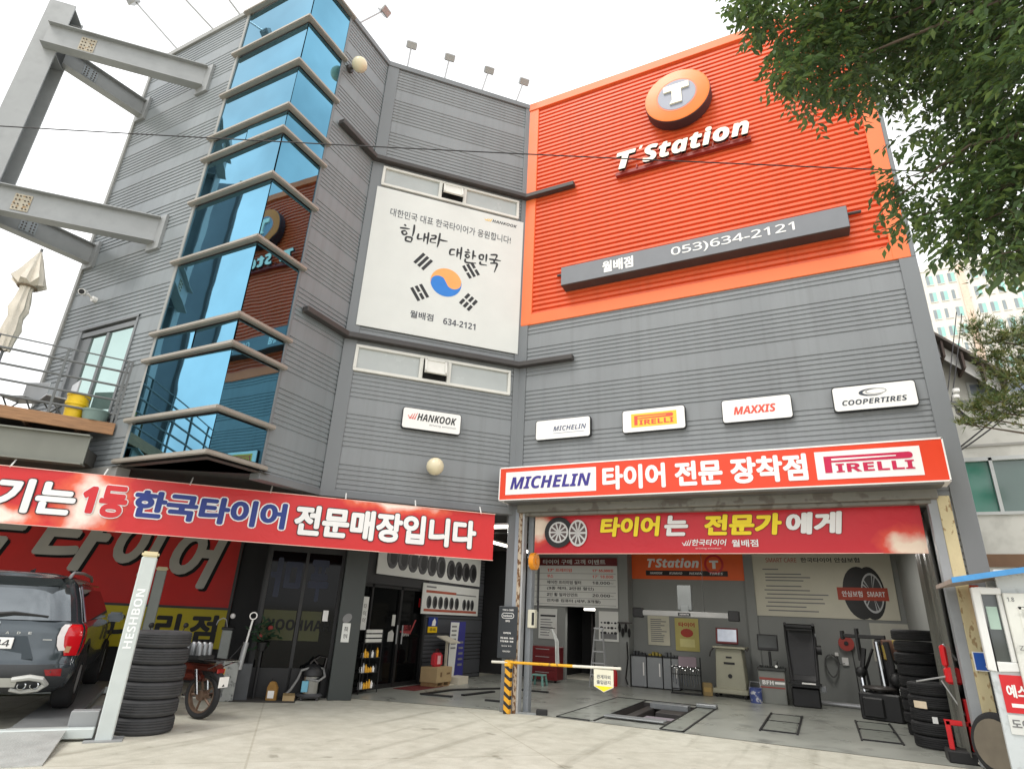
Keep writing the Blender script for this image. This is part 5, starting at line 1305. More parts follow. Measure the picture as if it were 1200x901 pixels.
m = MB(); m.lathe([(.001, 0), (.135, 0), (.165, .40), (.175, .40), (.175, .43), (.15, .43), (.13, .03)], (0, 0, 0), (0, 0, 1), 24); m.lathe([(.156, .24), (.168, .25), (.170, .30), (.16, .31)], (0, 0, 0), (0, 0, 1), 24); m.build('pail', YELLOW, t)
m = MB(); m.tube([(.17 * math.cos(a), .17 * math.sin(a), .40 - .05 * math.sin(a)) for a in [math.pi * i / 10 for i in range(11)]], .006, 5); m.build('handle', SILVER, t)
t = thing('planter', 'flat teal tub beside the yellow bucket on the balcony', 'tub', (-10.78, 5.55, 4.37), 0)
m = MB(); m.lathe([(.001, 0), (.17, 0), (.20, .16), (.21, .16), (.21, .19), (.18, .19)], (0, 0, 0), (0, 0, 1), 20); m.build('tub', mat('grey_green_tub', (112, 132, 126), .6), t); m = MB(); m.cyl((0, 0, .14), (0, 0, .16), .18, n=18); m.build('soil', mat('soil', (70, 58, 48), .9), t)
for k, (x, y, rz, lab) in enumerate(((-12.35, 5.1, 20, 'grey folding chair on the balcony behind the rail'), (-11.75, 5.35, -15, 'silver folding chair on the balcony nearest the door'))):
    t = thing('folding_chair', lab, 'chair', (x, y, 4.35), rz, 'chairs on the balcony')
    m = MB(); m.box(-.24, .24, -.2, .2, .44, .47); m.build('seat', SILVER, t, bevel=.008)
    m = MB(); m.box(-.24, .24, .2, .23, .52, .86); m.build('backrest', SILVER, t, bevel=.008)
    for sx in (-.22, .22):
        m = MB(); m.cyl((sx, -.22, 0), (sx, .2, .5), .014, n=6); m.build('leg', RAILGREY, t); m = MB(); m.cyl((sx, .24, 0), (sx, -.16, .46), .014, n=6); m.build('leg', RAILGREY, t)

# ------------------------------------------------------------------ shutter opening: barrier, dark board, reel
t = thing('barrier', 'yellow and white barrier arm on a hazard striped post at the shop opening', 'barrier', (-5.235, 10.72, 0), 0)
m = MB(); m.box(-.055, .055, -.05, .05, 0, .82); m.build('post', HAZARD, t, bevel=.008)
m = MB(); m.box(-.065, .065, -.06, .06, .76, .86); m.build('pivot', SAFETY, t, bevel=.01)
m = MB(); m.cyl((-.33, -.04, .815), (.1, -.04, .83), .022, n=10); m.cyl((1.2, -.04, .852), (2.1, -.04, .875), .022, n=10); ao = m.build('arm', mat('arm_white', (226, 222, 208), .5), t)
m = MB(); m.cyl((.0, -.04, .829), (1.25, -.04, .854), .0235, n=10); m.build('arm_sleeve', SAFETY, ao)
o = MB(); o.add([(-.17, -.004, .34), (.17, -.004, .34), (.17, -.004, .08), (.0, -.004, 0), (-.17, -.004, .08), (-.17, .004, .34), (.17, .004, .34), (.17, .004, .08), (0, .004, 0), (-.17, .004, .08)], [(0, 1, 2, 3, 4)[::-1], (5, 6, 7, 8, 9), (0, 5, 9, 4), (4, 9, 8, 3), (3, 8, 7, 2), (2, 7, 6, 1), (1, 6, 5, 0)])
t = thing('hanging_tag', 'cream pennant with black and yellow print hanging from the barrier arm', 'pennant', (-3.43, 10.66, .50), 0)
o.build('cloth', mat('cream_pennant', (226, 222, 200), .7, 0, .05, 5), t)
m = MB(); m.text('관계자외', -.12, .12, .2, .26, -.0062, 0, bold=.03); m.text('출입금지', -.12, .12, .12, .18, -.0062, 0, bold=.03); m.add([(-.16, -.006, .09), (.16, -.006, .09), (.0, -.006, .01)], [(0, 2, 1)], 1); m.build('lettering', [GREYINK, YELLOWINK], t)
t = thing('hours_board', 'black opening hours board with white print on the corner column', 'sign', (-5.52, 10.80, .88), 0)
m = MB(); m.box(0, .39, -.025, 0, 0, .9); m.build('board', mat('charcoal_board', (50, 54, 58), .5, 0, .05, 4), t, bevel=.008)
m = MB(); y = -.028
m.text('TIRE & CARE', .08, .31, .82, .85, y, 0, bold=.02); m.text('hankook', .1, .29, .715, .755, y, 0, bold=.03)
vs = []; fs = []
for i in range(28):
    a = 2 * math.pi * i / 28; r_ = .06
    cx_ = .195 + (.08 if math.cos(a) > 0 else -.08)
    vs += [(cx_ + .05 * math.cos(a), y, .735 + .05 * math.sin(a)), (cx_ + .04 * math.cos(a), y, .735 + .04 * math.sin(a))]
for i in range(28): j = (i + 1) % 28; fs.append((2 * i, 2 * j, 2 * j + 1, 2 * i + 1))
m.add(vs, fs, 0)
m.text('월배점', .15, .24, .625, .66, y, 0, bold=.03); m.text('OPEN', .12, .27, .42, .45, y, 0, bold=.04); m.text('평일 08:30 - 19:00', .06, .33, .33, .365, y, 0, bold=.03); m.text('토요일 08:30 - 18:00', .06, .33, .275, .31, y, 0, bold=.03); m.text('일요일 휴무', .09, .3, .2, .225, y, 0); m.text('634-2121', .12, .27, .11, .135, y, 0, bold=.02)
m.build('lettering', [SIGNWHITE], t)
t = thing('alarm_reel', 'round orange cable reel at the left shutter rail', 'reel', (-4.92, 11.0, 2.46), 0)
m = MB(); m.cyl((-.05, 0, .16), (.05, 0, .16), .16, n=24); m.cyl((-.07, 0, .16), (.07, 0, .16), .06, n=14); m.build('drum', mat('amber_reel', (236, 150, 30), .45), t)
m = MB(); m.tube([(.1, .02, .05), (.1, .02, -.5), (.1, .02, -.55)], .01, 5); m.cyl((.1, .02, -.55), (.1, .02, -.75), .02, n=8); m.build('cord', BLACK, t); m = MB(); m.box(-.12, -.02, -.02, .02, .06, .09); m.box(-.14, -.02, -.02, .02, .22, .25); m.build('bracket', SILVER, t)
t = thing('control_box', 'beige shutter control box beside the left shutter rail', 'control box', (-5.02, 11.05, 1.42), 0)
m = MB(); m.box(0, .15, -.06, .06, 0, .32); m.build('case', mat('beige_box', (206, 202, 182), .5), t, bevel=.01); m = MB(); m.box(.09, .14, -.064, -.06, .05, .27); m.build('panel', BLACK, t)

# ------------------------------------------------------------------ right shop bay
def flat_poster(name, label, loc, w, h, face, draw=None, mats=(), cat_='poster', rz=0, group=None):
    t = thing(name, label, cat_, loc, rz, group); m = MB(); m.box(0, w, -.012, 0, 0, h); m.build('sheet', face, t)
    if draw: m = MB(); draw(m, w, h, -.0145); m.build('print', list(mats), t)
    return t
def rows_print(n, x0, x1, z0, z1, mi=0, seed=1):
    def f(m, w, h, y):
        r_ = random.Random(seed)
        for i in range(n):
            z = z1 - (z1 - z0) * i / max(1, n - 1); m.box(x0, x0 + (x1 - x0) * r_.uniform(.6, 1), y, y + .002, z - .012, z + .012, mi)
    return f
def price(m, w, h, y):
    m.box(0, w, y + .001, y + .002, h - .22, h, 1); m.text('타이어 구매 고객 이벤트', .3, w - .35, h - .18, h - .04, y - .001, 2, bold=.03)
    rows = ['17" 프레미엄', '부스', '에어컨 프리미엄 필터', '(3종 헤파, 2만원 할인)', '2인 휠 얼라인먼트', '전차종 컴퓨터 (세부, 3개월)']
    pr = ['17" 55,000원', '17" 18,000', '18,000~', '', '20,000~', '']
    for i in range(6):
        z = h - .40 - i * .172; m.text(rows[i], .45, .45 + .085 * len(rows[i]) * 1.15, z, z + .1, y, 3 if i < 2 else 0, bold=.03)
        if pr[i]: m.text(pr[i], w - .75, w - .12, z, z + .09, y, 3 if i < 2 else 0, bold=.03)
        m.box(.05, w - .05, y, y + .002, z - .045, z - .035, 4)
    m.box(.12, .2, y, y + .002, .08, h - .3, 4)
flat_poster('price_board', 'grey white price board with dark red heading inside the shop', (-7.77, 17.38, 1.95), 2.62, 1.36, PVC, price, (INK, DARKRED, PVC, SALMON, GREYINK))
flat_poster('notice_sheet', 'white notice sheet on the wall left of the inner doorway', (-7.57, 17.40, 1.05), .58, .82, PVC, lambda m, w, h, y: (m.box(.05, w - .05, y, y + .002, h - .22, h - .17, 0), rows_print(7, .06, w - .06, .1, h - .3, 1, 3)(m, w, h, y), m.box(.05, w - .05, y, y + .002, .28, .3, 0)), (INK, GREYINK))
flat_poster('pictogram_poster', 'white poster with rows of small black pictures right of the inner doorway', (-5.72, 17.40, 1.08), .57, .78, PVC, lambda m, w, h, y: [m.sphere((.08 + (i % 5) * .1, y, h - .3 - (i // 5) * .13), .03 + .012 * ((i * 7) % 3), 6, sc=(1, .05, .7)) for i in range(15)] and m.box(.05, w - .05, y, y + .002, .06, .2, 1), (INK, GREYINK))
def od(m, w, h, y):
    m.text("T'Station", .55, 2.0, .32, .58, y, 0, bold=.06, shear=.25); m.lathe([(.26, 0), (.2, .001)], (2.4, y, .42), (0, -1, 0), 24, mi=1); m.text('T', 2.28, 2.52, .3, .52, y, 0, bold=.08)
    m.box(.5, 2.75, y, y + .002, .1, .24, 2)
    for i, s_ in enumerate(('HANKOOK', 'KUMHO', 'NEXEN', 'TIRES')): m.text(s_, .62 + i * .55, .98 + i * .55, .14, .2, y - .002, 3, bold=.03, shear=.2)
flat_poster('orange_board', 'orange board with a black strip on the back wall of the shop', (-4.95, 17.88, 2.78), 3.26, .9, mat('board_orange', (240, 98, 30), .5, 0, .06, 2), od, (SIGNWHITE, RED, BLACK, LETTERWHITE), 'sign')
def sm(m, w, h, y):
    m.text('SMART CARE', .35, 1.1, h - .2, h - .09, y, 1, bold=.01); m.text('한국타이어 안심보험', 1.2, 2.55, h - .2, h - .08, y, 0, bold=.03)
    rr = random.Random(4)
    for i, z in enumerate((1.16, 1.04, .96, .88, .74, .64, .54, .44, .34, .24, .14)):
        a = .25 if i in (0, 5, 7, 9) else .3; m.box(a, a + rr.uniform(.8, 1.5) * (.4 if i == 0 else 1), y, y + .002, z - .014, z + .014, 2)
    wheel = m
    def el(r0, r1, mi, yy, cx, sx):
        vs = []; fs = []
        for i in range(32):
            a = 2 * math.pi * i / 32; vs += [(cx + sx * r0 * math.cos(a), yy, .62 + r0 * math.sin(a)), (cx + sx * r1 * math.cos(a), yy, .62 + r1 * math.sin(a))]
        for i in range(32): j = (i + 1) % 32; fs.append((2 * i, 2 * i + 1, 2 * j + 1, 2 * j))
        m.add(vs, fs, mi)
    el(.001, .62, 3, y, 2.45, .6); el(.001, .62, 3, y - .001, 2.68, .5); el(.001, .46, 4, y - .002, 2.72, .5); el(.42, .47, 5, y - .003, 2.72, .5)
    for k in range(5):
        a = 2 * math.pi * k / 5
        for da in (-.14, .14): m.add([(2.72 + .5 * q * math.cos(a + d2), y - .004, .62 + q * math.sin(a + d2)) for q, d2 in ((.05, 0), (.44, da - .05), (.44, da + .05))], [(0, 1, 2)], 5)
    m.box(1.95, 3.05, y - .006, y - .004, .44, .74, 1); m.text('안심보험', 2.05, 2.5, .52, .66, y - .007, 6, bold=.03); m.text('SMART', 2.6, 2.98, .53, .65, y - .007, 6, bold=.03)
flat_poster('insurance_poster', 'wide cream poster with a large tyre picture on the right back wall', (-1.56, 17.88, 1.92), 3.22, 1.54, mat('cream_poster', (206, 202, 184), .6, 0, .04, 2), sm, (INK, mat('brick_red_print', (176, 70, 50), .6), GREYINK, BLACK, mat('print_hub', (58, 58, 60), .5), SILVER, LETTERWHITE))
flat_poster('notice_sheet', 'tall cream certificate sheet under the aligner beam', (-4.45, 17.88, 1.05), .6, .78, mat('cream_sheet', (200, 196, 176), .6), rows_print(12, .08, .52, .1, .66, 0, 8), (GREYINK,))
def yp(m, w, h, y):
    m.text('타이어', .1, w - .1, h - .22, h - .1, y, 1, bold=.05); m.sphere((w / 2, y, h * .55), .17, 12, 1, sc=(1, .02, .65)); m.box(.12, w - .12, y, y + .002, .1, .3, 2)
flat_poster('yellow_poster', 'yellow poster with a red picture on the back wall above the tool rack', (-3.70, 17.88, .95), .63, .82, mat('yellow_poster', (188, 176, 104), .6, 0, .06, 3), yp, (INK, mat('poster_red', (170, 60, 44), .6), mat('poster_pale', (214, 206, 140), .6)))
flat_poster('white_sheet', 'plain white sheet on the wall behind the tyre changer', (.98, 17.88, 1.0), .85, .85, mat('dull_white_sheet', (186, 184, 172), .7))
# wheel aligner beam
t = thing('aligner_beam', 'long silver wheel aligner beam with black end boxes hanging in the shop', 'aligner', (-2.87, 15.0, 1.72), 0)
m = MB(); m.box(-1.0, 1.0, -.05, .05, .05, .17); m.build('bar', mat('dull_silver_bar', (150, 150, 148), .4, .3), t, bevel=.01)
for sx in (-1.08, 1.08): m = MB(); m.box(sx - .12, sx + .12, -.08, .08, .0, .22); m.build('camera_box', BLACK, t, bevel=.02)
m = MB(); m.box(-.14, .14, -.055, -.05, .07, .14); m.build('name_plate', BLACK, t)
m = MB(); m.text('HESHBON', -.1, .1, .09, .12, -.057, 0); m.build('lettering', LETTERWHITE, t)
m = MB(); m.box(-.17, .15, .1, .25, .2, .75); m.box(-.1, .08, .06, .2, .08, .3); m.build('lift_column', mat('dull_column', (120, 124, 124), .5), t, bevel=.01); m = MB(); m.cyl((.45, 0, .17), (.45, 0, 1.8), .006, n=4); m.build('cable', BLACK, t)
# tool cabinets
for i, x in enumerate((-4.83, -4.4, -3.97)):
    t = thing('tool_cabinet', 'grey narrow tool cabinet at the back wall, %s of the three' % ['leftmost', 'middle', 'rightmost'][i], 'cabinet', (x, 17.4, 0), 0, 'tool cabinets at the back wall')
    m = MB(); m.box(.01, .41, 0, .45, .03, .76); m.build('body', CABGREY, t, bevel=.008)
    m = MB(); m.box(.0, .42, -.01, .46, .76, .80); m.box(.02, .4, .02, .43, 0, .03); m.build('top', BLACK, t, bevel=.006)
    m = MB(); m.box(.33, .36, -.012, 0, .3, .62); m.build('handle', SIGNWHITE, t)
    m = MB(); rr = random.Random(i)
    for k in range(4): m.box(.05 + k * .09, .11 + k * .09, .05, .2, .80, .80 + rr.uniform(.03, .1), 0)
    m.build('tool', [mat('tool_mix_%d' % i, [(52, 54, 56), (150, 134, 50), (90, 92, 94)][i], .5)], t)
t = thing('spanner_rack', 'wire rack full of silver wheel spanners below the yellow poster', 'rack', (-3.25, 16.75, 0), 0)
m = MB()
for x in (-.36, .36): m.cyl((x, 0, 0), (x, 0, .86), .016, n=6)
for z in (.12, .45, .62): m.cyl((-.36, 0, z), (.36, 0, z), .012, n=6)
m.box(-.38, .38, -.05, .1, .0, .04); m.build('frame', BLACK, t)
sp0 = None
for k in range(11):
    x = -.32 + k * .064; z1 = .62 - .04 * (k % 3)
    if sp0 is None:
        sp0 = q_ = MB().cyl((0, 0, 0), (.01, 0, -.36), .013, n=6).sphere((0, 0, 0), .026, 8).build('spanner', CHROME)
        tag(q_, 'silver wheel spanner hanging on the wire rack below the yellow poster', 'spanner', 'wheel spanners on the wire rack')
    else: q_ = sp0.copy(); C.objects.link(q_)
    put(q_, (-3.25 + x, 16.72, z1), 0)
m = MB(); m.box(-.17, .27, -.04, .0, .62, .86); m.build('tray', mat('mauve_tray', (150, 132, 140), .5), t, bevel=.01)
# alignment console
t = thing('alignment_console', 'beige wheeled console with a tilted screen at the back wall', 'machine', (-2.22, 17.2, 0), -4)
m = MB(); m.prism([(-.36, .18), (.36, .18), (.31, 1.1), (-.31, 1.1)], -.2, .22); m.build('body', BEIGEMETAL, t, bevel=.015)
m = MB(); m.box(-.42, .42, -.34, .25, .09, .2); m.build('base', BEIGEMETAL, t, bevel=.02); m = MB(); m.box(-.36, .42, -.32, .22, 1.1, 1.15); m.build('keyboard_shelf', BEIGEMETAL, t, bevel=.01)
m = MB(); m.T = Matrix.Translation(Vector((-.05, -.02, 1.2))) @ Matrix.Rotation(R(-12), 4, 'X'); m.box(-.27, .27, -.04, .02, 0, .38); so = m.build('screen_frame', DARKRED, t, bevel=.012)
m = MB(); m.T = Matrix.Translation(Vector((-.05, -.02, 1.2))) @ Matrix.Rotation(R(-12), 4, 'X'); m.box(-.22, .24, -.045, -.04, .05, .34); m.build('screen', SCREEN, so)
m = MB(); m.box(-.13, .13, -.21, -.19, .74, .79); m.box(-.07, .07, -.212, -.2, .88, .92); m.lathe([(.05, 0), (.05, .012), (.001, .012)], (.0, -.2, .48), (0, -1, 0), 16); m.build('emblem', BLACK, t)
m = MB()
for x in (-.34, .34):
    for y in (-.26, .18): m.sphere((x, y, .045), .045, 8)
m.build('castor', BLACK, t)
m = MB(); m.tube([(-.32, -.22, 1.14), (-.42, -.28, 1.0), (-.45, -.25, .9)], .02, 6); m.tube([(.36, -.2, 1.15), (.46, -.3, 1.08), (.5, -.28, 1.14)], .02, 6); m.build('cable', DARKSTEEL, t)
# water bucket
t = thing('wiper_bucket', 'blue and white paint tin on the floor beside the grey balancer', 'tin', (-1.62, 16.4, 0), 0)
m = MB(); m.lathe([(.001, 0), (.13, 0), (.14, .3), (.145, .3), (.145, .32), (.001, .32)], (0, 0, 0), (0, 0, 1), 20); m.build('tin', mat('blue_tin', (70, 84, 140), .45, 0, .15, 8, spots=(200, 200, 204), spot_scale=9), t); m = MB(); m.tube([(-.14, 0, .26), (-.1, 0, .44), (.1, 0, .44), (.14, 0, .26)], .006, 5); m.build('handle', SILVER, t)
t = thing('oil_tin', 'brown carton bag beside the beige console', 'bag', (-2.78, 16.9, 0), 10)
m = MB(); m.box(-.12, .12, -.08, .08, 0, .3); m.build('bag', mat('brown_paper', (150, 128, 86), .8), t, bevel=.02); m = MB(); m.box(-.08, .08, -.084, -.08, .1, .2); m.build('label', mat('paper_label', (180, 150, 90), .7), t)
# wheel balancer
t = thing('wheel_balancer', 'grey wheel balancer with monitor and white and red stripe lettering', 'machine', (-1.24, 16.5, 0), 0)
m = MB(); m.box(-.3, .28, 0, .5, 0, .7); m.build('body', mat('balancer_grey', (128, 130, 124), .5, 0, .06, 4), t, bevel=.015)
m = MB(); m.box(-.28, .26, -.006, 0, .5, .55, 1); m.text('BFH', -.22, .02, .4, .49, -.008, 0, bold=.05); m.box(.05, .26, -.006, 0, .42, .47, 0); m.box(-.28, .26, -.006, 0, .33, .36, 1); m.build('lettering', [SIGNWHITE, mat('dull_red_stripe', (150, 70, 60), .5)], t)
m = MB(); m.box(-.3, .3, -.04, .5, .7, .76); 
for k in range(5): m.cyl((-.22 + k * .11, .12, .76), (-.22 + k * .11, .12, .80), .045, n=12)
m.build('weight_tray', mat('dark_tray', (58, 60, 58), .5), t, bevel=.01)
m = MB(); m.box(-.06, .0, .35, .41, .76, 1.1); m.T = Matrix.Translation(Vector((-.05, .3, 1.12))) @ Matrix.Rotation(R(-8), 4, 'X'); m.box(-.23, .23, 0, .05, 0, .36); mo = m.build('monitor', BLACK, t, bevel=.012)
m = MB(); m.T = Matrix.Translation(Vector((-.05, .3, 1.12))) @ Matrix.Rotation(R(-8), 4, 'X'); m.box(-.2, .2, -.005, 0, .06, .33); m.build('screen', mat('dark_screen', (70, 74, 72), .2), mo)
m = MB(); m.cyl((.12, .1, .8), (.12, -.1, .8), .03, n=10); m.tube([(.1, .3, .78), (.15, .25, .95), (.05, .2, .92)], .018, 6); m.build('shaft', CHROME, t)
# wheel guard / black changer column
t = thing('wheel_guard_machine', 'tall black curved wheel guard machine next to the grey balancer', 'machine', (-.55, 16.5, 0), 0)
m = MB()
vs = []; prof = [(.0, .52, -.1), (.1, .66, -.1), (.14, 1.0, -.02), (.2, 1.4, .04), (.22, 1.62, .0), (.18, 1.72, -.1), (.1, 1.74, -.2)]
for y, z, _ in prof:
    hw = .30 if z > 1.5 else .26 + .04 * (z - .5); vs += [(-hw, y, z), (hw, y, z)]
m.add(vs, [(2 * i, 2 * i + 1, 2 * i + 3, 2 * i + 2) for i in range(len(prof) - 1)], 0, True)
vs2 = [(v[0], v[1] + .04, v[2]) for v in vs]; m.add(vs2, [(2 * i + 1, 2 * i, 2 * i + 2, 2 * i + 3) for i in range(len(prof) - 1)], 0, True)
m.build('guard', mat('guard_shell', (34, 34, 36), .4), t)
m = MB(); m.add([(v[0] * .8, v[1] - .012, v[2] * .99) for v in vs[2:10]], [(2 * i, 2 * i + 1, 2 * i + 3, 2 * i + 2) for i in range(3)], 0, True); m.build('inner_panel', mat('guard_inner', (36, 36, 37), .45, 0, .3, 5), t)
m = MB(); m.tube([(.30, .10, .95), (.315, .16, 1.3), (.325, .17, 1.55)], .008, 6); m.build('silver_edge', SILVER, t)
for sx in (-1, 1):
    m = MB(); m.tube([(sx * (.30 if z > 1.5 else .27 + .04 * (z - .5)), y - .02, z) for y, z, _ in prof], .035, 8); m.build('side_rail', BLACK, t)
m = MB(); m.box(-.30, .28, -.1, .4, .0, .40); m.build('base', BLACK, t, bevel=.03)
m = MB(); m.box(-.34, .34, -.26, .3, .42, .54); m.build('seat_shelf', BLACK, t, bevel=.05, seg=2)
m = MB(); m.box(-.33, .33, -.26, .18, 1.60, 1.72); m.build('hood', BLACK, t, bevel=.06, seg=3)
m = MB(); m.box(-.06, .22, -.27, -.255, .49, .52); m.build('white_strip', SIGNWHITE, t); m = MB(); m.box(.3, .42, -.12, .0, .34, .46); m.build('pedal_box', mat('grey_box', (130, 132, 134), .5), t, bevel=.01)
m = MB(); m.cyl((.32, .1, 1.2), (.42, .1, 1.2), .1, n=14); m.build('motor', BLACK, t)
# hose reel, hose, sockets
t = thing('hose_reel', 'round red hose reel on the back wall', 'reel', (.42, 17.86, 1.20), 0)
m = MB(); m.cyl((0, 0, .16), (0, -.14, .16), .17, n=22); m.build('drum', mat('dull_red_reel', (168, 58, 50), .5), t); m = MB(); m.cyl((0, -.14, .16), (0, -.16, .16), .05, n=12); m.build('hub', BLACK, t); m = MB(); m.tube([(.1, -.08, .0), (.12, -.08, -.4), (.14, -.08, -1.18)], .01, 6); m.build('hose', BLACK, t)
t = thing('hose_coil', 'coiled grey air hose hanging on the back wall', 'hose', (.05, 17.86, .62), 0)
m = MB(); m.tube([(.14 * math.cos(i * .5) + .02 * math.sin(i), -.04 - .004 * i, .22 + .25 * math.sin(i * .5)) for i in range(38)], .014, 6); m.build('coil', mat('grey_rubber_hose', (92, 92, 92), .6), t); m = MB(); m.cyl((0, 0, .46), (0, -.14, .46), .02, n=8); m.build('hook', SILVER, t)
t = thing('power_sockets', 'white power sockets on the back wall beneath the red reel', 'socket', (.28, 17.86, .86), 0)
m = MB(); m.box(0, .14, -.04, 0, 0, .18); m.build('socket', SIGNWHITE, t, bevel=.01); m = MB(); m.box(-.14, -.06, -.04, 0, .2, .28); m.build('socket', SIGNWHITE, t, bevel=.01); m = MB(); m.tube([(-.1, -.03, .2), (-.06, -.05, .02), (.05, -.05, .05)], .008, 5); m.build('cable', BLACK, t)
t = thing('air_pipe', 'pale pipe lying on the floor along the back wall', 'pipe', (.2, 17.2, 0), -8)
m = MB(); m.cyl((-.9, 0, .06), (.9, 0, .06), .05, n=10); m.build('pipe', SILVER, t); m = MB(); m.cyl((.45, -.05, .1), (.45, -.05, .42), .1, .09, 14); m.build('canister', mat('grey_canister', (150, 150, 146), .5), t)
# tyre changer
t = thing('tyre_changer', 'black tyre changer with silver column and swing arm at the right wall', 'machine', (.92, 15.6, 0), -20)
m = MB(); m.box(-.36, .4, -.4, .4, .0, .5); m.box(-.3, .1, -.44, -.38, .05, .42); m.box(.2, .46, .1, .45, .5, .95); m.build('base', BLACK, t, bevel=.03)
m = MB(); m.lathe([(.001, 0), (.3, 0), (.32, .03), (.3, .06), (.001, .06)], (-.02, -.1, .55), (0, 0, 1), 20); m.cyl((-.02, -.1, .5), (-.02, -.1, .56), .12, n=14); m.build('turntable', DARKSTEEL, t)
m = MB(); m.box(-.12, .12, .3, .5, .4, 1.5); m.build('column', BLACK, t, bevel=.02); m = MB(); m.cyl((.0, .2, .3), (-.06, .24, 1.45), .05, n=10); m.cyl((-.28, -.2, .2), (-.32, -.16, .75), .035, n=8); m.build('ram', CHROME, t)
m = MB(); m.box(-.75, .1, .3, .38, 1.5, 1.58); m.box(-.48, -.42, .28, .4, 1.05, 1.7); m.box(-.78, -.72, .28, .4, 1.46, 1.64); m.build('arm', BLACK, t, bevel=.01)
m = MB(); m.cyl((-.45, .34, 1.05), (-.45, .34, .3), .012, n=6); m.cyl((-.45, .34, 1.4), (-.45, .34, 1.1), .03, n=8); m.build('rod', SILVER, t)
m = MB(); m.box(.02, .4, .25, .5, 1.1, 1.5); m.build('control_unit', mat('brown_unit', (92, 62, 48), .5, 0, .2, 5, spots=(150, 130, 50), spot_scale=7), t, bevel=.02)
m = MB(); m.tube([(-.34, .3, 1.3), (-.4, .2, .9), (-.36, 0, .6)], .05, 8); m.tube([(.16, .1, 1.45), (.22, .05, 1.0), (.2, -.1, .55)], .06, 8); m.sphere((.3, -.1, .75), .14, 10); m.sphere((-.34, -.1, .85), .11, 10); m.tube([(.2, .3, 1.1), (.5, .2, .8), (.42, .0, .5), (.55, -.2, .2)], .03, 6); m.tube([(-.2, .4, 1.3), (-.36, .3, .9), (-.3, .2, .5)], .03, 6); m.build('hose', BLACK, t)
m = MB()
for k in range(4): m.box(.38, .44, -.3 + k * .13, -.22 + k * .13, .5 - k * .1, .62 - k * .1)
m.build('tag', mat('white_plastic_tag', (200, 200, 198), .5), t)
# red floor jack and lever at the right jamb
t = thing('trolley_jack', 'red trolley jack on a black box behind the right shutter jamb', 'jack', (1.42, 11.35, 0), 0)
m = MB(); m.box(-.1, .26, -.16, .2, 0, .16); m.build('box', BLACK, t, bevel=.02)
m = MB(); m.box(-.06, .0, -.1, -.03, .16, .52); m.box(-.06, .3, -.1, -.03, .46, .52); m.box(.2, .28, -.1, .1, .16, .8); m.build('bracket', RED, t, bevel=.008)
m = MB(); m.box(.06, .26, -.05, .12, .98, 1.2); m.box(.05, .13, -.05, .05, 1.2, 1.5); m.build('lever', RED, t, bevel=.03)
m = MB(); m.cyl((.1, 0, 1.5), (.24, .05, 1.3), .025, n=8); m.cyl((-.3, .1, .98), (.08, .0, 1.08), .012, n=6); m.cyl((.0, -.02, 1.02), (.2, -.04, .6), .01, n=6); m.build('rod', SILVER, t)
m = MB(); m.tube([(.2, -.1, .05), (.3, -.3, .02), (.36, -.2, .03), (.28, -.12, .03)], .014, 6); m.build('cable', mat('pale_cable', (206, 200, 184), .6), t)
# left part of the shop
t = thing('step_ladder', 'pale aluminium step ladder behind the barrier pennant', 'ladder', (-5.5, 16.7, 0), 10)
for sx in (-1, 1):
    m = MB(); m.cyl((sx * .22, -.2, 0), (sx * .1, 0, 1.4), .02, n=6); m.build('rail', SILVER, t); m = MB(); m.cyl((sx * .22, .3, 0), (sx * .1, .03, 1.4), .016, n=6); m.build('rail', SILVER, t)
m = MB()
for k in range(4): f_ = (k + 1) / 5; m.box(-.21 + .11 * f_, .21 - .11 * f_, -.2 + .2 * f_ - .03, -.2 + .2 * f_ + .06, 1.4 * f_ - .012, 1.4 * f_ + .012)
m.box(-.13, .13, -.04, .08, 1.39, 1.43); m.build('step', SILVER, t)
t = thing('tool_chest', 'dark red tool chest on the floor behind the left shutter rail', 'tool chest', (-7.0, 16.6, 0), 0)
m = MB(); m.box(-.42, .42, -.2, .3, .06, .88); m.build('chest', DARKRED, t, bevel=.015)
for k in range(4): m = MB(); m.box(-.38, .38, -.212, -.2, .12 + k * .19, .28 + k * .19); d_ = m.build('drawer', DARKRED, t, bevel=.004); m = MB(); m.box(-.2, .2, -.225, -.212, .24 + k * .19, .255 + k * .19); m.build('handle', SILVER, d_)
m = MB(); m.sphere((-.35, -.1, .04), .04, 8); m.sphere((.35, -.1, .04), .04, 8); m.build('castor', BLACK, t)
t = thing('stool', 'small teal plastic stool in front of the red tool chest', 'stool', (-6.75, 15.6, 0), 0)
m = MB(); m.box(-.17, .17, -.14, .14, .22, .26); m.build('seat', TEAL, t, bevel=.015)
for sx in (-1, 1):
    for sy in (-1, 1): m = MB(); m.cyl((sx * .17, sy * .14, 0), (sx * .14, sy * .11, .23), .035, .03, 8); m.build('leg', TEAL, t)
t = thing('air_hose', 'looped pale air hose hanging behind the left shutter rail', 'hose', (-4.85, 11.6, .9), 0)
m = MB()
for k in range(3): m.tube([(-.02, .02 * k, .45), (.08, .02 * k, .5), (.16 + .02 * k, .02 * k, .3), (.18 + .02 * k, .02 * k, -.1)], .012, 6)
m.build('hose', mat('pale_hose', (170, 172, 168), .5), t)
t = thing('work_gloves', 'dark hoses and gloves hanging on the grey wall pier', 'gloves', (-5.0, 17.36, 1.0), 0)
m = MB()
for k in range(4): m.sphere((-.1 + k * .09, -.05, .45 - .12 * (k % 2)), .07, 8, sc=(.6, .5, 1.8))
m.tube([(.1, -.04, .1), (.12, -.05, -.3), (.05, -.05, -.8), (.1, -.06, -.95)], .02, 6); m.build('glove', BLACKMAT, t); m = MB(); m.box(-.16, .24, -.03, 0, .56, .6); m.build('hanger', DARKSTEEL, t)
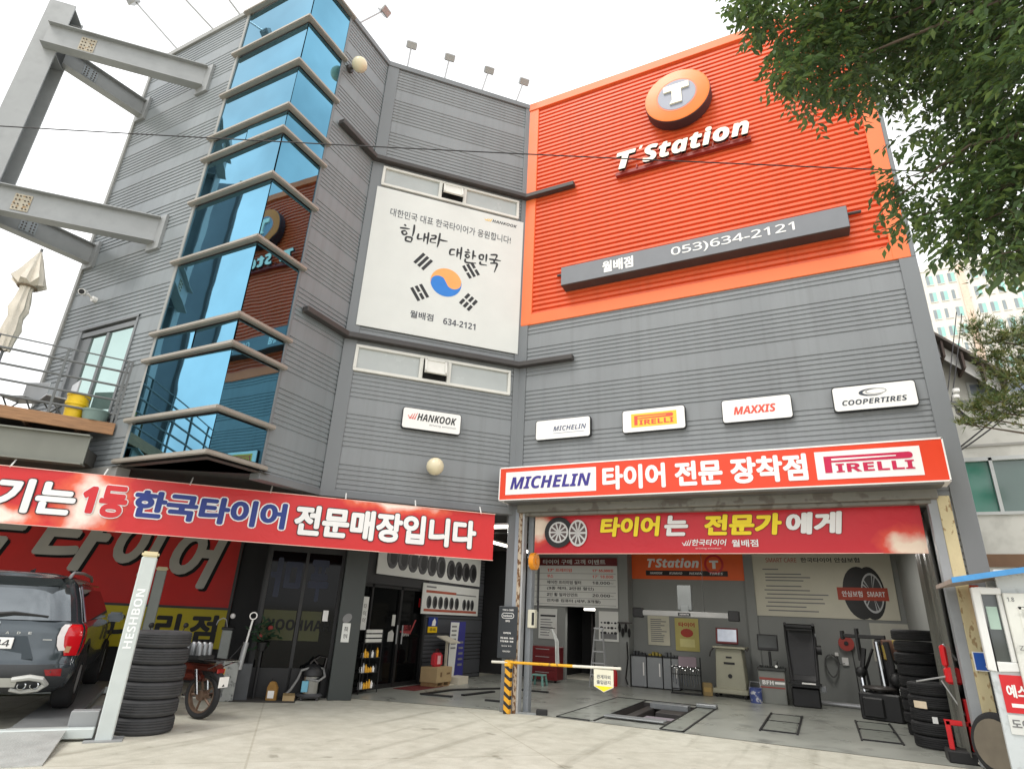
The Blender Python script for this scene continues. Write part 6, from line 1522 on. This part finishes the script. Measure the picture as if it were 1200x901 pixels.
t = thing('extinguisher', 'red fire extinguisher on the floor at the grey wall pier', 'extinguisher', (-5.2, 17.1, 0), 0)
m = MB(); m.lathe([(.001, 0), (.07, 0), (.075, .03), (.075, .34), (.05, .4), (.02, .43), (.02, .47)], (0, 0, 0), (0, 0, 1), 16); m.build('cylinder', RED, t); m = MB(); m.box(-.02, .09, -.015, .015, .46, .5); m.tube([(.0, -.02, .46), (-.08, -.03, .4), (-.09, -.03, .15)], .012, 6); m.build('valve', BLACK, t)
for k, (x, z, cl, lab) in enumerate(((-6.1, 1.3, (50, 84, 150), 'blue crate on the top shelf of the inner room'), (-6.05, .85, (60, 74, 160), 'violet blue crate on the shelf of the inner room'), (-6.15, .4, (44, 60, 110), 'dark blue crate at the bottom of the inner room'))):
    t = thing('storage_crate', lab, 'crate', (x, 19.6, z), 0, 'crates in the inner room'); m = MB(); m.box(-.3, .3, -.25, .25, 0, .3); m.build('crate', mat('crate_%d' % k, cl, .5), t, bevel=.015); m = MB(); m.box(-.2, .2, -.258, -.25, .08, .2); m.build('label', mat('crate_label', (150, 156, 170), .6), t)
o = MB().box(-6.6, -5.6, 19.3, 19.9, -.02, 0).box(-6.6, -5.6, 19.3, 19.9, -.47, -.45).box(-6.6, -5.6, 19.3, 19.9, -.92, -.90); o.box(-6.6, -6.55, 19.3, 19.9, -1.3, .5); o.box(-5.65, -5.6, 19.3, 19.9, -1.3, .5)
so = o.build('storage_shelf', DARKSTEEL); put(so, (0, 0, 1.3)); tag(so, 'dark steel storage shelf inside the inner room', 'shelf')

# lit lamps
def lamp(label, loc, rz, ln, power, hang=.25, shape='tube'):
    t = thing('ceiling_lamp', label, 'lamp', loc, rz, 'lit strip lamps')
    m = MB(); m.box(-ln / 2, ln / 2, -.06, .06, .03, .07); m.build('housing', SIGNWHITE, t, bevel=.01)
    m = MB(); m.cyl((-ln / 2, 0, .0), (ln / 2, 0, .0), .03, n=10); m.build('tube', LIT, t)
    m = MB()
    for x in (-ln * .4, ln * .4): m.cyl((x, 0, .07), (x, 0, .07 + hang), .006, n=4)
    m.build('rod', SILVER, t)
    l = bpy.data.lights.new('lamp_light', 'AREA'); l.shape = 'RECTANGLE'; l.size = ln; l.size_y = .1; l.energy = power; l.color = (1, .97, .92)
    lo = bpy.data.objects.new('lamp_light', l); C.objects.link(lo); lo.parent = t; lo.location = (0, 0, -.05)
    return t
lamp('lit strip lamp under the ceiling just right of the street banner end', (-5.72, 10.95, 3.28), 0, .5, 14)
lamp('lit strip lamp in the inner room doorway', (-6.12, 18.0, 1.90), 0, .5, 7, .9)
lamp('lit strip lamp on the shop ceiling hidden behind the red shutter banner', (-2.8, 13.4, 3.30), 90, 2.4, 42)
lamp('lit strip lamp on the shop ceiling near the right wall', (.3, 14.6, 3.30), 90, 2.4, 34)
lamp('lit strip lamp on the shop ceiling before the office door', (-7.2, 14.6, 3.30), 90, 2.4, 20)

# pit of the floor lift
t = thing('floor_lift', 'in floor scissor lift with open dark pit in the middle of the shop', 'car lift', (-3.3, 13.0, 0), 0)
LTM = Matrix.Translation(Vector((3.3, -13.0, 0)))
m = MB(); m.T = LTM
m.quad((PX0, PY0, -.5), (PX1, PY0, -.5), (PX1, PY1, -.5), (PX0, PY1, -.5)); m.quad((PX0, PY0, -.5), (PX0, PY1, -.5), (PX0, PY1, .006), (PX0, PY0, .006)); m.quad((PX1, PY1, -.5), (PX1, PY0, -.5), (PX1, PY0, .006), (PX1, PY1, .006)); m.quad((PX0, PY1, -.5), (PX1, PY1, -.5), (PX1, PY1, .006), (PX0, PY1, .006)); m.quad((PX1, PY0, -.5), (PX0, PY0, -.5), (PX0, PY0, .006), (PX1, PY0, .006))
m.build('pit', DARKSTEEL, t)
PLT = mat('lift_floor_plate', (146, 150, 142), .35, .1, .1, 3, spots=(110, 112, 106), spot_scale=5)
for a, b in ((-4.38, PX0 - .04), (PX1 + .04, -2.25)):
    m = MB(); m.T = LTM; m.box(a, b, 11.05, 14.6, .008, .018); m.build('plate', PLT, t)
m = MB(); m.T = LTM
for x0, x1, y0, y1 in ((-4.41, -4.38, 11.0, 14.65), (-2.25, -2.22, 11.0, 14.65), (-4.41, -2.22, 14.65, 14.69), (-4.41, -3.8, 11.0, 11.03), (-2.6, -2.22, 11.0, 11.03), (PX0 - .025, PX0, 11.05, 14.6), (PX1, PX1 + .025, 11.05, 14.6)): m.box(x0, x1, y0, y1, .007, .022)
m.build('frame', BLACK, t)
m = MB(); m.T = LTM; m.box(PX0 + .02, PX1 - .02, 11.45, 11.72, .035, .06); m.box(-3.5, -2.72, 14.0, 14.3, -.06, .05); m.box(-2.6, -2.2, 14.25, 14.5, .03, .09); m.build('ramp_bar', ZINC, t, bevel=.008)
m = MB(); m.T = LTM; m.box(-3.6, -3.42, 11.8, 14.2, -.2, -.04); m.box(-3.3, -2.7, 12.1, 12.5, -.3, -.05); m.box(-3.2, -2.7, 13.2, 13.7, -.3, -.02); m.build('scissor_arm', DARKSTEEL, t, bevel=.01)
m = MB(); m.T = LTM; m.box(-3.3, -2.72, 12.6, 12.9, -.12, -.06); m.build('jack_beam', mat('mauve_steel', (150, 142, 150), .4), t, bevel=.01)
for i, (x0, x1, y0, y1) in enumerate(((-1.2, -.6, 12.1, 14.66), (.3, .9, 12.3, 14.85))):
    t = thing('turn_plate', 'metal turn plate frame on the shop floor, %s of the two' % ('the left one' if i == 0 else 'the right one'), 'turn plate', ((x0 + x1) / 2, (y0 + y1) / 2, .006), 0, 'turn plates in the shop floor')
    hx, hy = (x1 - x0) / 2, (y1 - y0) / 2
    m = MB(); m.box(-hx + .05, hx - .05, -hy + .1, hy - .1, .0, .012); m.build('plate', PLT, t)
    m = MB(); m.box(-hx, -hx + .03, -hy, hy, 0, .022); m.box(hx - .03, hx, -hy, hy, 0, .022)
    for yy in (-hy + .1, 0.1, hy - .12): m.box(-hx + .03, hx - .03, yy - .018, yy + .018, .0, .02)
    m.build('frame', BLACK, t)
t = thing('corner_stopper', 'low steel bar with black rubber stop beside the corner column', 'stopper', (-4.9, 10.95, 0), 20)
m = MB(); m.box(-.3, .2, -.03, .03, 0, .03); m.build('bar', ZINC, t); m = MB(); m.box(.12, .32, -.06, .06, .0, .09); m.build('stop', BLACK, t, bevel=.01)

# ------------------------------------------------------------------ white kiosk at the right
t = thing('kiosk', 'white kiosk with blue edged roof and panelled door at the right jamb', 'kiosk', (2.7, 10.1, 0), 0)
KT = Matrix.Translation(Vector((-2.7, -10.1, 0)))
KW = mat('kiosk_white', (222, 222, 214), .5, 0, .06, 3, spots=(196, 196, 188), spot_scale=5)
KB = mat('kiosk_pale_blue', (204, 210, 211), .5, 0, .08, 3, spots=(184, 190, 190), spot_scale=6)
m = MB(); m.T = KT
m.box(1.72, 2.86, 9.62, 9.68, .1, 1.30); m.box(2.0, 2.06, 9.68, 10.6, .02, 2.2); m.box(1.98, 2.86, 9.64, 9.68, 2.14, 2.42)
m.box(2.86, 3.7, 9.62, 9.70, .02, 2.45); m.box(3.62, 3.7, 9.7, 10.6, .02, 2.4); m.box(2.06, 3.62, 10.54, 10.62, .02, 2.35)
m.build('wall', KB, t, bevel=.006)
m = MB(); m.T = KT; m.box(1.70, 1.79, 9.59, 9.68, 1.26, 2.2); m.box(1.79, 2.0, 9.59, 9.68, 1.26, 1.36); m.box(1.79, 2.0, 9.59, 9.68, 2.12, 2.2); m.box(1.95, 2.0, 9.6, 9.68, 1.36, 2.12); wo = m.build('window', WHITE, t, bevel=.008)
m = MB(); m.T = KT; m.box(1.79, 1.95, 9.65, 9.66, 1.36, 2.12); m.build('pane', mat('kiosk_glass', (60, 66, 64), .06, 0, .1, 2, spec=.8), wo)
m = MB(); m.T = KT; m.box(1.82, 1.93, 9.644, 9.648, 1.72, 1.98); m.build('sticker', mat('pale_green_sticker', (176, 200, 186), .5), wo)
m = MB(); m.T = KT; m.box(2.0, 2.84, 9.55, 9.60, .12, 2.14)
do = m.build('door', KW, t, bevel=.008)
m = MB(); m.T = KT
for z0, z1 in ((.3, .95), (1.15, 1.98)):
    for a_ in ((2.12, 2.72, z0, z0 + .03), (2.12, 2.72, z1 - .03, z1), (2.12, 2.15, z0, z1), (2.69, 2.72, z0, z1)): m.box(a_[0], a_[1], 9.54, 9.556, a_[2], a_[3])
m.build('moulding', KW, do, bevel=.004)
m = MB(); m.T = KT; m.cyl((2.06, 9.55, 1.18), (2.06, 9.47, 1.18), .03, n=10); m.cyl((2.06, 9.47, 1.18), (2.2, 9.46, 1.15), .016, n=8); m.build('handle', mat('brown_handle', (84, 60, 52), .4, .3), do)
m = MB(); m.T = KT; m.text('1.8', 2.03, 2.1, 2.04, 2.09, 9.548, 0, bold=.02); m.text('1층', 2.2, 2.34, 1.68, 1.76, 9.548, 0, bold=.02); m.text('Z', 2.04, 2.08, 1.5, 1.55, 9.548, 0); m.build('scribble', GREYINK, do)
m = MB(); m.T = KT
m.add([(1.5, 9.4, 2.24), (3.9, 9.4, 2.66), (3.9, 10.75, 2.66), (1.5, 10.75, 2.24), (1.5, 9.4, 2.29), (3.9, 9.4, 2.71), (3.9, 10.75, 2.71), (1.5, 10.75, 2.29)], [(0, 3, 2, 1), (4, 5, 6, 7), (1, 2, 6, 5), (2, 3, 7, 6), (3, 0, 4, 7)])
m.build('roof', mat('kiosk_roof_beige', (176, 160, 148), .7, 0, .1, 4), t)
m = MB(); m.T = KT; m.add([(1.49, 9.38, 2.235), (3.9, 9.38, 2.655), (3.9, 9.38, 2.72), (1.49, 9.38, 2.30), (1.49, 9.402, 2.235), (3.9, 9.402, 2.655), (3.9, 9.402, 2.72), (1.49, 9.402, 2.30)], [(0, 1, 2, 3), (4, 7, 6, 5), (0, 3, 7, 4), (0, 4, 5, 1), (3, 2, 6, 7)]); m.build('roof_edge', mat('roof_edge_blue', (74, 146, 204), .45, 0, .15, 6), t)
t = thing('red_sign', 'red panel with white lettering fixed beside the kiosk door', 'sign', (1.79, 9.618, .66), 0)
m = MB(); m.box(0, .26, -.012, 0, .16, .56); m.build('panel', RED, t); m = MB(); m.box(0, .26, -.012, 0, -.06, .14); m.build('white_panel', PVC, t)
m = MB(); m.text('예스', .04, .24, .32, .46, -.0145, 0, bold=.05); m.text('도어', .02, .2, .0, .1, -.0145, 1, bold=.04); m.box(.06, .2, -.015, -.013, .22, .26, 0); m.build('lettering', [SIGNWHITE, GREYINK], t)
t = thing('old_wheel', 'old tyre with a beige disc leaning in the gap beside the kiosk', 'wheel', (1.82, 10.35, 0), 0)
o = tyre_mesh(.36, .12).build('tyre', RUBBER, t); o.location = (0, 0, .385); o.rotation_euler = (R(84), 0, R(-52))
m = MB(); m.lathe([(.001, .0), (.22, .0), (.27, .02), (.28, .06), (.001, .06)], (0, 0, .075), (0, 0, 1), 28); d_ = m.build('disc', mat('beige_disc', (112, 104, 90), .7, 0, .15, 5), t); d_.location = (0, 0, .385); d_.rotation_euler = (R(84), 0, R(-52))
t = thing('small_blue_sign', 'small blue sign with white letter on the cream right jamb', 'sign', (1.76, 10.76, 1.20), 0)
m = MB(); m.box(0, .28, -.012, 0, 0, .24); m.build('plate', SIGNWHITE, t); m = MB(); m.box(.012, .28, -.016, -.012, .012, .228); m.build('face', mat('sign_blue', (30, 86, 176), .5), t); m = MB(); m.text('소', .12, .26, .05, .2, -.018, 0, bold=.04); m.build('lettering', SIGNWHITE, t)
t = thing('fire_box', 'red strip sign on the wall behind the right jamb', 'sign', (1.90, 10.78, 1.75), 0)
m = MB(); m.box(.0, .1, -.03, 0, 0, .55); m.build('strip', mat('red_orange_strip', (206, 74, 46), .5), t); m = MB(); m.box(.1, .2, -.02, 0, .05, .2); m.build('bracket', DARKSTEEL, t)

# ------------------------------------------------------------------ neighbours
t = thing('neighbour_building', 'low pale building with green window band right of the shop', 'building', (5.5, 16.5, 0), 0)
NT = Matrix.Translation(Vector((-5.5, -16.5, 0)))
NW = mat('pale_render', (206, 204, 196), .7, 0, .05, 1, spots=(192, 190, 182), spot_scale=1.5)
m = MB(); m.T = NT
m.box(2.45, 9.0, 15.0, 15.25, 0, 2.95); m.box(2.45, 9, 15.0, 15.25, 5.08, 6.7)
m.box(2.45, 2.95, 15.0, 15.25, 2.95, 5.08); m.box(4.6, 9, 15, 15.25, 3.15, 5.08); m.box(2.95, 4.6, 15.0, 15.25, 3.15, 3.95)
m.box(2.45, 9, 15.25, 22, 0, 6.68); m.build('wall', NW, t)
m = MB(); m.T = NT; m.prism([(2.45, 6.7), (3.8, 6.7), (2.45, 8.1)], 15.0, 22); m.build('gable', NW, t)
m = MB(); m.T = NT
for z in (5.34, 6.26): m.box(2.4, 9.05, 14.97, 15.0, z - .025, z + .025)
m.build('string_course', mat('grey_joint', (160, 158, 152), .7), t)
m = MB(); m.T = NT; m.box(2.4, 9.05, 14.96, 15.0, 2.92, 3.16); m.build('brown_band', mat('brown_fascia', (120, 90, 66), .7, 0, .15, 3), t)
wf = MB(); wf.T = NT
for x in (2.95, 3.46, 4.55): wf.box(x - .03, x + .03, 14.98, 15.1, 3.95, 5.08)
wf.box(2.92, 4.6, 14.98, 15.1, 5.02, 5.10); wf.box(2.92, 4.6, 14.96, 15.1, 3.92, 3.98)
wo = wf.build('window', mat('grey_white_frame', (190, 192, 190), .5), t)
for a, b, cl in ((2.98, 3.43, (66, 128, 110)), (3.49, 4.52, (92, 112, 106))):
    m = MB(); m.T = NT; m.box(a, b, 15.06, 15.08, 3.98, 5.02); m.build('pane', mat('green_pane_%d' % cl[0], cl, .12, 0, .1, 1, spec=.7), wo)
m = MB(); m.T = NT; m.box(3.38, 4.6, 14.97, 15.02, 6.38, 6.44); m.box(3.38, 4.6, 14.96, 15.02, 6.68, 6.74); m.box(3.38, 3.42, 14.97, 15.02, 6.44, 6.68); w2 = m.build('window', mat('grey_white_frame', (190, 192, 190), .5), t)
m = MB(); m.T = NT; m.box(3.42, 4.6, 14.98, 15.0, 6.44, 6.68); m.build('pane', mat('grey_blue_pane', (130, 138, 152), .2), w2)
m = MB(); m.T = NT
sl = (6.56 - 8.22) / (3.98 - 2.4)
m.add([(2.4, 14.35, 8.22), (3.98, 14.35, 6.56), (3.98, 22, 6.56), (2.4, 22, 8.22), (2.4, 14.35, 8.29), (3.98, 14.35, 6.63), (3.98, 22, 6.63), (2.4, 22, 8.29)], [(0, 3, 2, 1), (4, 5, 6, 7), (0, 1, 5, 4), (1, 2, 6, 5), (2, 3, 7, 6), (3, 0, 4, 7)])
m.build('roof', mat('brown_grey_eave', (106, 98, 92), .7, 0, .1, 3), t)
m = MB(); m.T = NT
for x in (2.7, 3.0, 3.3, 3.6, 3.88):
    z = 8.22 + sl * (x - 2.4); m.box(x - .02, x + .02, 14.4, 15.0, z - .4, z - .03)
m.build('eave_bracket', mat('brown_bracket', (84, 70, 64), .7), t)
m = MB(); m.T = NT; m.add([(2.4, 14.62, 7.85), (3.9, 14.62, 6.27), (3.9, 14.64, 6.6), (2.4, 14.64, 8.18)], [(0, 1, 2, 3)]); m.build('fascia', SIGNWHITE, t)

def apartment(label, x0, x1, y, z1, ncol, nrow, z_lo, stripe):
    t = thing('apartment_tower', label, 'building', ((x0 + x1) / 2, y + 6, 0), 0, 'apartment towers behind the shop')
    T = Matrix.Translation(Vector((-(x0 + x1) / 2, -y - 6, 0)))
    m = MB(); m.T = T; m.box(x0, x1, y, y + 12, 0, z1); m.build('wall', mat('apartment_white', (222, 217, 208), .7, 0, .02, .3), t)
    m = MB(); m.T = T; m.box(x0 + .5, x1 - 1, y + 1, y + 11, z1, z1 + 1.2); m.box(x0 - .05, x1 + .05, y - .1, y, z1 - .5, z1 + .2); m.build('parapet', mat('apartment_white', (236, 233, 226), .7), t)
    m = MB(); m.T = T
    for x in stripe: m.box(x - .4, x + .4, y - .25, y - .02, 0, z1 - .3)
    m.build('beige_stripe', mat('apartment_peach', (228, 202, 182), .7), t)
    m = MB(); m.T = T
    for k in range(3): m.box(x0 - .05, x1 + .05, y - .12, y - .02, z_lo + 3 + k * 5.6, z_lo + 3.15 + k * 5.6)
    m.build('ledge', mat('apartment_ledge', (222, 214, 206), .7), t)
    fr = mat('apartment_pane', (142, 152, 156), .15, 0, .1, .5); tl = mat('apartment_teal', (158, 206, 198), .2, 0, .05, .5)
    rr = random.Random(int(x0 * 10)); cw = (x1 - x0) / ncol
    for c_ in range(ncol):
        for r_ in range(nrow):
            z = z_lo + r_ * 2.8
            if z > z1 - 2.4: continue
            xa = x0 + c_ * cw + cw * .2; xb = x0 + (c_ + 1) * cw - cw * .18
            m = MB(); m.T = T; m.box(xa, xa + (xb - xa) * .42, y - .06, y - .03, z, z + 1.5, 0); m.box(xa + (xb - xa) * .48, xb, y - .05, y - .03, z, z + 1.5, rr.choice([1, 1, 2])); m.box(xa - .05, xb + .05, y - .1, y - .03, z - .1, z, 2)
            m.build('window', [fr, tl, mat('apartment_white', (236, 233, 226), .7)], t)
apartment('white apartment tower with peach stripes and teal windows far behind the shop', 18.1, 30.1, 95, 52.6, 9, 10, 24.6, (23.9,))
apartment('paler second apartment tower partly behind the street tree', 30.8, 42.4, 104, 53, 9, 10, 24.6, (36.6,))

# ------------------------------------------------------------------ street tree (crown hangs over the right corner)
LOBES = [(0.41, 4.64, 6.82, 0.5), (0.19, 4.46, 6.99, 0.36), (0.6, 4.81, 6.37, 0.48), (0.34, 4.62, 6.3, 0.3), (0.81, 4.9, 6.81, 0.6), (0.84, 4.77, 6.09, 0.34), (1.09, 5.04, 7.05, 0.7), (1.19, 4.95, 6.4, 0.45), (1.14, 5.15, 6.2, 0.26), (1.58, 5.05, 6.91, 0.55), (1.78, 4.9, 6.27, 0.6), (1.61, 5.0, 5.92, 0.36), (1.79, 4.84, 5.55, 0.6), (1.54, 5.07, 5.36, 0.38), (1.74, 4.85, 5.05, 0.5), (1.19, 5.23, 5.77, 0.16), (1.05, 5.23, 5.32, 0.26), (1.2, 5.13, 5.05, 0.26), (1.48, 4.85, 4.8, 0.42), (1.64, 4.72, 4.55, 0.5), (1.04, 5.17, 4.87, 0.22), (1.24, 5.01, 4.67, 0.28), (1.39, 4.83, 4.5, 0.34), (1.52, 4.67, 4.29, 0.36), (1.39, 4.59, 4.08, 0.2), (1.21, 4.74, 4.32, 0.16), (0.93, 5.26, 5.12, 0.13), (2.12, 4.76, 5.49, 1.1), (2.04, 4.82, 4.54, 0.8), (1.32, 4.57, 7.4, 1.1), (2.07, 4.69, 7.07, 1.3), (2.49, 4.51, 6.34, 1.4), (0.64, 4.59, 7.5, 0.65), (0.1, 4.44, 7.27, 0.36)]
def leafy(seed, lobes, dens, leaf, parent, leafmat, twigmat):
    r_ = random.Random(seed); m = MB(); tw = MB()
    for (cx_, cy_, cz_, rad) in lobes:
        c = Vector((cx_, cy_, cz_))
        for _ in range(int(dens * rad ** 2.2)):
            d = Vector((r_.gauss(0, 1), r_.gauss(0, 1), r_.gauss(0, 1))).normalized()
            p = c + d * max(.05, rad - .14) * (r_.random() ** .5) * Vector((1, 1, .85)).length / 1.65
            ln = r_.uniform(.12, .26); g = (d * .6 + Vector((r_.uniform(-.5, .5), r_.uniform(-.5, .5), -.55))).normalized()
            tw.add([p, p + Vector((.003, 0, 0)), p + g * ln], [(0, 1, 2)])
            side = g.cross(Vector((0, 0, 1)))
            side = side.normalized() if side.length > .05 else Vector((1, 0, 0))
            n_ = r_.randint(5, 8)
            for k in range(n_):
                q = p + g * ln * (k + .5) / n_; s = 1 if k % 2 else -1
                dl = (g * .7 + side * s * .8 + Vector((0, 0, r_.uniform(-.6, .3))) + Vector((r_.gauss(0, .3), r_.gauss(0, .3), 0))).normalized(); L_ = leaf * r_.uniform(.7, 1.25)
                wv_ = dl.cross(Vector((r_.uniform(-.4, .4), r_.uniform(-.4, .4), 1))).normalized() * L_ * .22
                up_ = Vector((0, 0, L_ * .06))
                m.add([q, q + dl * L_ * .45 + wv_ + up_, q + dl * L_, q + dl * L_ * .45 - wv_ + up_], [(0, 1, 2), (0, 2, 3)], 1 if r_.random() < .3 else 0)
    co = m.build('crown', leafmat, parent); tw.build('twigs', twigmat, co)
LEAF1 = mat('leaf_dark_green', (84, 106, 72), .4, 0, .3, 1.5, spec=.4); LEAF2 = mat('leaf_olive_green', (112, 130, 72), .45, 0, .2, 1.5, spec=.4)
for lm in (LEAF1, LEAF2):      # thin leaves let some daylight through
    N_, L_ = lm.node_tree.nodes, lm.node_tree.links; bs = N_['Principled BSDF']; tr = N_.new('ShaderNodeBsdfTranslucent'); ms = N_.new('ShaderNodeMixShader'); ms.inputs[0].default_value = .27
    tr.inputs['Color'].default_value = (.13, .22, .055, 1)
    L_.new(bs.outputs[0], ms.inputs[1]); L_.new(tr.outputs[0], ms.inputs[2]); L_.new(ms.outputs[0], N_['Material Output'].inputs['Surface'])
BARK = mat('grey_brown_bark', (92, 80, 68), .9, 0, .2, 6, bump=.5, bscale=30)
t = thing('street_tree', 'big leafy street tree whose crown hangs over the orange wall corner', 'tree', (3.4, 3.6, 0), 0)
TT = Vector((-3.4, -3.6, 0))
m = MB(); m.tube([Vector((3.4, 3.6, 0)) + TT, Vector((3.35, 3.65, 1.5)) + TT, Vector((3.3, 3.7, 3.2)) + TT, Vector((3.1, 3.95, 5.0)) + TT, Vector((2.7, 4.3, 6.6)) + TT, Vector((2.2, 4.5, 8.0)) + TT], [.24, .19, .17, .14, .10, .05], 10)
m.build('trunk', BARK, t)
m = MB(); rl = random.Random(2)
for (cx_, cy_, cz_, rad) in LOBES[::2]:
    st = Vector((3.3, 3.7, 3.2)).lerp(Vector((2.3, 4.45, 7.4)), min(1, max(0, (cz_ - 3.6) / 4.6))); en = Vector((cx_, cy_, cz_)); md = (st + en) / 2 + Vector((rl.uniform(-.15, .15), rl.uniform(-.15, .15), .25))
    q1 = st.lerp(en, .33) + Vector((rl.uniform(-.2, .2), rl.uniform(-.2, .2), .22)); q2 = st.lerp(en, .7) + Vector((rl.uniform(-.15, .15), rl.uniform(-.15, .15), rl.uniform(-.05, .25)))
    m.tube([st + TT, q1 + TT, q2 + TT, en + TT], [.035, .022, .012, .004], 5)
m.build('limb', BARK, t)
leafy(21, [(a + TT.x, b + TT.y, c_, d) for a, b, c_, d in LOBES], 520, .08, t, [LEAF1, LEAF2], BARK)

# pine at the right edge
PINE = [(2.29, 9.0, 5.43, 0.28), (2.47, 9.0, 5.21, 0.4), (2.76, 9.2, 5.31, 0.4), (2.34, 9.0, 4.99, 0.25), (2.51, 9.0, 4.72, 0.42), (2.27, 9.0, 4.41, 0.3), (2.04, 9.0, 4.34, 0.22), (2.46, 9.0, 4.27, 0.35), (2.14, 9.0, 4.19, 0.2), (1.91, 9.0, 4.14, 0.12), (2.87, 9.5, 5.11, 0.5), (2.85, 9.0, 4.56, 0.6), (3.03, 9.0, 5.35, 0.5)]
PINE += [(3.8, 9.3, 5.5, .5), (4.3, 9.4, 6.1, .55), (3.7, 9.2, 6.4, .4), (4.1, 9.3, 6.9, .45), (3.4, 9.2, 5.0, .45), (4.6, 9.3, 5.3, .5), (3.5, 9.3, 4.5, .4)]
t = thing('pine_tree', 'pine tree with bristly olive branches at the right picture edge', 'tree', (4.1, 9.3, 0), 0)
PT = Vector((-4.1, -9.3, 0))
m = MB(); m.tube([(0, 0, 0), (.05, 0, 2), (-.1, .05, 4), (-.1, 0, 6), (-.2, 0, 7)], [.17, .14, .11, .07, .03], 8)
m.build('trunk', BARK, t)
m = MB()
for a, b, c_, d in PINE: e_ = Vector((a, b, c_)) + PT; st = Vector((-.08, 0, max(2.5, c_ - .9))); m.tube([st, (st + e_) / 2 + Vector((0, 0, .18)), e_], [.03, .018, .007], 5)
m.build('limb', BARK, t)
m = MB(); rp_ = random.Random(31)
for a, b, c_, d in PINE:
    ctr = Vector((a, b, c_)) + PT
    for _ in range(int(120 * d ** 1.6 * 6)):
        dr_ = Vector((rp_.gauss(0, 1), rp_.gauss(0, 1), rp_.gauss(0, .55))).normalized(); p = ctr + dr_ * d * .72 * rp_.random() ** .6 * Vector((1, 1, .6)).length / 1.5
        up_ = (dr_ * .5 + Vector((rp_.uniform(-.6, .6), rp_.uniform(-.6, .6), rp_.uniform(.1, .9)))).normalized()
        for k in range(7):
            n_ = (up_ + Vector((rp_.gauss(0, .4), rp_.gauss(0, .4), rp_.gauss(0, .4)))).normalized() * rp_.uniform(.07, .13); s_ = n_.orthogonal().normalized() * .007
            m.add([p - s_, p + s_, p + n_], [(0, 1, 2)], rp_.choice([0, 0, 1]))
m.build('crown', [mat('pine_needle', (92, 110, 60), .6, 0, .2, 3), mat('pine_needle_yellow', (128, 124, 66), .6, 0, .2, 3)], t)

# ------------------------------------------------------------------ overhead cables
def sagline(p0, p1, sag, n=24):
    p0, p1 = Vector(p0), Vector(p1); return [p0.lerp(p1, i / n) - Vector((0, 0, sag * 4 * (i / n) * (1 - i / n))) for i in range(n + 1)]
def cable(label, paths, r_=.008):
    t = thing('overhead_cable', label, 'cable', tuple(paths[0][0]), 0); m = MB(); o0 = Vector(paths[0][0])
    for p in paths: m.tube([Vector(q) - o0 for q in p], r_, 5)
    m.build('cable', WIREMAT, t)
d_ = Vector((8.7, 4.43, 0)).normalized()
cable('thin black cable crossing the whole street in front of the facade', [sagline(Vector((-7.7, 2.07, 6.62)) - d_ * 6, Vector((1.0, 6.5, 6.62)) + d_ * 7, .15)], .007)
cable('pair of cables running up past the pale neighbour building', [sagline((2.22, 11.0, 4.35), (4.2, 11.5, 6.2), .08), sagline((2.22, 11.0, 4.3), (4.2, 11.5, 6.05), .1)], .012)
cable('two thin cables dropping steeply from the neighbour eave to the shop corner', [sagline((2.24, 11.2, 5.25), (3.2, 13.6, 7.8), .02), sagline((2.28, 11.2, 5.15), (3.28, 13.6, 7.75), .03)], .009)
t = thing('cable_bracket', 'tangled cable bracket with insulators on the shop corner', 'bracket', (2.2, 10.95, 4.75), 0)
m = MB(); m.box(0, .55, -.02, .02, .28, .32); m.cyl((0, 0, .3), (.5, -.1, .02), .015, n=6); m.build('arm', GALV, t)
m = MB()
for x, z in ((.1, .42), (.12, .52)): m.cyl((x, 0, z - .05), (x, 0, z), .05, n=10); 
m.build('insulator', SIGNWHITE, t)
m = MB(); rr = random.Random(6)
for k in range(5): m.tube([(.05, 0, .25 - .03 * k), (.2 + .03 * k, -.04, .02 - .05 * k), (.4 + .04 * k, -.03 * k, .0), (.55, 0, .15), (.6, 0, .2)], .008, 5)
m.build('cable_loop', WIREMAT, t)

# ------------------------------------------------------------------ unseen at left: slab added to darken the corner glass reflection, and young tree
t = thing('reflection_slab', 'tall unseen slab added to darken the left edge of the blue corner glass', 'slab', (-17.3, 1.1, 0), -27)
m = MB(); m.box(-.75, -.65, -.08, .08, 0, 15.5); m.box(.65, .75, -.08, .08, 0, 15.5); m.build('frame', DARKSTEEL, t)
m = MB(); m.box(-.65, .65, -.05, .05, 1.5, 15.4); m.build('panel', mat('slab_grey', (128, 132, 138), .5, 0, .1, 1), t)
t = thing('street_tree', 'young street tree mirrored in the lowest panes of the blue corner glass', 'tree', (-15.6, -1.4, 0), 0)
m = MB(); m.tube([(0, 0, 0), (.05, 0, 2), (0, .1, 4), (.1, 0, 6.4)], [.14, .11, .08, .03], 8); m.build('trunk', BARK, t)
rq = random.Random(77)
leafy(22, [(rq.gauss(0, .9), rq.gauss(0, .9), rq.uniform(3.6, 7.4), rq.uniform(.5, .9)) for _ in range(16)], 90, .12, t, [LEAF1, LEAF2], BARK)
